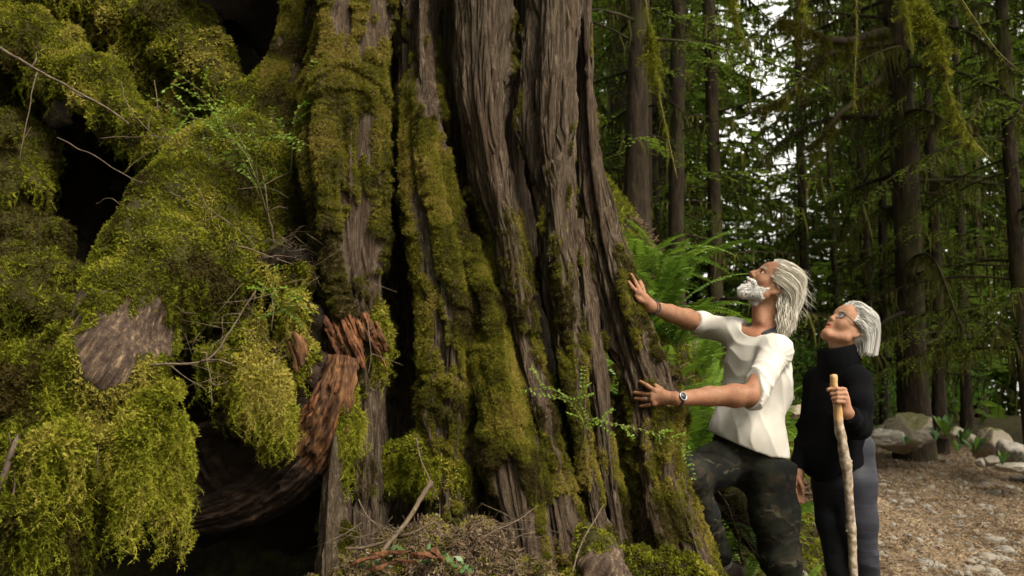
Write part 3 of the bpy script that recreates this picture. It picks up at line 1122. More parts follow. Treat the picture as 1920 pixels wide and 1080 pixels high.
mound('mossy_limb', 'long mossy fallen limb slanting down from the upper left edge', pchain([(-80, -10, 4.75, 62), (70, 95, 4.6, 62), (180, 165, 4.42, 48), (260, 240, 4.22, 44), (325, 295, 4.08, 42)], .06), 0.015, 201, 26000, 'moss_base', 'fallen limb', -0.02, 120, scale=(.35, .8), droop=.4, slen=(.3, .8))
mound('mossy_log', 'thick moss covered log in the upper left beside the dark hollow', pchain([(-40, -120, 5.2, 105), (180, -30, 5.0, 100), (300, 50, 4.85, 88), (385, 120, 4.7, 62), (425, 165, 4.62, 36)], .06) + [pball(60, 40, 5.1, 90), pball(250, 170, 4.9, 80), pball(330, 215, 4.75, 60)], 0.017, 203, 34000, 'moss_base', 'fallen log', 0.0, 350, scale=(.4, .9), droop=.6, slen=(.4, 1.1))
mound('mossy_root_wall', 'wide wall of moss covered roots at the left edge', [pball(0, 300, 4.55, 105), pball(-20, 180, 4.8, 100), pball(25, 405, 4.35, 75), pball(25, 480, 4.25, 105), pball(95, 530, 4.1, 75), pball(20, 590, 4.0, 100), pball(90, 600, 3.95, 70), pball(-60, 450, 4.2, 120), pball(-170, 330, 4.5, 120), pball(-190, 520, 4.2, 120), pball(-150, 680, 3.9, 110)], 0.017, 205, 52000, 'moss_base', 'root wall', -0.04, 350, amp=0.06, scale=(.35, .85), slen=(.4, 1.1))
mound('mossy_drape', 'shaggy curtain of moss hanging below the bare root end', [pball(75, 700, 3.62, 92), pball(95, 790, 3.52, 95), pball(60, 880, 3.46, 85), pball(100, 950, 3.45, 60), pball(165, 740, 3.5, 60), pball(0, 760, 3.6, 90), pball(20, 960, 3.5, 60), pball(150, 850, 3.5, 60)], 0.014, 207, 34000, 'moss_base', 'moss curtain', 0.03, 480, amp=0.075, slen=(.3, 1.6), scale=(.35, 1.15), droop=.5)
mound('moss_cushion', 'rounded moss cushion bulging over the dark cavity', [pball(265, 760, 3.5, 66), pball(310, 800, 3.47, 52), pball(245, 830, 3.48, 55), pball(290, 880, 3.47, 40), pball(330, 745, 3.52, 45), pball(380, 740, 3.58, 36), pball(312, 950, 3.47, 26), pball(245, 920, 3.5, 36)], 0.013, 209, 20000, 'moss_base', 'moss cushion', 0.08, 330, amp=0.065, slen=(.3, 1.4), scale=(.35, 1.1), droop=.5)

# the decaying stump above the cavity: litter-covered top, rotten arch of wood, moss hanging from it
stump = thing('rotten_stump', at(500, 700, 3.9), 'decayed red wood stump with litter and moss on top, arching over a black cavity', 'stump')
def rotten_stump():
    pr = [pball(470, 610, 3.9, 70), pball(540, 530, 3.98, 75), pball(560, 610, 3.85, 62), pball(430, 690, 3.78, 46), pball(500, 690, 3.78, 58), pball(590, 500, 4.0, 45), pball(570, 670, 3.8, 42)]
    V, F = sdf_mesh(pr, 0.013, lumpy(0.045, 6, 4, 0.02))
    px, py = px_of(V)
    mask = sstep(-0.15, 0.25, fbm(V * 4, 3, 9) + 0.10 + 0.5 * sstep(560, 660, py) - 0.5 * sstep(530, 470, py) - 0.8 * sstep(575, 610, px) * sstep(540, 570, py))
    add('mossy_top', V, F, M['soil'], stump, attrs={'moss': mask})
    moss_coat(stump, V, F, mask, 12000, 41, (0.5, 1.05), bias=0.05, strands=380, slen=(.5, 1.2), name='stump_moss')
    # bright moss tassel
    pr = [pball(470, 680, 3.66, 32), pball(500, 720, 3.64, 36), pball(525, 770, 3.63, 26), pball(535, 815, 3.63, 13), pball(445, 665, 3.68, 24)]
    V, F = sdf_mesh(pr, 0.010, lumpy(0.02, 9, 14, 0.008))
    add('moss_tassel', V, F, M['moss_base'], stump, attrs={'moss': np.ones(len(V))})
    moss_coat(stump, V, F, np.ones(len(V)), 4200, 43, (0.6, 1.0), bias=0.32, strands=420, slen=(.4, 1.1), name='tassel_moss')
    # the rotten arch
    rows = [(648, 672, 3.74, 30), (632, 745, 3.71, 44), (600, 825, 3.72, 52), (545, 892, 3.76, 48), (468, 942, 3.82, 42), (385, 968, 3.88, 36), (300, 975, 3.95, 30)]
    def rough(P, d):
        q = P @ np.array([[0.8, 0, -0.6], [0, 1, 0], [0.6, 0, 0.8]])
        return d - 0.026 * ridged(q * A(30, 30, 4), 2, 23) - 0.03 * fbm(P * 9, 3, 24)
    q = np.array([np.append(at(*r_[:3]), r_[3] / F_PX * r_[2]) for r_ in rows])
    q = catmull(q, 150)
    C, R = q[:, :3], q[:, 3]
    T, N, B = frames(C)
    ns = 90
    an = np.linspace(0, 2 * np.pi, ns, endpoint=False)
    tt = np.linspace(0, 1, 150)[:, None]
    g3 = np.stack([np.cos(an)[None] * 1.0 + 0 * tt, np.sin(an)[None] + 0 * tt, tt * 1.4 + 0 * an[None]], -1)
    rel = 1 + .26 * -ridged(g3 * A(3.2, 3.2, 1.3), 2, 6) + .13 * -ridged(g3 * A(10, 10, 3), 2, 7) + .10 * noise(g3 * A(14, 14, 22), 8) - .18 * sstep(.35, .5, noise(g3 * A(4, 4, 9), 9))
    V = C[:, None] + (R[:, None] * rel)[..., None] * (N[:, None] * np.cos(an)[None, :, None] + B[:, None] * np.sin(an)[None, :, None])
    k = 62
    add('rotten_slab', V[:k].reshape(-1, 3), grid_faces(ns, k, True), M['arch_wood'], stump)
    rs = np.random.default_rng(77)
    for i in range(40):
        i0 = rs.integers(2, 70); m = rs.integers(10, 30); j0 = rs.integers(0, ns)
        ii = np.arange(i0, min(i0 + m, 140))
        ax_ = V[ii, j0] + (V[ii, j0] - C[ii]) * rs.uniform(.02, .12)
        if len(ax_) < 6 or ax_[:, 1].mean() > C[ii, 1].mean() + .01:
            continue
        Vs, Fs = tube(ax_, rs.uniform(.003, .0075) * np.interp(np.linspace(0, 1, len(ax_)), [0, .2, .7, 1], [.2, 1, .9, .15]), 6, True, .3, i)
        add('wood_splinter', Vs, Fs, M['red_wood'] if i0 < 45 else M['dark_wood'], stump, smooth=False)
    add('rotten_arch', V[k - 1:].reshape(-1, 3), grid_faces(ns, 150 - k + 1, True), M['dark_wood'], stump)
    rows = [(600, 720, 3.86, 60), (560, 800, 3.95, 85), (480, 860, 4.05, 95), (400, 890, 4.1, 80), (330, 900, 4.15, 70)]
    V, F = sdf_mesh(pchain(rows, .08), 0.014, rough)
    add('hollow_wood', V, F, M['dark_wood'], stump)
    # ragged broken crest of the arch
    r = np.random.default_rng(3)
    for i in range(9):
        x, y = 588 + i * 6.5, 738 - abs(i - 6) * -3 - 3.4 * i
        b = at(x, y + 20, 3.66 + 0.02 * (i % 3))
        tip = at(x + r.uniform(-6, 8), y - r.uniform(6, 26), 3.67 + 0.02 * (i % 2))
        P = catmull([b, (b + tip) / 2 + r.normal(0, .006, 3), tip], 7)
        V, Fs = tube(P, np.array([.017, .018, .018, .016, .013, .010, .004]) * r.uniform(.7, 1.2), 7, True, 0.35, i)
        add('wood_splinter', V, Fs, M['red_wood'], stump)
rotten_stump()

# red heartwood exposed in the torn flank of the cedar
def heartwood():
    r = np.random.default_rng(8)
    # a dark recess, then many ragged slivers of red wood standing in it
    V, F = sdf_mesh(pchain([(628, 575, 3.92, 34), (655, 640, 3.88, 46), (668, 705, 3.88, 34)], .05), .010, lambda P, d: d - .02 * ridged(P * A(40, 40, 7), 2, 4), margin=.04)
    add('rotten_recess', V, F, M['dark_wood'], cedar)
    for i in range(34):
        u = r.random()
        x0 = 596 + 110 * u + r.normal(0, 3)
        y0 = 572 + 26 * abs(u - .45) * 2 + r.uniform(-4, 26)
        L = r.uniform(45, 135) * (1 - .35 * u)
        x1, y1 = x0 + L * .40, min(y0 + L * .92, 722)
        Y = 3.74 + .035 * r.random() + .03 * (1 - math.sin(math.pi * u))
        w = r.uniform(3.0, 8.5)
        P = catmull([at(x0, y0, Y + .015), at((x0 + x1) / 2 + r.normal(0, 2.5), (y0 + y1) / 2, Y - .006), at(x1, y1, Y + .008)], 14)
        R = w / F_PX * Y * np.interp(np.linspace(0, 1, 14), [0, .1, .5, .9, 1], [.25, .85, 1.05, .8, .2])
        V, Fs = tube(P, R, 7, True, .38, 50 + i)
        V = V + .0035 * np.stack([noise(V * 70, i), noise(V * 70, i + 1), noise(V * 70, i + 2)], -1)
        add('heartwood_splinter', V, Fs, M['red_wood'] if i % 4 else M['arch_wood'], cedar, smooth=False)
    for i, (a, b, w, Y) in enumerate([((550, 622), (566, 690), 8, 3.66), ((560, 628), (572, 668), 6, 3.67), ((541, 640), (556, 700), 5, 3.66)]):
        P = catmull([at(*a, Y), at((a[0] + b[0]) / 2 + 3, (a[1] + b[1]) / 2, Y - .005), at(*b, Y)], 12)
        V, Fs = tube(P, w / F_PX * Y * np.interp(np.linspace(0, 1, 12), [0, .1, .9, 1], [.3, 1, .8, .2]), 8, True, .35, 90 + i)
        add('heartwood_splinter', V, Fs, M['arch_wood'], cedar, smooth=False)
heartwood()

# moss fringes along the torn edge
def fringe(rows, n, seed, parent, bias=.15, coll=C_FEATH, sc=(.4, .8)):
    V, F = sdf_mesh(pchain(rows, .03), 0.009, lumpy(0.012, 14, seed, .006))
    add('moss_fringe', V, F, M['moss_base'], parent, attrs={'moss': np.ones(len(V))})
    moss_coat(parent, V, F, np.ones(len(V)), n, seed, sc, bias=bias, strands=n // 14, slen=(.4, 1.0), name='fringe_moss', coll=coll)
fringe([(705, 560, 3.86, 12), (715, 620, 3.84, 14), (706, 670, 3.84, 11)], 1500, 61, cedar)
fringe([(655, 720, 3.72, 12), (652, 780, 3.70, 16), (648, 830, 3.70, 9), (645, 880, 3.70, 5)], 2200, 63, stump)
fringe([(745, 850, 3.86, 24), (790, 840, 3.78, 24), (840, 870, 3.74, 20), (862, 888, 3.72, 13)], 3600, 65, cedar, .1)

# dark earth behind it all, closing the cavity and the hollows
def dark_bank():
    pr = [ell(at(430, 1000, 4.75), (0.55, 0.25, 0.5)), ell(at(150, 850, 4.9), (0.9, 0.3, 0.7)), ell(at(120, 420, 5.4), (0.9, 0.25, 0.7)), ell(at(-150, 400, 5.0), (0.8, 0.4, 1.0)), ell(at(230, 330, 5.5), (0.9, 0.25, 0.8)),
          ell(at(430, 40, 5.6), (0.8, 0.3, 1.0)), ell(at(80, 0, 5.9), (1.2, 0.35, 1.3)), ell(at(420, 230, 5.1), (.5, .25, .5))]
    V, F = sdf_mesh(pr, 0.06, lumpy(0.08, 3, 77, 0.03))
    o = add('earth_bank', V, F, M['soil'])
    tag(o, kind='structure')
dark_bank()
def add_shade_log():  # log added out of view to keep sky light off the hollow
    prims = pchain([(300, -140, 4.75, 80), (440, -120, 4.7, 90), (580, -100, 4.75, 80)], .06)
    mound('hollow_lip', 'unseen log added above the hollow to shade it', prims, 0.02, 301, 0, 'dark_wood', 'shade log', amp=.05)
add_shade_log()

# ------------------------------------------------------------------ the forest behind: hemlocks with drooping, moss-hung limbs
M['needle'] = m_leafy('hemlock_needles', (0.050, 0.098, 0.012), (0.145, 0.210, 0.023), 0.55, 0.55, 0.2, 1.2)
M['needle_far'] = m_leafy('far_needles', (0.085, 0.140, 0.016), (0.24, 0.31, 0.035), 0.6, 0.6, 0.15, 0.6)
M['bush_leaf'] = m_leafy('bush_leaf', (0.06, 0.13, 0.015), (0.15, 0.27, 0.03), 0.5, 0.5, 0.25, 2.0)
M['hang'] = m_leafy('hanging_moss', (0.036, 0.038, 0.008), (0.120, 0.115, 0.024), 0.35, 0.85, 0.1, 1.5)
def m_trunk():
    t = NT('hemlock_bark')
    o = t.obj()
    f = t.noise(t.mapping(o, (1, 1, 0.25)), 22, 6, 0.65, 0.5)
    c = t.ramp(f, [(0.3, (0.010, 0.007, 0.005)), (0.55, (0.030, 0.021, 0.013)), (0.8, (0.065, 0.049, 0.030))])
    c = t.mix(t.ramp(t.noise(o, 2.2, 4), [(0.5, 0.0), (0.68, 0.75)]), c, (0.052, 0.054, 0.014))
    t.pr(c, 0.9, t.bump(f, 0.9, 0.03), 0.15)
    return t.m
M['hem_bark'] = m_trunk()

def leaf_quads(P, D, S, L, W):
    """one folded kite per leaf: base P, direction D, side S, length L, width W"""
    D = unit(D)
    S = unit(S - D * (S * D).sum(-1, keepdims=True))
    L, W = L[:, None], W[:, None]
    V = np.stack([P, P + D * L * 0.45 + S * W, P + D * L, P + D * L * 0.45 - S * W], 1)
    n = len(P)
    return V.reshape(-1, 3), np.arange(4 * n).reshape(n, 4)

def conifer(seed, H, r0, n_br, z_lo, z_hi, L0, droop, leafy=0.75, leaf=0.045, moss=1.0, dense=1.0, limb_sides=4, trunk_n=40, sweep=None, limbs=True, lwf=0.17):
    r = np.random.default_rng(seed)
    zs = np.linspace(-0.4, H, trunk_n)
    bend = np.stack([0.06 * np.sin(zs * 0.5 + r.uniform(0, 6)), 0.06 * np.sin(zs * 0.43 + r.uniform(0, 6)), zs], -1)
    bend -= bend[2] * A(1, 1, 0)
    R = r0 * np.clip(1 - zs / H, 0.02, 1) ** 0.8 * (1 + 0.5 * np.exp(-np.clip(zs, 0, 9) / 0.25))
    tb = MB()
    put_tube(tb, bend, R, 14, 0.10, seed)
    lp, ld, ls, ll, lw = [], [], [], [], []
    hp, hl, hw = [], [], []
    for i in range(n_br):
        z = z_lo + (z_hi - z_lo) * (i + r.random()) / n_br
        az = r.uniform(0, 2 * np.pi) if sweep is None or r.random() > 0.55 else sweep + r.normal(0, 0.6)
        out = A(math.cos(az), math.sin(az), 0)
        L = L0 * r.uniform(0.55, 1.15) * (1 - 0.55 * z / H)
        s = np.linspace(0, 1, 9)
        dr = droop * r.uniform(0.5, 1.5)
        o = np.array([np.interp(z, zs, bend[:, 0]), np.interp(z, zs, bend[:, 1]), z])
        sd = np.cross(out, A(0, 0, 1))
        wob = r.normal(0, 0.10, 2)
        P = o + L * (s[:, None] * out + (r.uniform(0.0, 0.3) * s - dr * s * s)[:, None] * A(0, 0, 1) + (wob[0] * np.sin(s * 4) + wob[1] * s * s)[:, None] * sd)
        rb = max(0.006, r0 * 0.16) * r.uniform(0.6, 1.2)
        if limbs:
            put_tube(tb, P, np.linspace(rb, rb * 0.25, 9), limb_sides)
        if r.random() < leafy:
            nt = int(L / 0.085 * dense)
            q = r.uniform(0.15, 1, nt)
            B = np.stack([np.interp(q, s, P[:, c]) for c in range(3)], 1)
            T = np.stack([np.interp(q, s, unit(np.gradient(P, axis=0))[:, c]) for c in range(3)], 1)
            sg = r.choice([-1, 1], nt)[:, None]
            tl = (0.30 * L * (1 - q) + 0.14) * r.uniform(0.5, 1.2, nt)
            D = unit(sg * sd + T * r.uniform(0.4, 1.1, (nt, 1)) + A(0, 0, -1) * r.uniform(0.0, 0.5, (nt, 1)))
            nl = np.maximum((tl / (leaf * 0.52)).astype(int), 2)
            k = np.repeat(np.arange(nt), nl)
            u = np.concatenate([np.linspace(0.05, 1, m) for m in nl])
            p = B[k] + D[k] * (tl[k] * u)[:, None] + A(0, 0, -1) * (0.25 * tl[k] * u * u)[:, None]
            side = unit(np.cross(D[k], A(0, 0, 1))) * r.choice([-1, 1], len(k))[:, None]
            d = unit(D[k] * 0.75 + side + r.normal(0, 0.18, p.shape) + A(0, 0, -0.12))
            lp.append(p); ld.append(d); ls.append(unit(np.cross(d, A(0, 0, 1) + r.normal(0, 0.35, p.shape))))
            ll.append(leaf * r.uniform(0.6, 1.3, len(k)) * (1.1 - 0.5 * u)); lw.append(leaf * lwf * r.uniform(0.8, 1.3, len(k)))
        if moss:
            nh = int(L * 23 * moss * r.uniform(0.3, 1.6))
            q = r.uniform(0.05, 1, nh)
            B = np.stack([np.interp(q, s, P[:, c]) for c in range(3)], 1)
            hp.append(B); hl.append(r.gamma(2.0, 0.06, nh) + 0.03); hw.append(r.uniform(0.005, 0.014, nh))
    tr = tb.get()
    P, D, S, L_, W_ = map(np.concatenate, (lp, ld, ls, ll, lw))
    cr = leaf_quads(P, D, S, L_, W_)
    hm = None
    if moss:
        B, hl, hw = np.concatenate(hp), np.concatenate(hl), np.concatenate(hw)
        n = len(B)
        dn = unit(A(0, 0, -1) + r.normal(0, 0.13, (n, 3)))
        sd = unit(np.cross(dn, r.normal(0, 1, (n, 3))))
        k = r.normal(0, 0.02, (n, 3))
        V = np.stack([B - sd * hw[:, None], B + sd * hw[:, None], B + dn * (hl * .55)[:, None] + sd * (hw * .8)[:, None] + k, B + dn * (hl * .55)[:, None] - sd * (hw * .8)[:, None] + k, B + dn * hl[:, None] + k * .5], 1).reshape(-1, 3)
        b = np.arange(n)[:, None] * 5
        hm = (V, [b + np.array([[0, 1, 2, 3]]), b + np.array([[3, 2, 4]])])
    return tr, cr, hm

PROTO_TREE = []
def tree_proto(*a, **k):
    tr, cr, hm = conifer(*a, **k)
    ms = [make_mesh('trunk', tr[0], tr[1]), make_mesh('crown', cr[0], cr[1], False)]
    ms[0].materials.append(M['hem_bark'])
    ms[1].materials.append(k.get('mat', M['needle']))
    if hm:
        ms.append(make_mesh('hanging_moss', hm[0], hm[1], False))
        ms[2].materials.append(M['hang'])
    PROTO_TREE.append(ms)
tree_proto(301, 15, 0.085, 64, 0.9, 9, 1.7, 0.28, leafy=0.8, moss=1.2, dense=1.5, leaf=.055)
tree_proto(302, 16, 0.085, 72, 1.2, 9, 2.1, 0.40, leafy=0.85, moss=2.0, dense=1.6, leaf=.055)
tree_proto(303, 18, 0.165, 72, 1.0, 9, 2.4, 0.45, leafy=0.75, moss=3.4, dense=1.4, leaf=.055)
tree_proto(304, 13, 0.050, 74, 0.6, 8, 1.5, 0.22, leafy=0.95, moss=0.6, dense=1.7, leaf=.06)
tree_proto(305, 14, 0.075, 30, 0.8, 8, 1.6, 0.30, leafy=0.5, moss=2.4, dense=1.4, leaf=.055)

tree_proto(306, 15, 0.075, 40, 0.9, 9, 1.3, 0.22, leafy=0.4, moss=0.8, dense=1.1, leaf=.05)

def plant_tree(px, Y, k, lab, rz, lean=(0, 0), s=1.0, name='hemlock_tree'):
    x = float(at(px, 703, Y)[0])
    z = float(ground_z(x, Y))
    t = thing(name, (x, Y, z), lab, 'tree', 'trees of the forest behind the path')
    t.rotation_euler = (lean[1], lean[0], rz)
    t.scale = (s, s, s)
    for nm, me in zip(('trunk', 'crown', 'hanging_moss'), PROTO_TREE[k]):
        o = link(nm, me, None, t)
        if nm == 'hanging_moss':
            o['kind'] = 'stuff'
    return t

TREES = [
 (1345, 9.6, 5, 'straight slim dark trunk rising just left of the man\'s raised face', 0.3, (-0.02, 0), 1.0),
 (1270, 8.8, 5, 'dark tree behind the ferns and the man\'s raised hand', 1.9, (-0.02, 0), 1.0),
 (1198, 8.2, 0, 'mossy tree nearest to the right edge of the giant cedar', 2.6, (0.0, 0), 1.1),
 (1232, 11.0, 3, 'slender leafy tree between the two dark trunks beside the cedar', 4.0, (0, 0), 1.0),
 (1712, 10.8, 2, 'thick leaning moss draped tree behind the pale boulder', 0.9, (-0.07, 0), 1.0),
 (1757, 11.2, 4, 'thin mossy trunk standing close behind the thick leaning tree', 2.2, (-0.02, 0), 1.0),
 (1935, 9.4, 1, 'leaning dark trunk cut by the right edge of the picture', 5.2, (-0.06, 0), .95),
 (1640, 12.5, 5, 'slim trunk behind the grey bob of the woman', 3.3, (0.01, 0), 1.0),
 (1578, 14.0, 3, 'leafy young tree above the head of the woman', 1.0, (0, 0), 1.0),
 (1525, 13.0, 5, 'slim bare limbed tree between the man and the woman', 2.9, (0.02, 0), .95),
 (1810, 14.0, 4, 'bare limbed mossy tree right of the thick leaning one', 0.2, (0, 0), 1.0),
 (1838, 16.5, 5, 'far slim trunk standing before the bright water', 1.4, (0, 0), 1.0),
 (1925, 18.0, 4, 'far bare trunk at the lake shore near the right edge', 3.9, (0, 0), 1.0),
 (1640, 17.0, 1, 'far drooping tree in the gap left of the thick leaning trunk', 5.5, (0, 0), 1.0),
 (1700, 16.0, 3, 'leafy young tree seen past the left side of the thick leaning tree', 0.7, (0, 0), 1.15),
 (1395, 15.5, 3, 'leafy young tree under the bright gap in the canopy', 2.0, (0, 0), .42),
 (1235, 14.0, 1, 'drooping tree in the deep shade right of the cedar', 0.0, (0, 0), 1.0),
 (1160, 12.0, 2, 'broad mossy tree half hidden by the giant cedar', 1.2, (0.03, 0), 1.0),
 (1770, 19.0, 1, 'far drooping tree behind the thin mossy trunk', 3.0, (0, 0), 1.1),
 (1990, 12.5, 3, 'leafy tree leaning in from beyond the right edge', 2.2, (-0.03, 0), 1.2),
 (1240, 10.2, 3, 'leafy tree filling the space between the raised hand and the slim trunk', 0.9, (0, 0), 1.1),
 (1215, 9.3, 3, 'leafy tree whose boughs hang beside the edge of the cedar', 5.1, (0, 0), 1.15),
 (1655, 12.0, 3, 'leafy tree in the shade left of the thick leaning trunk', 4.4, (0, 0), 1.1),
 (1500, 16.5, 3, 'low leafy tree below the bright gap in the canopy', 3.6, (0, 0), .40),
]
for a in TREES:
    plant_tree(*a)

# a far wood that reads as one mass
def far_wood():
    r = np.random.default_rng(77)
    T, C = MB(), MB()
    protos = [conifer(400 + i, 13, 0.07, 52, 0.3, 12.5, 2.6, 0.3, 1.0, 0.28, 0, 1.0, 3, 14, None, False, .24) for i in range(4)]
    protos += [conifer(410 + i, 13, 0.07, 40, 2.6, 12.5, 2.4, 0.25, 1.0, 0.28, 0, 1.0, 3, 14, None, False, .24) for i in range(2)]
    spots = []
    for px in np.arange(1080, 2250, 27):
        for Y in (19, 23, 29):
            q = px + r.uniform(-18, 18)
            if r.random() < 0.12:
                continue
            k, sc_ = r.integers(4), r.uniform(0.75, 1.15)
            if 1335 < q < 1535:                      # the gap in the canopy: only young trees stand there
                sc_ = r.uniform(0.36, 0.46) * (Y + 6) / 28
            elif 1800 < q < 1985:                    # towards the lake the trunks are bare at the foot
                k = 4 + r.integers(2)
                if r.random() < .35:
                    continue
            spots.append((q, Y + r.uniform(-2, 2), k, sc_))
    for q, Y, kp, sc_ in spots:
        x = float(at(q, 703, Y)[0])
        z = float(ground_z(x, Y))
        tr, cr, _ = protos[kp]
        a, s = r.uniform(0, 6.28), sc_
        R = np.array([[math.cos(a), -math.sin(a), 0], [math.sin(a), math.cos(a), 0], [0, 0, 1]]) * s
        for (V, F), mb in ((tr, T), (cr, C)):
            Fl = F if isinstance(F, list) else [F]
            n0 = mb.n
            mb.put(V @ R.T + A(x, Y, z), Fl[0])
            for f in Fl[1:]:
                mb.F3.append(f + n0)
    V, F = C.get()
    V2, F2 = T.get()
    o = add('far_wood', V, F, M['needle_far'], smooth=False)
    tag(o, 'far green wood that closes the view behind the trees', 'wood', kind='stuff')
    o2 = add('far_trunks', V2, F2, M['hem_bark'])
    tag(o2, 'dark trunks of the far wood behind the trees', 'wood', kind='stuff')
far_wood()

# unseen leaf canopy added to block sky light, cut open round the sun
def canopy():
    r = np.random.default_rng(91)
    n = 9000
    x, y = r.uniform(-16, 16, n), r.uniform(-16, 9.5, n)
    z = r.uniform(6.5, 15, n)
    P = np.stack([x, y, z], 1)
    q = unit(P - A(0.2, 4.2, 1.2))
    c = q @ np.array(_sd)
    front = (y > 1.0) & (z < 4 + 0.75 * np.abs(y))
    keep = (c < math.cos(math.radians(33))) & ~front & (noise(P * .35, 5) > -.45)
    P = P[keep]; n = len(P)
    # lower ring of added leaves blocking sky light behind and beside the camera
    m = 5000
    a = r.uniform(math.radians(100), math.radians(395), m)      # clockwise from +Y, leaving the view and the path free
    R = r.uniform(9, 15, m)
    S = np.stack([R * np.sin(a), 2 + R * np.cos(a), r.uniform(0.3, 9, m)], 1)
    S = S[(S[:, 1] < 3.5) & ((S[:, 0] < 4) | (S[:, 1] < -6))]
    c = unit(S - A(0.2, 4.2, 1.2)) @ np.array(_sd)
    S = S[c < math.cos(math.radians(33))]
    P = np.vstack([P, S]); n = len(P)
    V, F = leaf_quads(P, r.normal(0, 1, (n, 3)) * A(1, 1, .4), r.normal(0, 1, (n, 3)), r.uniform(.6, 1.5, n), r.uniform(.18, .42, n))
    o = add('canopy', V, F, M['needle'], smooth=False)
    tag(o, 'unseen canopy leaves added to block the sky light', 'canopy', kind='stuff')
canopy()

# leafy shrubs of the understorey
def shrub_mesh(seed, n=2600, rad=(0.7, 0.6, 0.7), leaf=0.05):
    r = np.random.default_rng(seed)
    mb = MB()
    P = unit(r.normal(0, 1, (n, 3))) * (r.random((n, 1)) ** 0.4) * np.array(rad) + A(0, 0, rad[2])
    P = P + 0.25 * np.stack([noise(P * 3, seed), noise(P * 3, seed + 1), noise(P * 3, seed + 2)], -1)
    D = unit(r.normal(0, 1, (n, 3)) + A(0, 0, -0.2))
    S = r.normal(0, 1, (n, 3))
    lv = leaf_quads(P, D, S, leaf * r.uniform(.6, 1.3, n), leaf * .28 * r.uniform(.7, 1.2, n))
    for i in range(9):
        e = P[r.integers(n)]
        put_tube(mb, catmull([A(0, 0, -0.1) + r.normal(0, .04, 3), e * .5 + r.normal(0, .06, 3), e], 7), np.linspace(.012, .003, 7), 4)
    return lv, mb.get()
SHRUB = []
for s_ in range(3):
    (lv, st) = shrub_mesh(500 + s_)
    a_, b_ = make_mesh('foliage', lv[0], lv[1], False), make_mesh('stem', st[0], st[1])
    a_.materials.append(M['bush_leaf']); b_.materials.append(M['dead_twig'])
    SHRUB.append((a_, b_))
for i, (px, Y, s, lab) in enumerate([
    (1535, 10.5, 1.0, 'bright leafy shrub between the man and the woman'), (1470, 11.5, 1.1, 'leafy shrub behind the neck of the man'),
    (1400, 12.0, 0.9, 'leafy shrub behind the white bearded face'),
    (1590, 12.5, 1.1, 'leafy shrub behind the grey haired woman'), (1790, 15.5, 1.0, 'leafy shrub on the far bank behind the boulders'),
    (1660, 14.0, 1.0, 'leafy shrub in the dark left of the thick leaning tree')]):
    x = float(at(px, 703, Y)[0]); z = float(ground_z(x, Y))
    t = thing('shrub', (x, Y, z), lab, 'shrub', 'leafy shrubs of the understorey')
    t.scale = (s, s, s * .9); t.rotation_euler = (0, 0, i * 1.7)
    for nm, me in zip(('foliage', 'stem'), SHRUB[i % 3]):
        link(nm, me, None, t)

# ------------------------------------------------------------------ sword ferns
def frond_mesh(seed, L, n=30, arch=0.5):
    r = np.random.default_rng(seed)
    s = np.linspace(0, 1, n + 1)
    P = np.stack([L * (0.92 * s), 0.03 * np.sin(s * 3), L * (0.75 * s - arch * s ** 2.2)], -1)
    T = unit(np.gradient(P, axis=0))
    mb = MB()
    put_tube(mb, P, np.linspace(.0035, .001, n + 1), 3)
    W = 0.118 * L * np.interp(s, [0, .12, .3, .7, 1], [.35, .8, 1.0, .75, .05])
    k = np.arange(2, n + 1)
    for sg in (-1, 1):
        side = np.tile(A(0, sg, 0), (len(k), 1))
        D = unit(side + T[k] * 0.28 + A(0, 0, -0.16) + r.normal(0, .05, (len(k), 3)))
        V, F = leaf_quads(P[k] + T[k] * 0.004 * sg, D, T[k] + r.normal(0, .15, (len(k), 3)), W[k] * r.uniform(.85, 1.1, len(k)), np.full(len(k), L * 0.0165))
        mb.put(V, F)
    return mb.get()
FROND = []
for i in range(6):
    me = make_mesh('frond', *frond_mesh(600 + i, 1.0, 34, 0.42 + 0.07 * i))
    me.materials.append(M['fern'])
    FROND.append(me)
def fern(loc, L, n, seed, lab, az=None, spread=3.14, group='sword ferns beside the cedar'):
    r = np.random.default_rng(seed)
    t = thing('sword_fern', loc, lab, 'fern', group)
    for i in range(n):
        o = link('frond', FROND[r.integers(6)], None, t)
        a = (i / n * 2 * spread - spread + r.normal(0, .15)) + (az or 0)
        s = L * r.uniform(.7, 1.1)
        o.rotation_euler = (r.normal(0, .15), r.uniform(-.55, .1), a)
        o.scale = (s, s, s)
    return t
def g_at(px, Y, dz=0.0):
    x = float(at(px, 703, Y)[0])
    return (x, Y, float(ground_h(x, Y)) + dz)
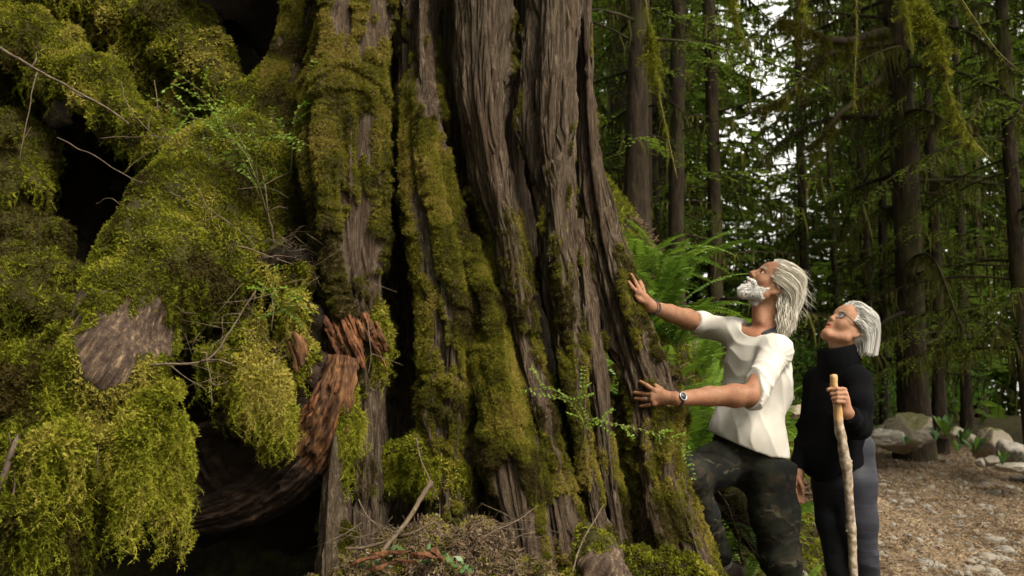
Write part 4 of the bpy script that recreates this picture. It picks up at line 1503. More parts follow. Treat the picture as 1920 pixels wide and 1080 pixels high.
for i, (px, Y, L, n, lab) in enumerate([
    (1345, 5.05, .62, 15, 'large bright sword fern behind the arms of the man'), (1285, 5.25, .66, 14, 'sword fern between the two arms of the man'), (1225, 5.7, .62, 13, 'sword fern just above the upper hand on the bark'),
    (1180, 6.3, .60, 12, 'sword fern high beside the edge of the cedar'), (1375, 5.8, .66, 13, 'sword fern behind the upper sleeve of the man'), (1270, 4.85, .5, 11, 'fern tucked behind the lower hand with the watch'),
    (1400, 6.6, .6, 11, 'shaded fern behind the bearded chin'), (1310, 6.5, .6, 12, 'shaded fern behind the raised forearm'), (1340, 7.4, .6, 11, 'fern on the upper slope below the straight slim trunk'), (1250, 7.2, .6, 11, 'fern on the upper slope behind the highest fern'), (1320, 5.5, .58, 13, 'bright fern left of the white shirt'), (1445, 7.2, .5, 10, 'dark fern behind the shoulder of the man'), (1390, 5.05, .4, 9, 'fern peeping out under the white shirt'),
    (1215, 5.35, .55, 12, 'fern at the cedar edge level with the upper hand'), (1195, 5.6, .6, 13, 'fern whose fronds stand highest along the cedar edge'), (1260, 5.9, .6, 12, 'fern in the middle of the slope behind the upper wrist'), (1330, 5.9, .55, 12, 'fern on the slope left of the sleeve'), (1235, 6.6, .6, 11, 'dim fern at the top of the slope'),
    (1445, 4.62, .34, 8, 'small fern at the bottom between the legs of the man'), (1512, 4.9, .36, 10, 'small fern between the man and the woman at knee height'), (1498, 5.3, .3, 8, 'small fern beyond the hanging hand of the woman')]):
    fern(g_at(px, Y), L * 1.22, n, 20 + i, lab)

# ------------------------------------------------------------------ people
def m_skin(name, base, red):
    t = NT(name)
    o = t.obj()
    c = t.ramp(t.noise(o, 28, 6, 0.7), [(0.3, tuple(x * 0.66 for x in base)), (0.5, base), (0.72, tuple(x * 1.22 for x in base))])
    c = t.mix(t.ramp(t.noise(o, 130, 3), [(0.58, 0.0), (0.7, 0.45)]), c, tuple(x * 0.55 for x in base))
    c = t.mix(t.ramp(t.noise(o, 9, 3), [(0.5, 0.0), (0.7, 0.35)]), c, red)
    c = t.mix(t.attr('lip'), c, tuple(x * y for x, y in zip(red, (0.95, 0.8, 0.85))))
    c = t.mix(t.attr('grey'), c, (0.60, 0.57, 0.52))
    b = t.bump(t.noise(o, 150, 5, 0.65), 0.6, 0.0025)
    b = t.bump(t.attr('crease'), 1.0, 0.003, b)
    t.pr(c, 0.58, b, 0.3, 0.06)
    return t.m
M['skin_m'] = m_skin('weathered_skin', (0.27, 0.130, 0.072), (0.29, 0.095, 0.05))
M['skin_w'] = m_skin('fair_skin', (0.33, 0.168, 0.100), (0.33, 0.118, 0.07))

def m_hair(name, a, b):
    t = NT(name)
    c = t.ramp(t.attr('tone'), [(0.0, a), (1.0, b)])
    t.pr(c, 0.42, None, 0.4)
    return t.m
M['hair_m'] = m_hair('white_hair', (0.36, 0.31, 0.23), (0.80, 0.76, 0.67))
M['hair_w'] = m_hair('silver_hair', (0.26, 0.25, 0.235), (0.78, 0.76, 0.72))
M['beard'] = m_hair('white_beard', (0.46, 0.42, 0.37), (0.90, 0.88, 0.84))

def m_cloth(name, a, b, sc=350, bump=0.3, rough=0.9, sheen=0.15):
    t = NT(name)
    o = t.obj()
    c = t.ramp(t.noise(o, 6, 4), [(0.3, a), (0.7, b)])
    w = t.math('ADD', t.noise(o, sc, 2), t.math('MULTIPLY', t.noise(o, 40, 4), 0.6))
    t.pr(c, rough, t.bump(w, bump, 0.002), 0.15, sheen=sheen)
    return t.m
M['shirt'] = m_cloth('white_cotton', (0.50, 0.47, 0.42), (0.60, 0.57, 0.52))
M['black_tee'] = m_cloth('black_cotton', (0.008, 0.008, 0.009), (0.014, 0.014, 0.015))
def m_camo():
    t = NT('camouflage_cotton')
    o = t.obj()
    q = t.mapping(o, (1.0, 1.0, 1.6))
    n1 = t.noise(q, 8, 3, 0.5, 1.2)
    n2 = t.noise(t.mapping(o, (1.3, 1, 1.9), (0, 0, 0), (4, 2, 1)), 9, 3, 0.5, 1.4)
    n3 = t.noise(t.mapping(o, (1.2, 1, 2.2), (0, 0, 0), (9, 5, 3)), 12, 3, 0.5, 1.2)
    c = t.mix(t.ramp(n1, [(0.50, 0.0), (0.53, 1.0)]), (0.0075, 0.008, 0.007), (0.015, 0.016, 0.010))
    c = t.mix(t.ramp(n2, [(0.57, 0.0), (0.60, 1.0)]), c, (0.026, 0.020, 0.013))
    c = t.mix(t.ramp(n3, [(0.63, 0.0), (0.66, 1.0)]), c, (0.055, 0.050, 0.030))
    t.pr(c, 0.85, t.bump(t.noise(o, 300, 2), 0.25, 0.002), 0.2)
    return t.m
M['camo'] = m_camo()
def m_knit():
    t = NT('black_rib_knit')
    o = t.obj()
    sp = t.new('ShaderNodeSeparateXYZ')
    t.set(sp.inputs[0], o)
    u = t.math('ADD', t.math('MULTIPLY', sp.outputs['X'], 0.77), t.math('MULTIPLY', sp.outputs['Y'], 0.64))
    w = t.math('SINE', t.math('MULTIPLY', t.math('ADD', u, t.math('MULTIPLY', t.noise(o, 8, 2), 0.01)), 900.0))
    w = t.math('ADD', w, t.math('MULTIPLY', t.noise(o, 260, 3), 2.0))
    t.pr((0.0035, 0.0036, 0.0045), 0.95, t.bump(w, 0.2, 0.0014), 0.06)
    return t.m
M['knit'] = m_knit()
def m_legging():
    t = NT('navy_leggings')
    o = t.obj()
    n = t.noise(t.mapping(o, (3, 3, 90)), 1.0, 5, 0.6)
    c = t.ramp(n, [(0.35, (0.009, 0.010, 0.016)), (0.55, (0.012, 0.013, 0.022)), (0.72, (0.020, 0.022, 0.035))])
    t.pr(c, 0.62, t.bump(n, 0.15, 0.002), 0.35)
    return t.m
M['legging'] = m_legging()
def m_plain(name, c, rough=0.4, metallic=0.0, spec=0.5):
    t = NT(name)
    f = t.noise(t.obj(), 120, 3)
    t.pr(t.ramp(f, [(0.3, tuple(x * 0.85 for x in c)), (0.7, c)]), rough, None, spec, metallic=metallic)
    return t.m
M['black_gloss'] = m_plain('black_plastic', (0.012, 0.012, 0.014), 0.25)
M['leather'] = m_plain('black_leather', (0.015, 0.013, 0.012), 0.5)
M['steel'] = m_plain('steel', (0.55, 0.55, 0.55), 0.25, 1.0)
M['gold'] = m_plain('gold', (0.80, 0.55, 0.22), 0.25, 1.0)
M['eye_white'] = m_plain('eye_white', (0.62, 0.58, 0.54), 0.15)
M['iris'] = m_plain('iris', (0.03, 0.035, 0.04), 0.1)
M['shoe'] = m_plain('brown_shoe', (0.060, 0.032, 0.026), 0.6)
M['sock'] = m_cloth('grey_sock', (0.20, 0.20, 0.20), (0.30, 0.30, 0.31))
def m_glass():
    t = NT('lens_glass')
    gl = t.new('ShaderNodeBsdfGlossy'); gl.inputs['Roughness'].default_value = 0.05
    tr = t.new('ShaderNodeBsdfTransparent'); tr.inputs['Color'].default_value = (.85, .85, .88, 1)
    mx = t.new('ShaderNodeMixShader'); mx.inputs[0].default_value = 0.10
    t.t.links.new(tr.outputs[0], mx.inputs[1]); t.t.links.new(gl.outputs[0], mx.inputs[2]); t.t.links.new(mx.outputs[0], t.out.inputs['Surface'])
    return t.m
M['lens'] = m_glass()

class Head:
    def __init__(self, px, py, Y, yaw, tilt, s=1.0, roll=0.0):
        self.O = at(px, py, Y)
        f0 = A(-math.cos(yaw), -math.sin(yaw), 0)
        z = A(0, 0, 1)
        self.f = f0 * math.cos(tilt) + z * math.sin(tilt)
        self.u = -f0 * math.sin(tilt) + z * math.cos(tilt)
        self.l = np.cross(self.u, self.f)
        self.R = np.stack([self.f, self.l, self.u], 1)
        self.s = s
    def w(self, *p):
        return self.O + self.R @ (np.array(p, float) * self.s)
    def W(self, P):
        return self.O + (np.asarray(P) * self.s) @ self.R.T
    def loc(self, P):
        return ((np.asarray(P) - self.O) @ self.R) / self.s
    def ell(self, c, r, k=0.012, op='u', rot=None):
        R = self.R if rot is None else self.R @ rot
        return ell(self.w(*c), np.array(r) * self.s, R, k * self.s, op)
    def cone(self, a, b, ra, rb, k=0.012, op='u'):
        return cone(self.w(*a), self.w(*b), ra * self.s, rb * self.s, k * self.s, op)

def head_prims(h, male=True):
    m = 1.0 if male else 0.0
    pr = [h.ell((-0.010, 0, 0.052), (0.097, 0.074, 0.084)),
          h.ell((0.042, 0, 0.010), (0.050, 0.058, 0.082), 0.03),
          h.ell((0.058, 0, 0.062), (0.036, 0.056, 0.040), 0.03)]
    for s in (-1, 1):
        pr += [h.cone((0.012, s * 0.054, -0.045), (0.070, s * 0.018, -0.080), 0.018, 0.016, 0.022),
               h.cone((0.010, s * 0.062, 0.0), (0.012, s * 0.055, -0.050), 0.014, 0.014, 0.02),
               h.ell((0.061, s * 0.038, -0.004), (0.020, 0.018, 0.020), 0.03),                   # cheek
               h.cone((0.083, s * 0.012, 0.043), (0.070, s * 0.046, 0.042), 0.0085, 0.008, 0.014)]  # brow
    pr += [h.ell((0.080, 0, -0.076), (0.017, 0.020, 0.016), 0.018),                               # chin
           h.cone((0.076, 0, -0.030), (0.074, 0, -0.066), 0.020, 0.018, 0.02)]
    for s in (-1, 1):
        pr.append(h.ell((0.092, s * 0.031, 0.026), (0.016, 0.017, 0.011), 0.012, 's'))           # eye sockets
        pr.append(h.ell((0.0735, s * 0.031, 0.026), (0.0122, 0.0125, 0.0120), 0.004))
        pr.append(h.cone((0.0835, s * 0.022, 0.0335), (0.0765, s * 0.042, 0.032), 0.0040, 0.0036, 0.005))   # upper lid
        pr.append(h.cone((0.0825, s * 0.022, 0.0190), (0.0765, s * 0.041, 0.0195), 0.0034, 0.0032, 0.006))
    n = 1.0 if male else 0.86
    pr += [h.cone((0.088, 0, 0.036), (0.110 * (0.3 + 0.7 * n), 0, 0.0025), 0.0085 * n, 0.0105 * n, 0.012),
           h.ell((0.1085 * (0.3 + 0.7 * n), 0, -0.002), (0.0115 * n, 0.0110 * n, 0.0095 * n), 0.008)]
    for s in (-1, 1):
        pr.append(h.ell((0.098 * (0.3 + 0.7 * n), s * 0.0115, -0.006), (0.0105, 0.0070 * n, 0.0075), 0.006))
        pr.append(h.ell((0.1035 * (0.3 + 0.7 * n), s * 0.0058, -0.0135), (0.0048, 0.0030, 0.0038), 0.003, 's'))
    pr += [h.cone((0.094, 0.0, -0.0315), (0.086, 0.018, -0.0375), 0.0062, 0.0030, 0.006), h.cone((0.094, 0.0, -0.0315), (0.086, -0.018, -0.0375), 0.0062, 0.0030, 0.006),
           h.cone((0.0920, 0.0, -0.0475), (0.084, 0.017, -0.0415), 0.0068, 0.0030, 0.006), h.cone((0.0920, 0.0, -0.0475), (0.084, -0.017, -0.0415), 0.0068, 0.0030, 0.006),
           h.cone((0.0985, 0.012, -0.0395), (0.0985, -0.012, -0.0395), 0.0026, 0.0026, 0.003, 's'),
           h.cone((0.096, 0.02, -0.0395), (0.092, 0.0, -0.0395), 0.0022, 0.003, 0.003, 's'), h.cone((0.096, -0.02, -0.0395), (0.092, 0.0, -0.0395), 0.0022, 0.003, 0.003, 's')]
    for s in (-1, 1):                                                                             # ears
        a = math.radians(-14)
        rot = np.array([[math.cos(a), 0, math.sin(a)], [0, 1, 0], [-math.sin(a), 0, math.cos(a)]])
        pr += [h.ell((-0.010, s * 0.073, 0.006), (0.0185, 0.0095, 0.0305), 0.006, 'u', rot),
               h.ell((-0.004, s * 0.083, 0.007), (0.0105, 0.0065, 0.0190), 0.004, 's', rot),
               h.ell((-0.002, s * 0.071, -0.022), (0.0085, 0.0070, 0.0095), 0.006)]
    return pr

def head_attrs(h, V):
    q = h.loc(V)
    a, b, c = q[:, 0], q[:, 1], q[:, 2]
    near = (np.abs(a) < 0.14) & (np.abs(c) < 0.16) & (np.abs(b) < 0.1)
    lip = near * sstep(0.079, 0.087, a) * sstep(0.022, 0.015, np.abs(b)) * sstep(-0.055, -0.050, c) * sstep(-0.026, -0.030, c)
    crease = near * sstep(0.045, 0.06, c) * sstep(0.03, 0.05, a) * .5 * np.sin(c * 900 + 2 * np.sin(b * 60))
    return lip, crease, near

def strands(P0, D0, n_steps, step, fn, radius, tone, rng, sides=3):
    """many tapering hairs at once: positions P0, start directions D0, fn(P, D, t) gives the next direction and position"""
    n = len(P0)
    pts = [P0]
    D = D0
    P = P0
    for i in range(n_steps):
        t = i / n_steps
        P, D = fn(P, D, t, step)
        pts.append(P)
    C = np.stack(pts, 1)                                  # n, m, 3
    m = C.shape[1]
    T = unit(np.gradient(C, axis=1))
    ref = unit(rng.normal(0, 1, (n, 1, 3)) + 0 * C)
    N = unit(np.cross(T, ref))
    B = np.cross(T, N)
    sides = 2                                            # flat ribbons
    a = np.arange(sides) * 2 * np.pi / sides
    rad = 1.2 * np.asarray(radius)[:, None] * np.interp(np.linspace(0, 1, m), [0, 0.15, 0.7, 1], [0.8, 1, 0.85, 0.15])[None]
    V = C[:, :, None] + rad[..., None, None] * (N[:, :, None] * np.cos(a)[None, None, :, None] + B[:, :, None] * np.sin(a)[None, None, :, None])
    base = np.arange(n)[:, None, None] * m * sides
    i = np.arange(m - 1)[None, :, None] * sides
    j = np.arange(1)[None, None]
    k = j + 1
    F = np.stack([base + i + j, base + i + k, base + i + sides + k, base + i + sides + j], -1).reshape(-1, 4)
    tn = np.repeat(np.asarray(tone), m * sides)
    return V.reshape(-1, 3), F, tn

def ring(c, ax, r, rt, n=28, sides=6, squash=None):
    """a closed band: torus of radius r, tube rt, round axis ax"""
    ax = unit(ax)
    x = unit(np.cross(ax, A(0.3, 0.1, 1)))
    y = np.cross(ax, x)
    a = np.linspace(0, 2 * np.pi, n, endpoint=False)
    b = np.linspace(0, 2 * np.pi, sides, endpoint=False)
    e = x[None] * np.cos(a)[:, None] + y[None] * np.sin(a)[:, None]
    wv = rt if np.isscalar(rt) else rt[1]
    rr = rt if np.isscalar(rt) else rt[0]
    V = c + e[:, None] * (r + rr * np.cos(b))[None, :, None] + ax * (wv * np.sin(b))[None, :, None]
    F = []
    for i in range(n):
        for j in range(sides):
            F.append((i * sides + j, ((i + 1) % n) * sides + j, ((i + 1) % n) * sides + (j + 1) % sides, i * sides + (j + 1) % sides))
    return V.reshape(-1, 3), np.array(F)

def ball(c, r, n=12, m=8):
    a = np.linspace(0, 2 * np.pi, n, endpoint=False)
    b = np.linspace(0.02, np.pi - 0.02, m)
    V = np.stack([np.sin(b)[:, None] * np.cos(a), np.sin(b)[:, None] * np.sin(a), np.cos(b)[:, None] + 0 * a], -1).reshape(-1, 3)
    return np.asarray(c) + V * np.asarray(r), grid_faces(n, m, True)[:, ::-1]

def finger(pts, r0, r1, k=0.006):
    n = len(pts)
    return chain(pts, np.linspace(r0, r1, n), k)

def fold(t, P, f, seed):
    w = np.sin(t * f * 1.7 + 3.0 * noise(P * 4.5, seed) + 0.9 * noise(P * 11, seed + 3))
    return (1 - 2 * np.abs(w) ** 0.6) * (0.6 + 0.4 * noise(P * 5, seed + 7))

# ---------------------------------------------------------------- the man
def build_man():
    foot = at(1500, 1265, 4.47)
    man = thing('person', foot, 'bearded white-haired man in white shirt and camouflage trousers leaning both hands on the cedar', 'person')
    yaw = math.radians(33)
    f0, l0 = A(-math.cos(yaw), -math.sin(yaw), 0), A(math.sin(yaw), -math.cos(yaw), 0)
    lean = math.radians(6)
    u0 = unit(A(0, 0, 1) + f0 * math.tan(lean))
    R0 = np.stack([unit(np.cross(l0, u0)), l0, u0], 1)
    h = Head(1443, 545, 4.40, math.radians(4), math.radians(44))
    neck_b = at(1440, 628, 4.41)
    chest, belly, pelv = at(1420, 700, 4.39), at(1408, 785, 4.40), at(1420, 858, 4.43)
    sh_l, el_l, wr_l = at(1456, 657, 4.25), at(1408, 742, 4.10), None
    sh_r, el_r = at(1375, 622, 4.47), at(1318, 609, 4.58)
    # hands rest on the bark
    def S(px, py, lift=0.010, d=4.1):
        y = surf_y(px, py)
        return at(px, py, (y if y is not None else d) - lift)
    yl = min(surf_y(1232, 745), 4.12)
    wr_l = at(1270, 747.5, yl - 0.045)
    kn = [(1228, 733), (1223, 741), (1223, 749), (1227, 757)]
    md = [(1213, 723), (1206, 738.5), (1207, 748.5), (1214, 759.5)]
    tp = [(1200.5, 715.5), (1190, 736.5), (1191.5, 747.5), (1201.5, 762)]
    HL = [cone(wr_l, at(1246, 741, yl - .032), .024, .019, .012), cone(wr_l, at(1246, 751, yl - .032), .024, .017, .012),
          cone(at(1250, 746, yl - .034), at(1232, 746, yl - .026), .020, .014, .012)]
    fing_l = []
    for i in range(4):
        k3, m3, t3 = at(*kn[i], yl - .024), at(*md[i], min(surf_y(*md[i]) or yl, yl + .03) - .016), at(*tp[i], min(surf_y(*tp[i]) or yl, yl + .05) - .010)
        HL += [cone(at(1252, 743 + i * 2.5, yl - .034), k3, .013, .0105, .010)]
        rr = (.0092, .0096, .0092, .0082)[i]
        HL += finger([k3, m3 + A(0, -.006, 0), t3], rr * 1.08, rr * .82, .004)
        HL += [ell(k3 + A(0, -.004, 0), (.0100, .009, .0100), None, .008)]
        fing_l.append((k3, m3, t3))
    HL += finger([at(1247, 737, yl - .020), at(1236, 729, yl - .014), at(1229, 722.5, yl - .008)], .012, .0085, .008)
    yr = 4.30
    q = surf_y(1190, 545)
    yr = q if q else yr
    wr_r = at(1219, 574, yr + .02)
    HR = [cone(wr_r, at(1198, 549, yr - .012), .023, .018, .012), cone(wr_r, at(1206, 556, yr + .012), .024, .020, .012)]
    for (k_, m_, t_) in [((1199, 543), (1191, 529), (1183.5, 515)), ((1194, 549), (1186, 539.5), (1179, 529)), ((1203, 541), (1199, 529), (1193, 519)), ((1207, 547), (1204, 536), (1200, 527))]:
        far = .035 if k_[0] > 1200 else 0.0
        ya = surf_y(*m_) or yr
        yb = surf_y(*t_) or yr
        HR += finger([at(*k_, yr - .014 + far), at(*m_, min(ya, yr + .04) - .014 + far), at(*t_, min(yb, yr + .06) - .009 + far)], .0098, .0078, .005)
    HR += finger([at(1208, 566, yr - .006), at(1199, 562, yr - .018), at(1193, 556, yr - .018)], .012, .0085, .008)
    # one continuous body
    pr = head_prims(h, True)
    pr += [cone(h.w(-0.025, 0, -0.015), neck_b, .050, .052, .02), cone(h.w(0.016, 0, -0.05), at(1428, 622, 4.38), .036, .040, .02),
           cone(at(1432, 596, 4.37), at(1428, 604, 4.355), .016, .014, .02)]
    pr += [ell(chest, (.090, .135, .155), R0, .04), ell(belly, (.09, .125, .15), R0, .04), ell(pelv, (.09, .13, .11), R0, .04),
           cone(sh_l, sh_r, .045, .045, .03), cone(neck_b, chest, .05, .07, .03)]
    pr += chain([sh_l, el_l], [.050, .042], .03) + chain([el_l, at(1378, 742, 4.085), at(1330, 743, 4.065), wr_l], [.043, .046, .038, .0275], .02)
    pr += chain([sh_r, el_r], [.050, .044], .03) + chain([el_r, at(1288, 598, 4.54), at(1255, 587, 4.46), wr_r], [.044, .045, .037, .026], .02)
    hip_l, kn_l, an_l = at(1440, 880, 4.36), at(1464, 1045, 4.36), at(1497, 1232, 4.47)
    hip_r, kn_r, an_r = at(1395, 866, 4.48), at(1288, 886, 4.18), at(1350, 1046, 4.52)
    pr += chain([hip_l, kn_l, an_l], [.055, .038, .034], .03) + chain([hip_r, kn_r, an_r], [.055, .040, .032], .03)
    pr += HL + HR
    V, F = sdf_mesh(pr, 0.0040, margin=0.008)
    lip, crease, near = head_attrs(h, V)
    q = h.loc(V)
    a, b, c = q[:, 0], q[:, 1], q[:, 2]
    jaw = near * sstep(-0.004, 0.012, a) * np.clip(sstep(-0.016, -0.030, c - 0.0 + 0.25 * (0.075 - a).clip(0, .05) * 0) , 0, 1)
    line = np.interp(a, [0.0, 0.03, 0.06, 0.085, 0.10], [0.024, -0.020, -0.036, -0.020, -0.018])
    beard_m = near * sstep(0.004, -0.004, c - line) * sstep(-0.002, 0.01, a) * (np.abs(b) < 0.072) * sstep(-0.105, -0.095, c)
    beard_m = beard_m * (1 - lip)
    brow = near * np.exp(-((c - 0.047 + 0.15 * (np.abs(b) - .03)) / 0.005) ** 2) * sstep(.058, .066, a) * (np.abs(b) > .010) * (np.abs(b) < .048)
    add('body', V, F, M['skin_m'], man, attrs={'lip': lip, 'crease': crease, 'grey': np.clip(beard_m * .75 + brow * .6, 0, 1)})
    # eyes
    for s in (-1, 1):
        Ve, Fe = ball(h.w(0.0745, s * 0.031, 0.026), .0128, 14, 10)
        e = add('eye', Ve, Fe, M['eye_white'], man)
        Vi, Fi = ball(h.w(0.0822, s * 0.0312, 0.0275), .0056, 10, 8)
        sub('iris', Vi, Fi, M['iris'], e)
    # beard
    r = np.random.default_rng(12)
    n = vnormals(V, F)
    w = beard_m.copy()
    idx = r.choice(len(V), 5200, p=w / w.sum())
    P0, N0 = V[idx], n[idx]
    la = a[idx]
    Ld = np.interp(la, [0, .04, .08, .1], [.006, .009, .019, .016]) * r.uniform(.6, 1.25, len(idx))
    must = (c[idx] > -0.036) & (la > .07)
    Ld = np.where(must, .012, Ld)
    D0 = unit(N0 * .7 + h.R @ A(.35, 0, -.55) + r.normal(0, .22, P0.shape) + np.where(must[:, None], (np.sign(b[idx])[:, None] * h.l) * .7, 0))
    def fb(P, D, t, st):
        D = unit(D + A(0, 0, -.12) + r.normal(0, .05, D.shape))
        return P + D * (Ld / 5)[:, None], D
    Vb, Fb, tb = strands(P0 - N0 * .001, D0, 5, 1, fb, np.full(len(idx), .0009), np.clip(.35 + .65 * r.random(len(idx)) ** .5 + .3 * (la > .07), 0, 1), r)
    add('beard', Vb, Fb, M['beard'], man, attrs={'tone': tb})
    # hair: combed back over the crown, hanging in waves behind the neck
    g = -np.array([h.f[2], h.l[2], h.u[2]])                # gravity in the head's own axes
    E = np.array([.101, .080, .089]); C0 = A(-.010, 0, .052)
    def start(n):
        d = unit(r.normal(0, 1, (n * 5, 3)))
        p = C0 + d * E
        hl = np.interp(np.abs(p[:, 1]), [0, .03, .055, .07, .09], [.072, .067, .060, .050, .045])
        ok = (p[:, 0] < hl) & (p[:, 2] > np.interp(p[:, 0], [-.11, -.03, 0.0, .03, .05], [-.03, .0, .022, .020, .028]))
        return p[ok][:n]
    p0 = start(3000)
    n_ = len(p0)
    lay = r.uniform(1.03, 1.22, n_)
    wave = r.uniform(0, 6.28, n_)
    def fh(P, D, t, st):
        comb = A(-1, 0, .05) + 0 * P
        back = sstep(-.02, -.09, P[:, 0])[:, None]
        tuck = unit(A(-.055, 0, -.075) - P)
        D = unit(D * .75 + comb * .42 * (1 - back) + g * (.06 + .30 * back) + tuck * .26 * back + .16 * t * np.stack([np.sin(wave + t * 14), np.cos(wave * 1.7 + t * 12), 0 * wave], 1))
        Q = P + D * st
        e = (Q - C0) / E
        k = np.linalg.norm(e, axis=1)
        inside = k < lay
        Q[inside] = (C0 + (e / k[:, None]) * lay[:, None] * E)[inside]
        return Q, D
    Vh, Fh, th = strands(p0, unit(A(-.6, 0, .5) + (p0 - C0) * 6), 20, .0112, fh, r.uniform(.0007, .0014, n_), np.clip(r.normal(.62, .22, n_) + .18 * noise(p0 * 45, 5), 0, 1), r)
    # locks by the nape and behind the ear
    k2 = 1000
    side = r.choice([-1, 1], k2, p=[.4, .6])
    p1 = np.stack([r.uniform(-.085, -.030, k2), side * r.uniform(.02, .080, k2), r.uniform(-.02, .06, k2)], 1)
    wave2 = r.uniform(0, 6.28, k2)
    lk = r.integers(0, 22, k2)
    wave2 = lk * 1.3 + r.normal(0, .3, k2)
    def f2(P, D, t, st):
        D = unit(D * .6 + g * .55 + .42 * np.stack([np.sin(wave2 + t * 17), .8 * np.cos(wave2 * 1.7 + t * 15), 0 * wave2], 1))
        return P + D * st, D
    V2, F2, t2 = strands(p1, unit(np.tile(A(-.5, 0, -.2), (k2, 1))), 20, .0088, f2, r.uniform(.0008, .0015, k2), np.clip(r.normal(.55, .25, k2), 0, 1), r)
    add('hair', h.W(np.vstack([Vh, V2])), np.vstack([Fh, F2 + len(Vh)]), M['hair_m'], man, attrs={'tone': np.concatenate([th, t2])})
    k3 = 160
    pf = start(k3); k3 = len(pf)
    def f3(P, D, t, st):
        D = unit(D + r.normal(0, .22, D.shape) + g * .12 + A(-.12, 0, 0))
        return P + D * st, D
    V3, F3_, t3 = strands(C0 + (pf - C0) * 1.12, unit((pf - C0) * 4 + A(-.8, 0, 0)), 12, .008, f3, np.full(k3, .0005), np.full(k3, .9), r)
    add('stray_hair', h.W(V3), F3_, M['hair_m'], man, attrs={'tone': t3})
    # a close cap of hair under the strands
    cp = [h.ell((-.014, 0, .053), (.100, .080, .089), .01)]
    def cut(P, d):
        x = h.loc(P)
        hl = np.interp(np.abs(x[..., 1]), [0, .03, .055, .07, .09], [.068, .062, .055, .044, .035])
        lowz = np.interp(x[..., 0], [-.11, -.03, 0.0, .03, .05], [-.05, -.03, .026, .024, .032])
        return np.maximum(np.maximum(d, x[..., 0] - hl), lowz - x[..., 2])
    Vc, Fc = sdf_mesh(cp, .004, cut, margin=.008)
    add('hair_cap', Vc, Fc, M['hair_m'], man, attrs={'tone': .55 + .3 * noise(h.loc(Vc) * A(20, 90, 90), 3)})
    # shirt
    sp = [ell(chest, (.122, .168, .19), R0, .06), ell(belly + A(0, 0, .01), (.126, .158, .19), R0, .06), ell(at(1412, 850, 4.41), (.142, .172, .16), R0, .06), ell(at(1390, 815, 4.38), (.125, .160, .13), R0, .06),
          cone(sh_l, at(1436, 642, 4.40), .064, .060, .05), cone(sh_r, at(1426, 636, 4.41), .060, .062, .05), cone(at(1450, 655, 4.44), at(1452, 740, 4.44), .075, .085, .06)]
    cuff_l, cuff_r = at(1353, 738.5, 4.075), at(1302, 602.5, 4.555)
    ax_l = unit(cuff_l - el_l); ax_r = unit(cuff_r - el_r)
    sp += chain([sh_l, el_l + A(0.005, 0, 0), cuff_l + ax_l * .03], [.066, .056, .047], .03)
    sp += chain([sh_r, el_r, cuff_r + ax_r * .03], [.064, .056, .050], .03)
    sp += [ell(cuff_l - ax_l * .016, (.026, .046, .046), np.stack([ax_l, unit(np.cross(ax_l, A(0, 0, 1))), unit(np.cross(np.cross(ax_l, A(0, 0, 1)), ax_l))], 1), .008)]
    sp += [ell(cuff_r - ax_r * .016, (.026, .049, .049), np.stack([ax_r, unit(np.cross(ax_r, A(0, 0, 1))), unit(np.cross(np.cross(ax_r, A(0, 0, 1)), ax_r))], 1), .008)]
    ua = unit(el_l - sh_l)
    hem = at(1328, 806, 4.33)
    hem2 = at(1482, 880, 4.45)
    slope = (hem2[2] - hem[2]) / (hem2[0] - hem[0])
    nk = unit(h.w(-.01, 0, -.02) - neck_b)
    nk = unit(nk + f0 * .35)
    def post(P, d):
        dl = np.linalg.norm(P - el_l, axis=-1)
        tl = (P - sh_l) @ ua + .35 * ((P - el_l) @ ax_l)
        arm = sstep(.22, .06, dl)
        fl = fold(tl, P, 34, 5)
        dr = np.linalg.norm(P - el_r, axis=-1)
        fr = fold((P - el_r) @ ax_r, P, 30, 6)
        q = (P - belly) @ R0
        tor = -ridged(np.stack([q[..., 0] * 9 + q[..., 2] * 5.5, q[..., 1] * 9 - q[..., 2] * 2.5, q[..., 2] * 2.2], -1), 2, 9)
        ap = P - at(1446, 672, 4.3)
        dg = fold(np.arctan2(ap[..., 2], -ap[..., 0]), P, 4.2, 15) * sstep(.03, .12, np.linalg.norm(ap, axis=-1))
        vd = fold(P[..., 0] * .9 - P[..., 1] * .4 + .25 * P[..., 2], P, 24, 17)
        up = sstep(-.1, .12, q[..., 2])
        wr = .0062 * fl * arm + .0058 * fr * sstep(.2, .05, dr) + (1 - arm) * (.003 * tor + .0030 * dg * sstep(.34, .14, np.linalg.norm(ap, axis=-1)) + .0050 * vd * (1 - up))
        d = d - wr
        d = np.maximum(d, (P - cuff_l) @ ax_l)
        d = np.maximum(d, (P - cuff_r) @ ax_r)
        zl = hem[2] + slope * (np.minimum(P[..., 0], hem[0] + .25) - hem[0]) - .005 * np.sin((P[..., 0] + P[..., 1]) * 22)
        d = np.maximum(d, (zl - P[..., 2]) * .9)
        # neckline: an opening round the neck
        nc = neck_b + f0 * .030 + l0 * .012
        t = (P - nc) @ nk
        rad = np.linalg.norm(P - nc - t[..., None] * nk, axis=-1)
        d = np.maximum(d, np.minimum(.092 - rad, t + .075))
        return d
    V, F = sdf_mesh(sp, .0055, post, margin=.03)
    sh = add('shirt', V, F, M['shirt'], man)
    # hem seam
    tee = [ell(chest, (.118, .164, .185), R0, .06), cone(sh_l, at(1436, 642, 4.40), .056, .054, .05), cone(sh_r, at(1426, 636, 4.41), .054, .056, .05), cone(neck_b - nk * .03, neck_b + nk * .06, .080, .066, .02)]
    def ptee(P, d):
        t = (P - neck_b) @ nk
        rad = np.linalg.norm(P - neck_b - t[..., None] * nk, axis=-1)
        return np.maximum(np.maximum(d, t - .040), rad - .125)
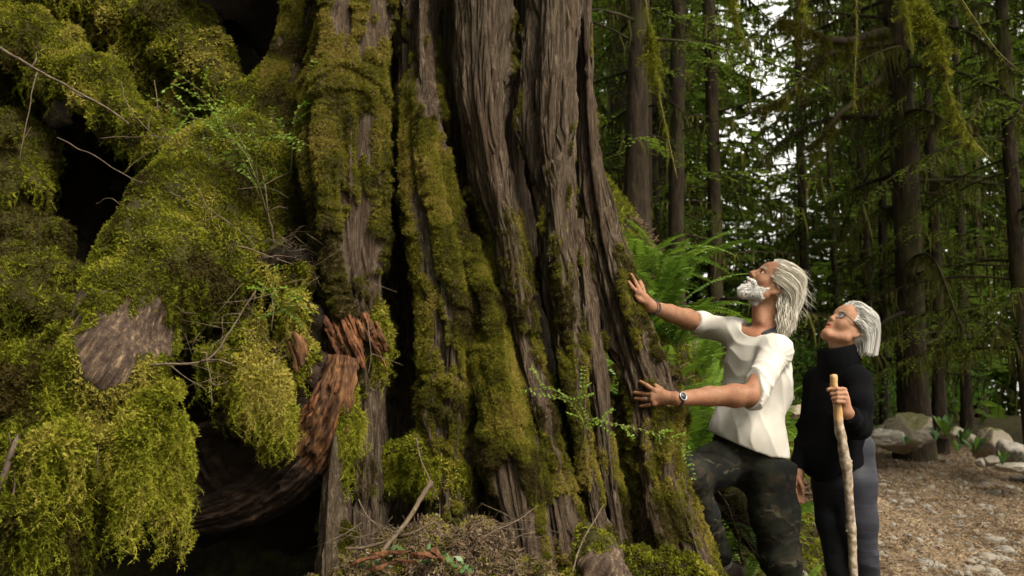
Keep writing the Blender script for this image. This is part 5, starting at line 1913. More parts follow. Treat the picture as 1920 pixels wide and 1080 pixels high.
    V, F = sdf_mesh(tee, .0065, ptee, margin=.01)
    add('undershirt', V, F, M['black_tee'], man)
    # trousers
    tp_ = [ell(pelv + A(.008, 0, -.02), (.125, .165, .13), R0, .06), cone(pelv, belly, .118, .112, .05), ell(at(1395, 830, 4.40), (.118, .150, .10), R0, .05)]
    tp_ += chain([hip_l, at(1452, 965, 4.36), kn_l, at(1484, 1140, 4.41), an_l], [.112, .098, .080, .072, .068], .05)
    tp_ += chain([hip_r, at(1342, 873, 4.34), kn_r], [.102, .090, .074], .05) + chain([kn_r, at(1319, 966, 4.35), an_r - unit(an_r - kn_r) * .03], [.074, .066, .060], .04)
    tp_ += [ell(at(1478, 950, 4.30), (.03, .02, .075), None, .03)]
    def ptr(P, d):
        t1 = (P - hip_l) @ unit(kn_l - hip_l)
        t2 = (P - hip_r) @ unit(kn_r - hip_r)
        kz = np.exp(-(np.linalg.norm(P - kn_l, axis=-1) / .14) ** 2)
        k2_ = np.exp(-(np.linalg.norm(P - (hip_r * .6 + kn_r * .4), axis=-1) / .14) ** 2)
        w_ = .0075 * fold(t1 + .75 * ((P - hip_l) @ l0) + .3 * P[..., 0], P, 19, 31) * (.45 + .7 * kz) + .011 * fold(t2 * .6 + P[..., 2] * .5, P, 20, 33) * k2_ + .006 * fbm(P * 16, 2, 36)
        return np.maximum(d - w_, P[..., 2] - (hem[2] + slope * (P[..., 0] - hem[0])) - .03)
    V, F = sdf_mesh(tp_, .007, ptr, margin=.03)
    add('trousers', V, F, M['camo'], man)
    # socks and shoes
    sk = unit(an_r - kn_r)
    V, F = sdf_mesh(chain([an_r - sk * .05, an_r + sk * .05], [.050, .046], .02), .006, margin=.01)
    add('sock', V, F, M['sock'], man)
    toe = unit(A(-.9, -.2, 0))
    b0 = an_r + sk * .055
    V, F = sdf_mesh([cone(b0 - toe * .06 + A(0, 0, -.03), b0 + toe * .14 + A(0, 0, -.045), .045, .036, .03), cone(b0, b0 + A(0, 0, -.03), .047, .045, .03)], .007, margin=.01)
    add('shoe', V, F, M['shoe'], man)
    b0 = an_l + A(0, 0, -.05)
    V, F = sdf_mesh([cone(b0 - f0 * .07 + A(0, 0, -.02), b0 + f0 * .17 + A(0, 0, -.035), .045, .038, .03), cone(b0 + A(0, 0, .06), b0, .055, .05, .03)], .007, margin=.01)
    add('shoe', V, F, M['shoe'], man)
    # watch on the near wrist, bracelets on the far one, rings
    axw = unit(wr_l - at(1330, 743, 4.065))
    cw = wr_l - axw * .004
    V, F = ring(cw, axw, .0295, (.0022, .0085), 36, 8)
    wt = add('watch', V, F, M['leather'], man)
    nrm = unit(A(0, -1, 0) + A(0, 0, .25) - axw * np.dot(unit(A(0, -1, 0)), axw))
    V, F = ring(cw + nrm * .0335, nrm, .0155, .0022, 32, 8)
    sub('case', V, F, M['steel'], wt)
    V, Fs = tube(np.stack([cw + nrm * .026, cw + nrm * .0345]), [.0155, .0155], 28)
    sub('dial', V, Fs, M['black_gloss'], wt)
    for an in (0.6, 2.4):
        e1 = unit(np.cross(nrm, A(1, 0, .2))); e2 = np.cross(nrm, e1)
        dr_ = e1 * math.cos(an) + e2 * math.sin(an)
        V, Fs = tube(np.stack([cw + nrm * .0362, cw + nrm * .0362 + dr_ * .010]), [.0006, .0005], 4)
        sub('hand', V, Fs, M['steel'], wt)
    axb = unit(wr_r - at(1255, 587, 4.46))
    for i, off in enumerate((.014, .046)):
        cb = wr_r - axb * off
        x = unit(np.cross(axb, A(.3, .1, 1))); y = np.cross(axb, x)
        rb = .0275 + off * .10
        mb = MB()
        for k_ in range(22):
            an = k_ / 22 * 2 * np.pi
            Vq, Fq = ball(cb + (x * math.cos(an) + y * math.sin(an)) * rb, .0040, 8, 6)
            mb.put(Vq, Fq)
        add('bead_bracelet', *mb.get(), M['black_gloss'] if i == 0 else M['leather'], man)
    for fi, mt in ((2, 'steel'), (3, 'gold')):
        k3, m3, t3 = fing_l[fi]
        m4 = m3 + A(0, -.006, 0)
        V, F = ring(k3 * .45 + m4 * .55, unit(m4 - k3), .0098, .0014, 20, 6)
        add('finger_ring', V, F, M[mt], man)
    return man
MAN = build_man()

# ---------------------------------------------------------------- the woman
STICK = [(1563, 703, 7), (1565, 722, 8), (1569, 755, 8.5), (1574, 795, 9.5), (1581, 840, 10), (1588, 880, 10.5), (1591, 915, 9), (1593, 960, 9), (1596, 1000, 9.5), (1598, 1040, 8.5), (1601, 1085, 8.5), (1606, 1160, 8), (1611, 1265, 7.5)]
def stick_pt(py):
    s = np.array(STICK, float)
    x = np.interp(py, s[:, 1], s[:, 0])
    return at(x, py, np.interp(py, [700, 1265], [4.03, 4.13]))

def build_woman():
    foot = at(1605, 1290, 4.4)
    wo = thing('person', foot, 'grey bobbed woman in black turtleneck and navy leggings holding a walking stick', 'person')
    yaw = math.radians(48)
    f0, l0 = A(-math.cos(yaw), -math.sin(yaw), 0), A(math.sin(yaw), -math.cos(yaw), 0)
    R0 = np.stack([f0, l0, A(0, 0, 1)], 1)
    h = Head(1587, 624, 4.33, math.radians(17), math.radians(41), .95)
    neck_b = at(1584, 680, 4.35)
    chest, waist, pelv = at(1574, 755, 4.35), at(1578, 835, 4.36), at(1584, 900, 4.38)
    sh_l, el_l, wr_l = at(1608, 714, 4.25), at(1610, 803, 4.17), at(1586, 771, 4.06)
    sh_r, el_r, wr_r = at(1532, 714, 4.46), at(1515, 800, 4.46), at(1496, 888, 4.40)
    pr = head_prims(h, False)
    pr += [cone(h.w(-.025, 0, -.02), neck_b, .047, .052, .03), cone(h.w(.015, 0, -.05), at(1572, 674, 4.33), .036, .042, .03)]
    pr += [ell(chest, (.09, .13, .16), R0, .06), ell(waist, (.085, .115, .14), R0, .06), ell(pelv, (.095, .14, .12), R0, .06), cone(sh_l, sh_r, .045, .045, .05), cone(neck_b, chest, .05, .07, .05)]
    pr += chain([sh_l, el_l, wr_l], [.042, .036, .026], .03) + chain([sh_r, el_r, wr_r], [.042, .036, .025], .03)
    hip_l, kn_l, an_l = at(1600, 905, 4.33), at(1619, 1052, 4.34), at(1642, 1235, 4.42)
    hip_r, kn_r, an_r = at(1560, 905, 4.43), at(1574, 1055, 4.43), at(1592, 1240, 4.5)
    pr += chain([hip_l, kn_l, an_l], [.055, .038, .030], .03) + chain([hip_r, kn_r, an_r], [.055, .038, .030], .03)
    # the fist round the stick
    ys = float(stick_pt(745)[1])
    HL = [cone(wr_l, at(1583, 748, ys + .008), .024, .021, .012), cone(at(1581, 734, ys + .012), at(1584, 755, ys + .012), .017, .017, .012)]
    for i, py in enumerate((729.5, 737.5, 745.5, 753)):
        x0 = (1584, 1586.5, 1586, 1583.5)[i]
        dx = (0, -1, 1, 4)[i]
        HL += finger([at(x0, py + 1, ys + .004), at(x0 - 4, py, ys - .022), at(1570, py, ys - .034), at(1560 + dx, py + 1.5, ys - .024)], .0092, .0078, .0035)
    HL += finger([at(1576, 731, ys + .016), at(1563, 727.5, ys - .002), at(1553, 731, ys - .014)], .0110, .0085, .006)
    # the other hand hangs relaxed
    HR = [cone(wr_r, at(1490, 908, 4.375), .022, .019, .012), cone(wr_r, at(1498, 909, 4.385), .022, .017, .012)]
    for a_, b_, c_ in [((1487, 917, 4.355), (1489, 930, 4.345), (1497, 941, 4.345)), ((1491, 919, 4.36), (1494, 933, 4.352), (1503, 943, 4.35)), ((1496, 919, 4.37), (1500, 932, 4.36), (1508, 941, 4.356)), ((1500, 916, 4.38), (1504, 927, 4.37), (1509, 936, 4.365))]:
        HR += finger([at(*a_), at(*b_), at(*c_)], .0092, .0072, .004)
    HR += finger([at(1498, 900, 4.365), at(1504, 913, 4.345), at(1505, 925, 4.34)], .011, .0078, .006)
    pr += HL + HR
    V, F = sdf_mesh(pr, .0040, margin=.008)
    lip, crease, near = head_attrs(h, V)
    q = h.loc(V)
    a, b, c = q[:, 0], q[:, 1], q[:, 2]
    brow = near * np.exp(-((c - 0.047 + 0.15 * (np.abs(b) - .03)) / 0.004) ** 2) * sstep(.058, .066, a) * (np.abs(b) > .010) * (np.abs(b) < .048)
    add('body', V, F, M['skin_w'], wo, attrs={'lip': lip, 'crease': crease * .2, 'grey': brow * .35})
    for s in (-1, 1):
        Ve, Fe = ball(h.w(.0745, s * .031, .026), .0122, 14, 10)
        e = add('eye', Ve, Fe, M['eye_white'], wo)
        Vi, Fi = ball(h.w(.0820, s * .0312, .0275), .0054, 10, 8)
        sub('iris', Vi, Fi, M['iris'], e)
    # glasses
    fr = MB()
    for s in (-1, 1):
        t = np.linspace(0, 2 * np.pi, 25)
        ex = 0.6
        P = np.stack([.0965 - .010 * np.abs(s * .032 + .023 * np.sign(np.cos(t)) * np.abs(np.cos(t)) ** ex) / .05, s * .032 + .0225 * np.sign(np.cos(t)) * np.abs(np.cos(t)) ** ex, .0245 + .0165 * np.sign(np.sin(t)) * np.abs(np.sin(t)) ** ex], 1)
        put_tube(fr, h.W(P), .0016, 6)
        put_tube(fr, h.W(catmull([(.086, s * .0555, .030), (.070, s * .070, .028), (.02, s * .078, .022), (-.010, s * .080, .012), (-.022, s * .078, -.008)], 16)), .0018, 6)
    put_tube(fr, h.W(catmull([(.0965, -.010, .029), (.1005, 0, .032), (.0965, .010, .029)], 7)), .0016, 6)
    gl = add('glasses', *fr.get(), M['black_gloss'], wo)
    for s in (-1, 1):
        t = np.linspace(0, 2 * np.pi, 24, endpoint=False)
        ex = .6
        P = np.stack([.0965 - .010 * np.abs(s * .032 + .021 * np.sign(np.cos(t)) * np.abs(np.cos(t)) ** ex) / .05, s * .032 + .0215 * np.sign(np.cos(t)) * np.abs(np.cos(t)) ** ex, .0245 + .0155 * np.sign(np.sin(t)) * np.abs(np.sin(t)) ** ex], 1)
        V2 = np.vstack([h.W(P), h.W(P - A(.0015, 0, 0)), h.W([(.0905, s * .032, .0245)]), h.W([(.089, s * .032, .0245)])])
        i = np.arange(24); j = (i + 1) % 24
        F2 = np.vstack([np.stack([i, j, np.full(24, 48)], 1), np.stack([24 + j, 24 + i, np.full(24, 49)], 1)])
        sub('lens', V2, F2, M['lens'], gl)
    # hair: a smooth bob
    r = np.random.default_rng(21)
    g = -np.array([h.f[2], h.l[2], h.u[2]])
    E = np.array([.106, .084, .094]); C0 = A(-.012, 0, .052)
    d = unit(r.normal(0, 1, (16000, 3)))
    p = C0 + d * E
    hl = np.interp(np.abs(p[:, 1]), [0, .03, .055, .07, .09], [.076, .071, .063, .042, .030])
    ok = (p[:, 0] < hl) & (p[:, 2] > np.interp(p[:, 0], [-.11, -.03, 0.0, .03], [-.03, -.028, .020, .030]))
    p0 = p[ok][:4200]
    n_ = len(p0)
    lay = r.uniform(1.03, 1.20, n_)
    ang = np.clip((p0[:, 2] - .0) / .14, 0, 1)
    LEN = (.62 + .62 * ang) * r.uniform(.93, 1.05, n_)
    stop = float(A(-.094, 0, -.044) @ g) + r.normal(0, .005, n_)
    def fh(P, D, t, st):
        front = sstep(-.03, .03, P[:, 0])[:, None]
        top = sstep(.09, .13, P[:, 2])[:, None]
        sidew = np.sign(P[:, 1])[:, None] * A(0, 1, 0)
        k_ = np.linalg.norm((P - C0) / E, axis=1)[:, None]
        off = sstep(1.02, 1.22, k_) * sstep(.02, -.05, P[:, 0:1])
        past = sstep(-.02, -.075, P[:, 0])[:, None]
        D = unit(D * .58 + A(-1, 0, .02) * .34 * np.maximum(front, top * .9) * (1 - past) + sidew * .10 * top + g * (.20 + .5 * past) + A(.25, 0, -.5) * .35 * past)
        go = sstep(.0, .010, stop - P @ g)
        Q = P + D * (st * go)[:, None]
        e = (Q - C0) / E
        k = np.linalg.norm(e, axis=1)
        ins = k < lay
        Q[ins] = (C0 + (e / k[:, None]) * lay[:, None] * E)[ins]
        return Q, D
    Vh, Fh, th = strands(p0, unit(A(-.5, 0, .5) + (p0 - C0) * 5), 26, .0112, fh, r.uniform(.0007, .0013, n_), np.clip(r.normal(.6, .2, n_) + .2 * noise(p0 * 45, 5), 0, 1), r)
    add('hair', h.W(Vh), Fh, M['hair_w'], wo, attrs={'tone': th})
    cp = [h.ell((-.016, 0, .052), (.104, .083, .093), .01), h.ell((-.062, 0, .022), (.070, .076, .070), .03)]
    def cut(P, d_):
        x = h.loc(P)
        hl_ = np.interp(np.abs(x[..., 1]), [0, .03, .055, .07, .09], [.072, .066, .057, .036, .022])
        lowz = np.interp(x[..., 0], [-.11, -.03, 0.0, .03], [-.05, -.045, .016, .030])
        return np.maximum(np.maximum(d_, x[..., 0] - hl_), lowz - x[..., 2])
    Vc, Fc = sdf_mesh(cp, .004, cut, margin=.008)
    add('hair_cap', Vc, Fc, M['hair_w'], wo, attrs={'tone': .5 + .3 * noise(h.loc(Vc) * A(20, 90, 90), 3)})
    # sweater
    sw = [ell(chest, (.100, .128, .17), R0, .05), ell(at(1570, 815, 4.36), (.112, .135, .18), R0, .05), ell(at(1566, 880, 4.36), (.120, .142, .17), R0, .05),
          cone(sh_l, at(1588, 694, 4.35), .056, .058, .05), cone(sh_r, at(1574, 694, 4.36), .054, .058, .05)]
    cuff_l, cuff_r = at(1591, 777, 4.075), at(1496.5, 881, 4.41)
    ax_l, ax_r = unit(wr_l - el_l), unit(wr_r - el_r)
    sw += chain([sh_l, at(1613, 755, 4.19), el_l, cuff_l + ax_l * .02], [.058, .055, .053, .041], .025)
    sw += chain([sh_r, el_r, cuff_r + ax_r * .02], [.056, .049, .044], .025)
    hem_a, hem_b = at(1515, 897, 4.42), at(1640, 862, 4.30)
    sl = (hem_b[2] - hem_a[2]) / (hem_b[0] - hem_a[0])
    def post(P, d_):
        dl = np.linalg.norm(P - el_l, axis=-1)
        w = .010 * fold((P - el_l) @ ax_l, P, 26, 41) * sstep(.18, .05, dl) + .007 * fold((P - el_r) @ ax_r, P, 16, 43) * sstep(.2, .05, np.linalg.norm(P - el_r, axis=-1))
        q_ = (P - chest) @ R0
        w = w + .010 * -ridged(np.stack([q_[..., 0] * 6, q_[..., 1] * 8, q_[..., 2] * 1.5], -1), 1, 44) * sstep(.05, -.2, q_[..., 2])
        d_ = d_ - w
        d_ = np.maximum(d_, (P - cuff_l) @ ax_l)
        body = hem_a[2] + sl * (P[..., 0] - hem_a[0]) + .010 * np.sin((P[..., 0] - P[..., 1]) * 26)
        arm_r = np.linalg.norm(P - cuff_r, axis=-1) < .10
        cutz = np.where(arm_r, -9.0, body - P[..., 2])
        d_ = np.maximum(d_, cutz)
        return np.where(arm_r, np.maximum(d_, (P - cuff_r) @ ax_r), d_)
    V, F = sdf_mesh(sw, .0055, post, margin=.03)
    s_ = add('sweater', V, F, M['knit'], wo)
    ax = unit(h.w(-.012, 0, -.03) - neck_b)
    c0, c1 = at(1576, 702, 4.345), at(1569, 648, 4.335)
    tl = [cone(c0, c1, .092, .078, .03), cone(at(1573, 676, 4.34), at(1573, 674, 4.34), .088, .088, .02)]
    nt = unit(A(-.20, -.05, .97))
    top_ = at(1568, 650, 4.335)
    def pt(P, d_):
        an = np.arctan2((P - c0) @ l0, (P - c0) @ f0)
        return np.maximum(d_ - .0016 * np.sin(an * 60), (P - top_) @ nt)
    V, F = sdf_mesh(tl, .0045, pt, margin=.01)
    add('turtleneck', V, F, M['knit'], wo)
    # leggings
    lg = [ell(pelv, (.100, .132, .13), R0, .06), cone(pelv, at(1600, 840, 4.35), .105, .09, .06)]
    lg += chain([hip_l, at(1608, 975, 4.335), kn_l, at(1630, 1120, 4.37), an_l], [.094, .082, .062, .056, .042], .025)
    lg += chain([hip_r, at(1566, 978, 4.43), kn_r, at(1580, 1125, 4.46), an_r], [.092, .080, .060, .054, .042], .025)
    def pl(P, d_):
        return d_ - .005 * fold(P[..., 2] + .4 * P[..., 0], P, 24, 51) * (.04 + np.exp(-(np.linalg.norm(P - at(1626, 1075, 4.34), axis=-1) / .14) ** 2)) - .003 * fbm(P * 18, 2, 52)
    V, F = sdf_mesh(lg, .007, pl, margin=.02)
    add('leggings', V, F, M['legging'], wo)
    # seam running down the outer leg
    P = catmull([at(1632, 885, 4.225), at(1628, 930, 4.235), at(1634, 985, 4.255), at(1630, 1045, 4.27), at(1634, 1100, 4.30)], 24)
    for an in (an_l, an_r):
        b0 = an + A(0, 0, -.045)
        V, F = sdf_mesh([cone(b0 - f0 * .06 + A(0, 0, -.015), b0 + f0 * .15 + A(0, 0, -.03), .040, .034, .03), cone(b0 + A(0, 0, .05), b0, .046, .045, .03)], .007, margin=.01)
        add('shoe', V, F, M['shoe'], wo)
    return wo
WOMAN = build_woman()

def walking_stick():
    t = thing('walking_stick', stick_pt(1265), 'knobbly peeled wooden walking stick held upright by the woman', 'stick')
    py = np.linspace(703, 1265, 150)
    s = np.array(STICK, float)
    P = np.stack([stick_pt(p) for p in py])
    R = np.interp(py, s[:, 1], s[:, 2]) / F_PX * 4.08
    R = R * .88
    for c, a, w in ((708, .12, 4), (770, .10, 7), (812, .16, 9), (868, .34, 10), (905, .14, 7), (955, .12, 6), (990, .30, 9), (1035, .12, 7), (1100, .2, 10), (1190, .2, 12)):
        R = R * (1 + .6 * a * np.exp(-((py - c) / w) ** 2))
    P = P + np.stack([.004 * noise(np.stack([py * .03, 0 * py, 0 * py], -1), 3), 0 * py, 0 * py], -1)
    V, Fs = tube(P, R, 16, True, .09, 4)
    m = NT('peeled_stick')
    o = m.obj()
    bk = m.noise(m.mapping(o, (1, 1, .35)), 26, 6, .65, .6)
    sep = m.new('ShaderNodeSeparateXYZ'); m.set(sep.inputs[0], o)
    hgt = m.math('MULTIPLY', m.math('SUBTRACT', sep.outputs['Z'], 1.02), 3.2)
    k = m.ramp(m.math('ADD', bk, hgt), [(.50, 0.0), (.60, 1.0)])
    bark = m.ramp(m.noise(o, 45, 5), [(.3, (.11, .075, .048)), (.5, (.28, .215, .155)), (.7, (.50, .44, .36))])
    wood = m.ramp(m.noise(m.mapping(o, (1, 1, .1)), 60, 4), [(.3, (.42, .24, .10)), (.7, (.60, .40, .19))])
    m.pr(m.mix(k, bark, wood), .65, m.bump(m.math('ADD', bk, m.noise(o, 120, 3)), .5, .004), .25)
    add('shaft', V, Fs, m.m, t)
    for p_, dx, up in ((706, 4, -3), (868, 12, -4), (902, 9, 2), (992, -9, 4)):
        b = stick_pt(p_)
        e = at(*[float(v) for v in (px_of(b)[0] + dx, p_ + up)], b[1] - .006)
        V, Fs = tube(np.stack([b, (b + e) / 2, e]), [.011, .008, .004], 7, True, .2, p_)
        add('knot', V, Fs, m.m, t)
walking_stick()

# ------------------------------------------------------------------ the litter heap at the foot of the cedar
def proto_needle(seed, n=5):
    r = np.random.default_rng(seed)
    mb = MB()
    for _ in range(n):
        a = r.uniform(0, 6.28)
        d = A(math.cos(a), math.sin(a), r.normal(0, .25))
        L = r.uniform(.012, .045)
        p = np.append(r.normal(0, .014, 2), r.uniform(0, .006))
        s = unit(np.cross(d, A(0, 0, 1))) * r.uniform(.0008, .0018)
        mb.put([p - s, p + s, p + d * L + s, p + d * L - s + A(0, 0, .003)], [[0, 1, 2, 3]])
    return mb.get()
def proto_chip(seed):
    r = np.random.default_rng(seed)
    mb = MB()
    for _ in range(2):
        p = np.append(r.normal(0, .012, 2), .002)
        a = r.uniform(0, 6.28)
        d, s = A(math.cos(a), math.sin(a), r.normal(0, .2)), A(-math.sin(a), math.cos(a), r.normal(0, .2))
        L, W = r.uniform(.008, .022), r.uniform(.004, .011)
        mb.put([p - d * L, p + s * W + A(0, 0, .003), p + d * L, p - s * W + A(0, 0, .003)], [[0, 1, 2, 3]])
    return mb.get()
C_NEEDLE = proto_collection('litter_needle', [proto_needle(700 + i) for i in range(5)], M['litter'])
C_CHIP = proto_collection('litter_chip', [proto_chip(720 + i) for i in range(5)], M['litter'])

def litter_on(name, V, F, n, seed, parent, bias=0.0, chips=.4, scale=(.7, 1.6)):
    r = np.random.default_rng(seed)
    P, N, _ = sample_surface(V, F, n, r)
    px, py = px_of(P)
    ok = (N[:, 2] > .05) & (py < 1140) & (px > -100)
    P, N = P[ok], N[ok]
    c = r.random(len(P)) < chips
    D = unit(N + r.normal(0, .3, P.shape))
    rot = euler_from_axes(D, r.uniform(0, 6.28, len(P)))
    tn = np.clip(.42 + bias + r.normal(0, .22, len(P)), 0, 1)
    scatter(name, P[c], rot[c], r.uniform(*scale, c.sum()), C_CHIP, parent, tn[c], r)
    scatter(name, P[~c], rot[~c], r.uniform(*scale, (~c).sum()), C_NEEDLE, parent, tn[~c], r)

heap = thing('litter_heap', at(840, 1040, 3.45), 'heap of brown needles, twigs and bark crumbs at the foot of the cedar', 'litter heap')
def litter_heap():
    pr = [pball(690, 1105, 3.45, 68), pball(755, 1050, 3.55, 58), pball(830, 1035, 3.6, 60, (1.3, 1, .8)), pball(900, 1040, 3.5, 58), pball(960, 1072, 3.44, 56), pball(1010, 1110, 3.4, 55), pball(850, 1110, 3.4, 80), pball(620, 1140, 3.5, 60)]
    V, F = sdf_mesh(pr, .014, lumpy(.03, 7, 55, .02), margin=.07)
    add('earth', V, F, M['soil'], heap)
    litter_on('needles', V, F, 13000, 71, heap, -.12, .35, (.3, .7))
    r = np.random.default_rng(5)
    n = vnormals(V, F)
    m = sstep(-.35, -.05, fbm(V * 6, 3, 19))
    moss_coat(heap, V, F, m, 15000, 73, (.3, .6), C_FEATH, .2, .25, 0, name='moss_bits')
    # small green leaves
    lv = MB()
    for cx, cy in ((745, 1040), (790, 1052), (850, 1055), (700, 1060), (870, 1070), (815, 1035)):
        for _ in range(9):
            px, py = cx + r.normal(0, 13), cy + r.normal(0, 6)
            p = at(px, py, 3.28 + r.normal(0, .01))
            d = unit(A(r.normal(), r.normal() * .5, .3 + .3 * r.random()))
            V_, F_ = leaf_quads(p[None], d[None], unit(r.normal(0, 1, (1, 3)) + A(0, -.2, .6)), np.array([.03]) * r.uniform(.6, 1.1), np.array([.009]))
            lv.put(V_, F_)
    V_, F_ = lv.get()
    tag(add('leaflets', V_, F_, M['salal'], heap, smooth=False), kind='stuff')
litter_heap()

# orange splinters lying on the heap
r_ = np.random.default_rng(31)
for i, (a, b, w) in enumerate([((690, 1046), (765, 1034), 5), ((770, 1040), (822, 1046), 6), ((806, 1030), (832, 1052), 6), ((655, 1060), (720, 1044), 4), ((690, 1072), (742, 1056), 4), ((742, 1052), (790, 1060), 3.5)]):
    Y = 3.24 + .012 * (i % 3)
    P = catmull([at(*a, Y + .01), at((a[0] + b[0]) / 2, (a[1] + b[1]) / 2 - 3, Y), at(*b, Y)], 10)
    R = w / F_PX * Y * np.interp(np.linspace(0, 1, 10), [0, .15, .8, 1], [.35, 1, .9, .2])
    V, Fs = tube(P, R, 8, True, .3, i)
    V = V + .006 * np.stack([noise(V * 40, i), noise(V * 40, i + 1), noise(V * 40, i + 2)], -1)
    o = add('wood_splinter', V, Fs, M['red_wood'], origin=P[0], smooth=False)
    tag(o, ['long orange wood splinter at the left of the litter heap', 'pale ended orange splinter in the middle of the litter heap', 'stubby slanting orange splinter at the right of the others', 'thin reddish splinter at the far left of the heap', 'low reddish splinter below the long orange one', 'short orange splinter below the pale ended one'][i], 'splinter', 'orange splinters on the litter heap')

# sticks and bare twigs
def twig(rows, r0, r1, label, mat='twig', forks=0, seed=0, name='bare_twig', cat='twig', group='bare twigs lying over the moss'):
    P = catmull([at(*q) for q in rows], max(14, 9 * len(rows)))
    P = P + .006 * np.stack([noise(P * 14, seed), noise(P * 14, seed + 1), noise(P * 14, seed + 2)], -1)
    mb = MB()
    put_tube(mb, P, np.linspace(r0, r1, len(P)) * .72, 6, .12, seed)
    r = np.random.default_rng(seed)
    for _ in range(forks):
        k = r.integers(len(P) // 4, len(P) - 2)
        d = unit(P[k + 1] - P[k] + r.normal(0, .5, 3))
        L = r.uniform(.06, .18)
        put_tube(mb, catmull([P[k], P[k] + d * L * .5 + r.normal(0, .008, 3), P[k] + d * L], 7), np.linspace(r1 * 1.1, r1 * .4, 7), 4)
    o = add(name, *mb.get(), M[mat], origin=P[0])
    return tag(o, label, cat, group)
TW = [
 ([(-20, 78, 4.35), (60, 125, 4.25), (130, 165, 4.15), (195, 200, 4.08), (240, 232, 4.0)], .010, .005, 'pale grey branch slanting over the mossy limb from the left edge', 'twig', 2),
 ([(105, 258, 3.95), (170, 290, 3.85), (250, 335, 3.75), (340, 370, 3.7), (420, 410, 3.68), (480, 460, 3.7)], .0035, .002, 'long thin pale twig crossing the dark gap and the great root', 'twig', 3),
 ([(70, 135, 4.2), (58, 180, 4.15), (48, 240, 4.1), (38, 300, 4.05)], .004, .002, 'upright pale twig hanging beside the left wall', 'twig', 1),
 ([(320, 355, 3.72), (280, 380, 3.68), (250, 420, 3.64), (245, 470, 3.6), (275, 530, 3.58)], .0035, .0018, 'curved twig bowing over the front of the great root', 'twig', 1),
 ([(545, 320, 3.98), (500, 345, 3.92), (440, 356, 3.86), (360, 350, 3.8)], .003, .0018, 'thin twig running across the root to the cedar bark', 'twig', 2),
 ([(465, 270, 3.95), (495, 340, 3.9), (505, 400, 3.86), (512, 455, 3.85)], .004, .003, 'slim stem rising from the litter shelf beside the cedar', 'twig', 1),
 ([(190, 260, 3.9), (255, 255, 3.88), (320, 262, 3.85)], .003, .002, 'short level twig above the dark gap', 'twig', 1),
 ([(290, 150, 4.55), (296, 200, 4.5), (293, 250, 4.45)], .004, .003, 'short upright dead twig in the shade under the thick log', 'twig', 1),
 ([(225, 155, 4.1), (240, 200, 4.0), (275, 240, 3.95), (300, 258, 3.9)], .003, .002, 'twig curving down the mossy limb', 'twig', 1),
 ([(180, 380, 4.1), (205, 372, 4.0), (228, 385, 3.95)], .003, .002, 'tiny reddish twig arching in the dark gap', 'twig', 0),
 ([(270, 687, 3.5), (330, 682, 3.5), (390, 672, 3.55), (430, 620, 3.62), (480, 545, 3.7)], .007, .004, 'crooked brown branch leaning from the cavity up to the stump', 'twig', 2),
 ([(310, 675, 3.5), (345, 705, 3.48), (385, 730, 3.5)], .003, .0018, 'little twig crossing below the crooked branch', 'twig', 1),
 ([(388, 660, 3.52), (392, 705, 3.5), (398, 760, 3.5)], .003, .002, 'hanging twig in front of the cavity', 'twig', 1),
 ([(192, 810, 3.4), (182, 850, 3.38), (182, 890, 3.38)], .004, .002, 'pale twig hanging in the moss curtain', 'twig', 0),
 ([(-10, 925, 3.35), (10, 890, 3.33), (25, 845, 3.32), (40, 815, 3.34)], .022, .016, 'pale broken branch at the lower left edge', 'grey_wood', 0),
 ([(5, 985, 3.3), (20, 940, 3.3), (30, 890, 3.32)], .008, .004, 'short pale prong under the broken branch at the left edge', 'grey_wood', 1),
 ([(700, 1065, 3.3), (745, 1000, 3.38), (780, 950, 3.45), (808, 905, 3.52)], .010, .013, 'dark stick propped against the cedar above the litter heap', 'twig', 0),
 ([(650, 1030, 3.4), (700, 1022, 3.4), (760, 1002, 3.4)], .009, .006, 'low grey stick lying left on the litter heap', 'twig', 1),
 ([(672, 935, 3.6), (690, 970, 3.55), (720, 990, 3.5), (740, 1000, 3.45)], .004, .003, 'thin bowed twig at the foot of the flaky bark', 'twig', 0),
 ([(780, 820, 3.68), (788, 860, 3.66), (805, 900, 3.64), (818, 925, 3.64)], .005, .004, 'pale bent twig hanging from the moss fringe', 'twig', 0),
 ([(690, 600, 3.74), (695, 650, 3.72), (690, 700, 3.72)], .004, .002, 'pale rootlet hanging over the red heartwood', 'twig', 1),
 ([(430, 455, 3.78), (500, 480, 3.8), (560, 500, 3.82), (620, 530, 3.84)], .005, .003, 'twig lying along the litter shelf', 'twig', 2),
 ([(905, 1010, 3.3), (950, 985, 3.34), (1010, 950, 3.42)], .004, .002, 'thin twig on the right flank of the litter heap', 'twig', 1),
 ([(1075, 1075, 3.35), (1095, 1010, 3.42), (1130, 945, 3.5)], .005, .003, 'thin twig beside the mossy root stub', 'twig', 1),
 ([(1395, 1060, 4.55), (1370, 960, 4.62), (1335, 905, 4.7)], .009, .007, 'dead stem rising behind the raised knee', 'twig', 1),
 ([(1415, 1040, 4.6), (1385, 990, 4.62), (1340, 940, 4.66), (1322, 890, 4.7)], .005, .004, 'thin dead stem crossing the mossy log behind the man', 'twig', 1),
]
for i, (rows, a, b, lab, mt, fk) in enumerate(TW):
    twig(rows, a, b, lab, mt, fk, 900 + i)

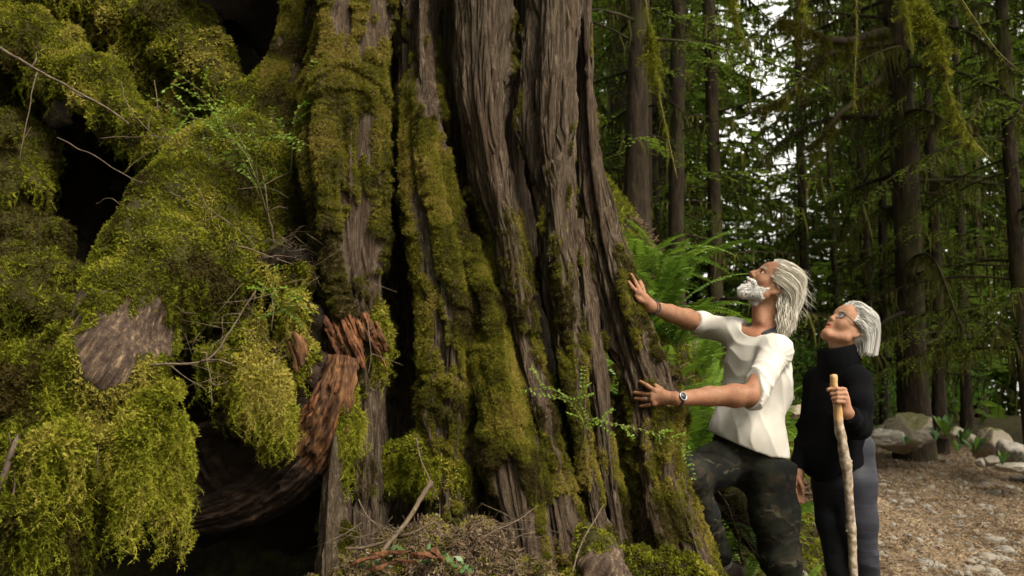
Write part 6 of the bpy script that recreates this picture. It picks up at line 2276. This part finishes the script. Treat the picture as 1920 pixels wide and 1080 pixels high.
# twiggy litter caught on the shelf between root and stump: fine, uncountable
def shelf_litter():
    r = np.random.default_rng(55)
    mb = MB()
    for cx, cy, sx, sy, n, Y in ((520, 475, 45, 12, 90, 3.88), (590, 505, 30, 16, 70, 3.87), (350, 290, 24, 14, 40, 3.93), (440, 650, 60, 40, 40, 3.64), (760, 1000, 60, 18, 45, 3.42), (900, 1005, 60, 18, 40, 3.4), (1390, 1010, 40, 40, 130, 4.62)):
        for _ in range(n):
            p = at(cx + r.normal(0, sx), cy + r.normal(0, sy), Y + r.normal(0, .04))
            d = unit(r.normal(0, 1, 3) * A(1, .7, .5))
            L = r.uniform(.03, .12)
            put_tube(mb, np.stack([p - d * L, p + r.normal(0, .006, 3), p + d * L]), [.0012, .0016, .0008], 3)
    o = add('twig_litter', *mb.get(), M['twig'])
    tag(o, 'loose tangle of fine dead twigs and rootlets', 'litter', kind='stuff')
shelf_litter()

# a mossy stub of root, and the fallen log behind the man
def root_stub():
    t = thing('root_stub', at(1130, 1060, 3.45), 'short mossy root stub poking up right of the litter heap', 'root')
    V, F = sdf_mesh(pchain([(1150, 1110, 3.45, 50), (1125, 1050, 3.48, 36), (1105, 995, 3.52, 16)], .05), .010, lumpy(.02, 9, 93, .012), margin=.05)
    m = sstep(-.1, .2, fbm(V * 7, 3, 5))
    add('wood', V, F, M['root'], t, attrs={'moss': m})
    moss_coat(t, V, F, m, 2500, 94, (.35, .7))
root_stub()
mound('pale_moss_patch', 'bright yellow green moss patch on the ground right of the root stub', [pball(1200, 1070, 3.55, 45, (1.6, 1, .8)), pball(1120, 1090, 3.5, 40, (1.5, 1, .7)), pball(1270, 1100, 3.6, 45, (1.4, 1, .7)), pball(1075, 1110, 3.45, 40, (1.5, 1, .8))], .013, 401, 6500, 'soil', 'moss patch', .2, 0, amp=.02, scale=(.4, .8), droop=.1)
def fallen_log():
    t = thing('mossy_fallen_log', at(1395, 980, 4.75), 'short mossy log with a splintered end behind the legs of the man', 'fallen log')
    rows = [(1325, 880, 4.85, 24), (1365, 930, 4.78, 26), (1400, 985, 4.72, 26), (1440, 1035, 4.66, 22)]
    V, F = sdf_mesh(pchain(rows, .03), .010, lambda P, d: d - .012 * ridged(P * A(30, 30, 14), 2, 4), margin=.03)
    px, py = px_of(V)
    m = sstep(1432, 1400, px + 30 * fbm(V * 9, 2, 3)) * sstep(-.3, .2, (py * -1 + 905 + (px - 1345) * 1.32) / 25 + .2)
    add('wood', V, F, M['root'], t, attrs={'moss': m})
    moss_coat(t, V, F, m, 6000, 95, (.3, .6), C_PALE, .3, -.1)
    r = np.random.default_rng(9)
    for i in range(7):
        a = at(1425 + r.uniform(-10, 14), 1018 + r.uniform(-6, 20), 4.62)
        b = a + (at(1447, 1050, 4.6) - at(1420, 1010, 4.6)) * r.uniform(.7, 1.2)
        V, Fs = tube(catmull([a, (a + b) / 2 + r.normal(0, .004, 3), b], 6), np.array([.010, .010, .009, .007, .005, .002]), 6, True, .3, i)
        add('wood_splinter', V, Fs, M['twig'], t)
fallen_log()

# ------------------------------------------------------------------ stones
def rock_mesh(seed, nu=40, nv=24, planes=16, rough=.03):
    r = np.random.default_rng(seed)
    a = np.linspace(0, 2 * np.pi, nu, endpoint=False)
    b = np.linspace(0.001, np.pi - .001, nv)
    d = np.stack([np.sin(b)[:, None] * np.cos(a), np.sin(b)[:, None] * np.sin(a), np.cos(b)[:, None] + 0 * a], -1).reshape(-1, 3)
    n = unit(r.normal(0, 1, (planes, 3)))
    h = r.uniform(.62, 1.0, planes)
    q = d @ n.T
    rad = np.where(q > .05, h / np.maximum(q, .05), 9).min(1)
    rad = np.minimum(rad, 1.15)
    rad = rad * (1 + rough * fbm(d * 4, 3, seed) * 2)
    return d * rad[:, None], grid_faces(nu, nv, True)[:, ::-1]
SMALL = []
for i in range(7):
    me = make_mesh('stone', *rock_mesh(810 + i, 16, 10, 11, .04))
    me.materials.append(M['stone'])
    SMALL.append(me)

def boulder(px, py, Y, w, hgt, seed, label, mat='boulder', dep=None, tilt=0):
    c = at(px, py, Y)
    sx = w / 2 / F_PX * Y; sz = hgt / 2 / F_PX * Y
    V, F = rock_mesh(seed, 56, 34, 24, .06)
    V = V * A(sx, dep or sx * .8, sz) / 0.92
    c_, s_ = math.cos(tilt), math.sin(tilt)
    V = V @ np.array([[c_, 0, s_], [0, 1, 0], [-s_, 0, c_]])
    o = add('boulder', V + c, F, M[mat], origin=c)
    return tag(o, label, 'boulder', 'boulders along the far edge of the path')
boulder(1697, 812, 10.2, 100, 76, 921, 'largest pale boulder with a mossy top behind the woman', tilt=.2)
boulder(1667, 822, 10.0, 72, 40, 902, 'grey rock leaning on the left foot of the largest boulder', 'stone')
boulder(1732, 816, 10.0, 46, 30, 903, 'small pale rock at the right foot of the largest boulder', 'stone')
boulder(1640, 826, 10.2, 34, 22, 914, 'little grey rock left of the leaning grey rock', 'stone')
boulder(1862, 838, 9.4, 74, 56, 904, 'mossy grey boulder in the right hand rock group', tilt=-.15)
boulder(1898, 850, 9.0, 70, 52, 905, 'smooth grey boulder at the right edge of the rock group', 'stone')
boulder(1930, 868, 8.8, 60, 50, 906, 'grey boulder cut by the right edge of the picture', 'stone')
boulder(1842, 846, 9.6, 40, 34, 907, 'ochre rock on the left of the right hand rock group')
boulder(1860, 866, 9.0, 36, 20, 908, 'low pale stone in front of the ochre rock', 'stone')
boulder(1840, 868, 9.0, 22, 18, 909, 'small upright pale stone before the right hand rock group', 'stone')
boulder(1905, 876, 8.7, 60, 22, 910, 'flat grey slab in front of the right hand boulders', 'stone')
boulder(1790, 812, 11.0, 50, 26, 911, 'half hidden grey rock among the green leaves', 'boulder')
boulder(1815, 822, 10.4, 36, 22, 912, 'small grey rock between the leaves and the right hand group', 'stone')
boulder(1487, 772, 7.9, 40, 26, 913, 'tan rock on the slope between the man and the woman')
boulder(1478, 745, 8.6, 30, 14, 915, 'flat grey rock high on the slope behind the man', 'stone')

def ground_hit(px, py):
    """where the ray through a pixel meets the ground"""
    Y = np.linspace(3.0, 16, 1400)
    P = at(px, py, Y)
    g = ground_z(P[:, 0], P[:, 1])
    k = np.argmax(P[:, 2] <= g)
    return A(P[k, 0], P[k, 1], float(ground_h(P[k, 0], P[k, 1])))

def stones():
    r = np.random.default_rng(44)
    named = [
     (1668, 1012, 34, 'pale flat stone in the path nearest to the leg of the woman'), (1747, 1057, 36, 'chunky pale stone in the front of the path'), (1845, 1005, 46, 'long grey slab stone in the middle of the front path'),
     (1865, 1014, 52, 'widest flat grey stone of the front path'), (1905, 1022, 30, 'rounded grey stone near the front right edge'), (1824, 1048, 50, 'flat whitish stone in the front path'),
     (1882, 1052, 56, 'broad pale slab at the front right of the path'), (1812, 1064, 44, 'low whitish slab beside the chunky pale stone'), (1855, 958, 28, 'single dark rounded pebble in the middle of the path'),
     (1692, 952, 22, 'small white stone in the middle left of the path'), (1840, 984, 26, 'pale chip above the long grey slab'), (1875, 968, 26, 'grey pale stone right of the dark pebble'),
     (1720, 1022, 26, 'whitish stone at the left of the front stones'), (1745, 1026, 26, 'whitish stone touching its left hand neighbour'), (1868, 1075, 60, 'pale slab cut by the bottom edge'), (1790, 1080, 44, 'whitish stone at the bottom edge'),
     (1664, 838, 34, 'grey stone before the largest boulder'), (1778, 870, 30, 'tan flat stone at the far edge of the path'), (1680, 1070, 24, 'small stone low beside the leggings'), (1500, 1072, 40, 'pale stone between the legs of the two people'), (1530, 985, 36, 'grey stone behind the hanging hand of the woman')]
    for i, (px, py, w, lab) in enumerate(named):
        p = ground_hit(px, py)
        s = w / 2 / F_PX * p[1] * .85
        o = link('stone', SMALL[i % 7])
        o.location = (p[0], p[1], p[2] - s * .10)
        o.scale = (s, s * .8, s * r.uniform(.28, .5))
        o.rotation_euler = (r.normal(0, .15), r.normal(0, .15), r.uniform(0, 6.28))
        tag(o, lab, 'stone', 'larger stones of the path')
    for i in range(150):
        px, py = r.uniform(1490, 1925), 835 + 245 * r.random() ** .75
        p = ground_hit(px, py)
        if path_mask(p[0], p[1]) < .4 or p[1] > 12.5:
            continue
        s = r.gamma(2.4, .0105) + .014
        o = link('stone', SMALL[r.integers(7)])
        o.location = (p[0], p[1], p[2] - s * .06)
        o.scale = (s, s * r.uniform(.6, 1), s * r.uniform(.3, .55))
        o.rotation_euler = (r.normal(0, .2), r.normal(0, .2), r.uniform(0, 6.28))
        tag(o, 'small flat stone bedded in the brown litter of the path', 'stone', 'small stones of the path')
stones()

def path_litter():
    r = np.random.default_rng(66)
    n = 60000
    y = 4.2 + 9.0 * r.random(n) ** 1.3
    x = 0.9 + (y * .62 - .4) * r.random(n)
    k = path_mask(x, y) > .25 + .4 * r.random(n)
    x, y = x[k], y[k]
    P = np.stack([x, y, ground_h(x, y) + .003], 1)
    n = len(P)
    rot = np.stack([r.normal(0, .25, n), r.normal(0, .25, n), r.uniform(0, 6.28, n)], 1)
    tn = np.clip(.45 + .3 * fbm(P * 2.5, 3, 4) + r.normal(0, .22, n), 0, 1)
    c = r.random(n) < .5
    o1 = scatter('path_chips', P[c], rot[c], r.uniform(.4, 1.2, c.sum()), C_CHIP, None, tn[c], r)
    tag(o1, 'brown bark chips and leaf crumbs strewn over the path', 'litter')
    o2 = scatter('path_needles', P[~c], rot[~c], r.uniform(.6, 1.5, (~c).sum()), C_NEEDLE, None, tn[~c], r)
    tag(o2, 'brown conifer needles strewn over the path', 'litter')
    cg = bpy.data.collections.new('gravel_bit')
    for i in range(4):
        me = make_mesh('gravel_bit', *rock_mesh(850 + i, 8, 6, 9, .03))
        me.materials.append(M['stone'])
        cg.objects.link(bpy.data.objects.new('gravel_bit_%d' % i, me))
    m = 9000
    y = 4.2 + 8.5 * r.random(m) ** 1.2
    x = 0.9 + (y * .62 - .4) * r.random(m)
    k = (path_mask(x, y) > .4) & (fbm(np.stack([x, y, 0 * x], 1) * 1.1, 2, 9) + r.normal(0, .2, m) > -.05)
    x, y = x[k], y[k]
    P = np.stack([x, y, ground_h(x, y)], 1)
    s = r.gamma(2.2, .0038, len(P)) + .004
    o3 = scatter('gravel', P, r.uniform(0, 6.28, (len(P), 3)), np.stack([s, s * .8, s * .6], 1), cg, None, None, r)
    tag(o3, 'fine pale gravel scattered over the path', 'gravel')
    # forest floor crumbs on the slope left of the path
    n = 26000
    x, y = r.uniform(.3, 3.2, n), r.uniform(4.3, 9, n)
    k = path_mask(x, y) < .6
    x, y = x[k], y[k]
    P = np.stack([x, y, ground_h(x, y) + .003], 1)
    n = len(P)
    mo = fbm(P * 1.7, 3, 12) > -.22
    rot = np.stack([r.normal(0, .3, n), r.normal(0, .3, n), r.uniform(0, 6.28, n)], 1)
    o4 = scatter('slope_litter', P[~mo], rot[~mo], r.uniform(.8, 2.2, (~mo).sum()), C_NEEDLE, None, np.clip(r.normal(.15, .15, (~mo).sum()), 0, 1), r)
    tag(o4, 'dead needles and crumbs on the shaded slope', 'litter')
    o5 = scatter('slope_moss', P[mo], rot[mo], r.uniform(.5, 1.2, mo.sum()), C_FEATH, None, np.clip(r.normal(.35, .2, mo.sum()), 0, 1), r)
    tag(o5, 'low green moss on the shaded slope', 'moss')
path_litter()

# broad leaved plants by the boulders
def strap_plant(px, py, Y, n, L, seed, label):
    r = np.random.default_rng(seed)
    b = at(px, py, Y)
    t = thing('leafy_plant', b, label, 'plant', 'green plants among the boulders')
    for i in range(n):
        a = r.uniform(0, 6.28); ln = L * r.uniform(.6, 1.1); lean = r.uniform(.15, .75)
        s = np.linspace(0, 1, 7)
        P = np.stack([ln * lean * s * math.cos(a), ln * lean * s * math.sin(a), ln * (s - .45 * lean * s * s)], 1)
        W = ln * .13 * np.sin(np.pi * np.clip(s * .9 + .08, 0, 1))
        sd = A(-math.sin(a), math.cos(a), 0)
        V = np.stack([P - sd * W[:, None] + A(0, 0, 1) * W[:, None] * .4, P, P + sd * W[:, None] + A(0, 0, 1) * W[:, None] * .4], 1).reshape(-1, 3)
        add('leaf', V + b, grid_faces(3, 7), M['salal'] if i % 3 else M['fern'], t)
for i, a in enumerate([(1775, 820, 9.8, 12, .26, 'tall leafy plant right of the small pale rock'), (1805, 835, 9.6, 12, .26, 'leafy plant in the middle between the two rock groups'), (1755, 828, 9.7, 9, .16, 'low leafy plant beside the small pale rock'), (1700, 834, 9.7, 8, .12, 'little plant in front of the largest boulder'), (1828, 850, 9.3, 10, .2, 'leafy plant at the foot of the ochre rock'), (1880, 872, 8.6, 9, .13, 'small plant below the mossy grey boulder'), (1795, 848, 9.3, 7, .13, 'small plant at the edge of the far path')]):
    strap_plant(*a[:5], 1000 + i, a[5])

# ------------------------------------------------------------------ huckleberry sprays: thin stems with small oval leaves
def spray(rows, n_side, leaf, seed, label, lab2=None):
    r = np.random.default_rng(seed)
    P = catmull([at(*q) for q in rows], 26)
    t = thing('huckleberry_spray', P[0], label, 'plant', 'green huckleberry sprays')
    mb = MB()
    put_tube(mb, P, np.linspace(.0032, .0012, 26), 5)
    lp, ld = [], []
    for i in range(n_side):
        k = r.integers(5, 26)
        T = unit(P[min(k + 1, 25)] - P[k - 1])
        d = unit(T * .7 + r.choice([-1, 1]) * unit(np.cross(T, A(0, -1, 0))) * .8 + r.normal(0, .3, 3))
        L = r.uniform(.05, .15)
        Q = catmull([P[k], P[k] + d * L * .5 + A(0, 0, .006), P[k] + d * L], 8)
        put_tube(mb, Q, np.linspace(.0013, .0006, 8), 3)
        for j in range(1, 8):
            for sg in (-1, 1):
                lp.append(Q[j]); ld.append(unit(d * .5 + sg * unit(np.cross(d, A(0, -.5, 1))) + r.normal(0, .2, 3)))
    for j in range(8, 26):
        for sg in (-1, 1):
            T = unit(P[min(j + 1, 25)] - P[j - 1])
            lp.append(P[j]); ld.append(unit(T * .5 + sg * unit(np.cross(T, A(0, -.5, 1))) + r.normal(0, .25, 3)))
    add('stem', *mb.get(), M['dead_twig'], t)
    lp, ld = np.array(lp), np.array(ld)
    n = len(lp)
    V, F = leaf_quads(lp, ld, unit(np.cross(ld, A(0, -.4, 1) + r.normal(0, .4, (n, 3)))), leaf * r.uniform(.6, 1.2, n), leaf * .30 * r.uniform(.8, 1.2, n))
    o = add('foliage', V, F, M['berry_leaf'], t, smooth=False)
spray([(500, 400, 3.86), (470, 300, 3.76), (410, 200, 3.7), (335, 140, 3.66)], 9, .019, 1, 'tall bright green spray arching left above the great root')
spray([(500, 400, 3.86), (470, 310, 3.76), (420, 240, 3.7), (370, 175, 3.68)], 9, .018, 11, 'bright green spray just below the tall one')
spray([(500, 400, 3.84), (455, 300, 3.74), (400, 235, 3.7), (325, 212, 3.66)], 11, .018, 2, 'bright green spray spreading left over the root')
spray([(500, 400, 3.84), (480, 310, 3.76), (500, 260, 3.72), (545, 252, 3.7)], 8, .018, 3, 'green spray bending right towards the cedar')
spray([(500, 400, 3.84), (478, 330, 3.75), (445, 270, 3.7), (385, 258, 3.68)], 9, .017, 4, 'lowest green spray on the root')
spray([(545, 330, 3.95), (550, 250, 3.88), (560, 205, 3.86), (590, 180, 3.86)], 5, .020, 5, 'small green spray against the mossy bark')
spray([(1085, 860, 3.78), (1095, 800, 3.72), (1060, 745, 3.7), (1015, 720, 3.68)], 5, .017, 6, 'thin green spray in front of the middle bark columns')
spray([(1085, 860, 3.78), (1100, 790, 3.72), (1150, 795, 3.7), (1220, 810, 3.72), (1290, 838, 3.8)], 8, .016, 7, 'long green spray reaching right to the raised knee')
spray([(1085, 860, 3.78), (1098, 790, 3.74), (1085, 750, 3.72), (1110, 740, 3.7)], 4, .017, 8, 'short upright green spray beside the long one')
spray([(540, 600, 3.7), (520, 570, 3.66), (505, 545, 3.64), (540, 540, 3.64)], 5, .018, 9, 'small leafy sprig on the mossy stump')
spray([(500, 640, 3.66), (490, 600, 3.63), (520, 585, 3.62), (545, 578, 3.62)], 4, .018, 10, 'lower leafy sprig on the mossy stump')

# dry cedar frond lying on the shelf
def dry_frond():
    o = link('dry_frond', make_mesh('dry_frond', *frond_mesh(650, .16, 16, .15)), None)
    o.data.materials.append(M['twig'])
    o.location = tuple(at(528, 478, 3.80)); o.rotation_euler = (.9, -.25, -.25)
    tag(o, 'dry tan cedar frond lying on the litter shelf', 'frond')
dry_frond()

# ------------------------------------------------------------------ moss-hung twigs dangling into the upper right
def dangling(rows, r0, label, seed, fuzz=260, bulge=1.0):
    t = thing('hanging_branch', at(*rows[0]), label, 'branch', 'moss hung twigs dangling from above')
    P = catmull([at(*q) for q in rows], 40)
    mb = MB()
    put_tube(mb, P, np.linspace(r0, r0 * .35, 40), 5, .15, seed)
    add('twig', *mb.get(), M['dead_twig'], t)
    r = np.random.default_rng(seed)
    u = np.clip(r.beta(1.2, 1.6, fuzz), 0, 1)
    k = (u * 38).astype(int)
    p = P[k] + (P[k + 1] - P[k]) * r.random((fuzz, 1))
    lump = .5 + .8 * sstep(-.2, .5, noise(p * 9, seed))
    rot = np.stack([r.normal(0, .35, fuzz), r.normal(0, .35, fuzz), r.uniform(0, 6.28, fuzz)], 1)
    s = r.uniform(.25, .7, fuzz) * lump * bulge * (1.15 - .8 * u)
    scatter('moss', p, rot, np.stack([s * 1.3, s * 1.3, s], 1), C_STRAND, t, np.clip(r.normal(.38, .2, fuzz), 0, 1), r)
dangling([(1700, -20, 3.9), (1740, 20, 3.88), (1758, 62, 3.86), (1770, 110, 3.86), (1778, 170, 3.85), (1800, 225, 3.84), (1830, 270, 3.83), (1860, 300, 3.82)], .006, 'long moss hung twig with a hooked tip at the upper right', 1, 420, 1.2)
dangling([(1205, -30, 4.6), (1218, 60, 4.6), (1225, 130, 4.6), (1240, 200, 4.6), (1255, 270, 4.6), (1270, 335, 4.6)], .006, 'moss hung twig dangling right beside the cedar', 2, 420, 1.1)
dangling([(1690, -20, 3.8), (1700, 30, 3.8), (1708, 75, 3.8), (1712, 105, 3.8)], .005, 'short thick moss tassel left of the long hooked twig', 3, 220, 1.2)
dangling([(1790, -20, 3.9), (1830, 40, 3.9), (1870, 95, 3.9), (1920, 140, 3.9)], .004, 'thin bare twig slanting to the right edge', 4, 60, .5)
dangling([(1605, -20, 4.4), (1606, 70, 4.4), (1602, 150, 4.4), (1602, 210, 4.4)], .004, 'thin mossy twig hanging before the thick tree', 5, 200, .9)
dangling([(1372, -30, 4.8), (1378, 30, 4.8), (1395, 70, 4.8), (1408, 100, 4.8)], .004, 'short mossy twig in front of the bright sky', 6, 130, .8)
dangling([(1502, -30, 4.6), (1506, 30, 4.6), (1503, 70, 4.6)], .004, 'small moss tuft hanging at the top near the dark branch', 7, 110, .9)
dangling([(1512, 140, 4.6), (1514, 160, 4.6), (1512, 180, 4.6)], .003, 'tiny moss tuft hanging below the dark branch', 8, 60, .8) if False else None

# a heavy dark limb of the thick leaning tree, reaching left across the bright gap
def dark_limb():
    t = thing('dark_limb', at(1640, 75, 9.8), 'dark crooked dead limb reaching left across the bright sky gap', 'branch')
    mb = MB()
    for rows, a, b in (([(1660, 60, 10.2), (1605, 72, 9.8), (1560, 78, 9.6), (1525, 62, 9.5), (1490, 42, 9.4), (1468, 36, 9.4)], .05, .018), ([(1660, 82, 10.2), (1590, 92, 9.8), (1545, 110, 9.6), (1510, 145, 9.5), (1470, 180, 9.4), (1420, 205, 9.3), (1380, 222, 9.3)], .045, .012), ([(1660, 140, 10.2), (1600, 190, 9.8), (1550, 240, 9.6), (1500, 290, 9.6)], .04, .012)):
        P = catmull([at(*q) for q in rows], 30)
        P = P + .02 * np.stack([noise(P * 5, 3), noise(P * 5, 4), noise(P * 5, 5)], -1)
        put_tube(mb, P, np.linspace(a, b, 30), 7, .15, 3)
    V, F = mb.get()
    add('limb', V, F, M['hem_bark'], t)
    r = np.random.default_rng(15)
    n = 1500
    k = r.integers(0, len(V), n)
    p = V[k]
    keep = noise(p * 4, 8) > -.25
    p = p[keep]; n = len(p)
    s = r.gamma(3, .5, n) * (.5 + sstep(-.1, .6, noise(p * 3.2, 9)))
    rot = np.stack([r.normal(0, .12, n), r.normal(0, .12, n), r.uniform(0, 6.28, n)], 1)
    scatter('hanging_moss', p, rot, np.stack([1.6 + 0 * s, 1.6 + 0 * s, s], 1), C_STRAND, t, np.clip(r.normal(.12, .12, n), 0, 1), r)
dark_limb()
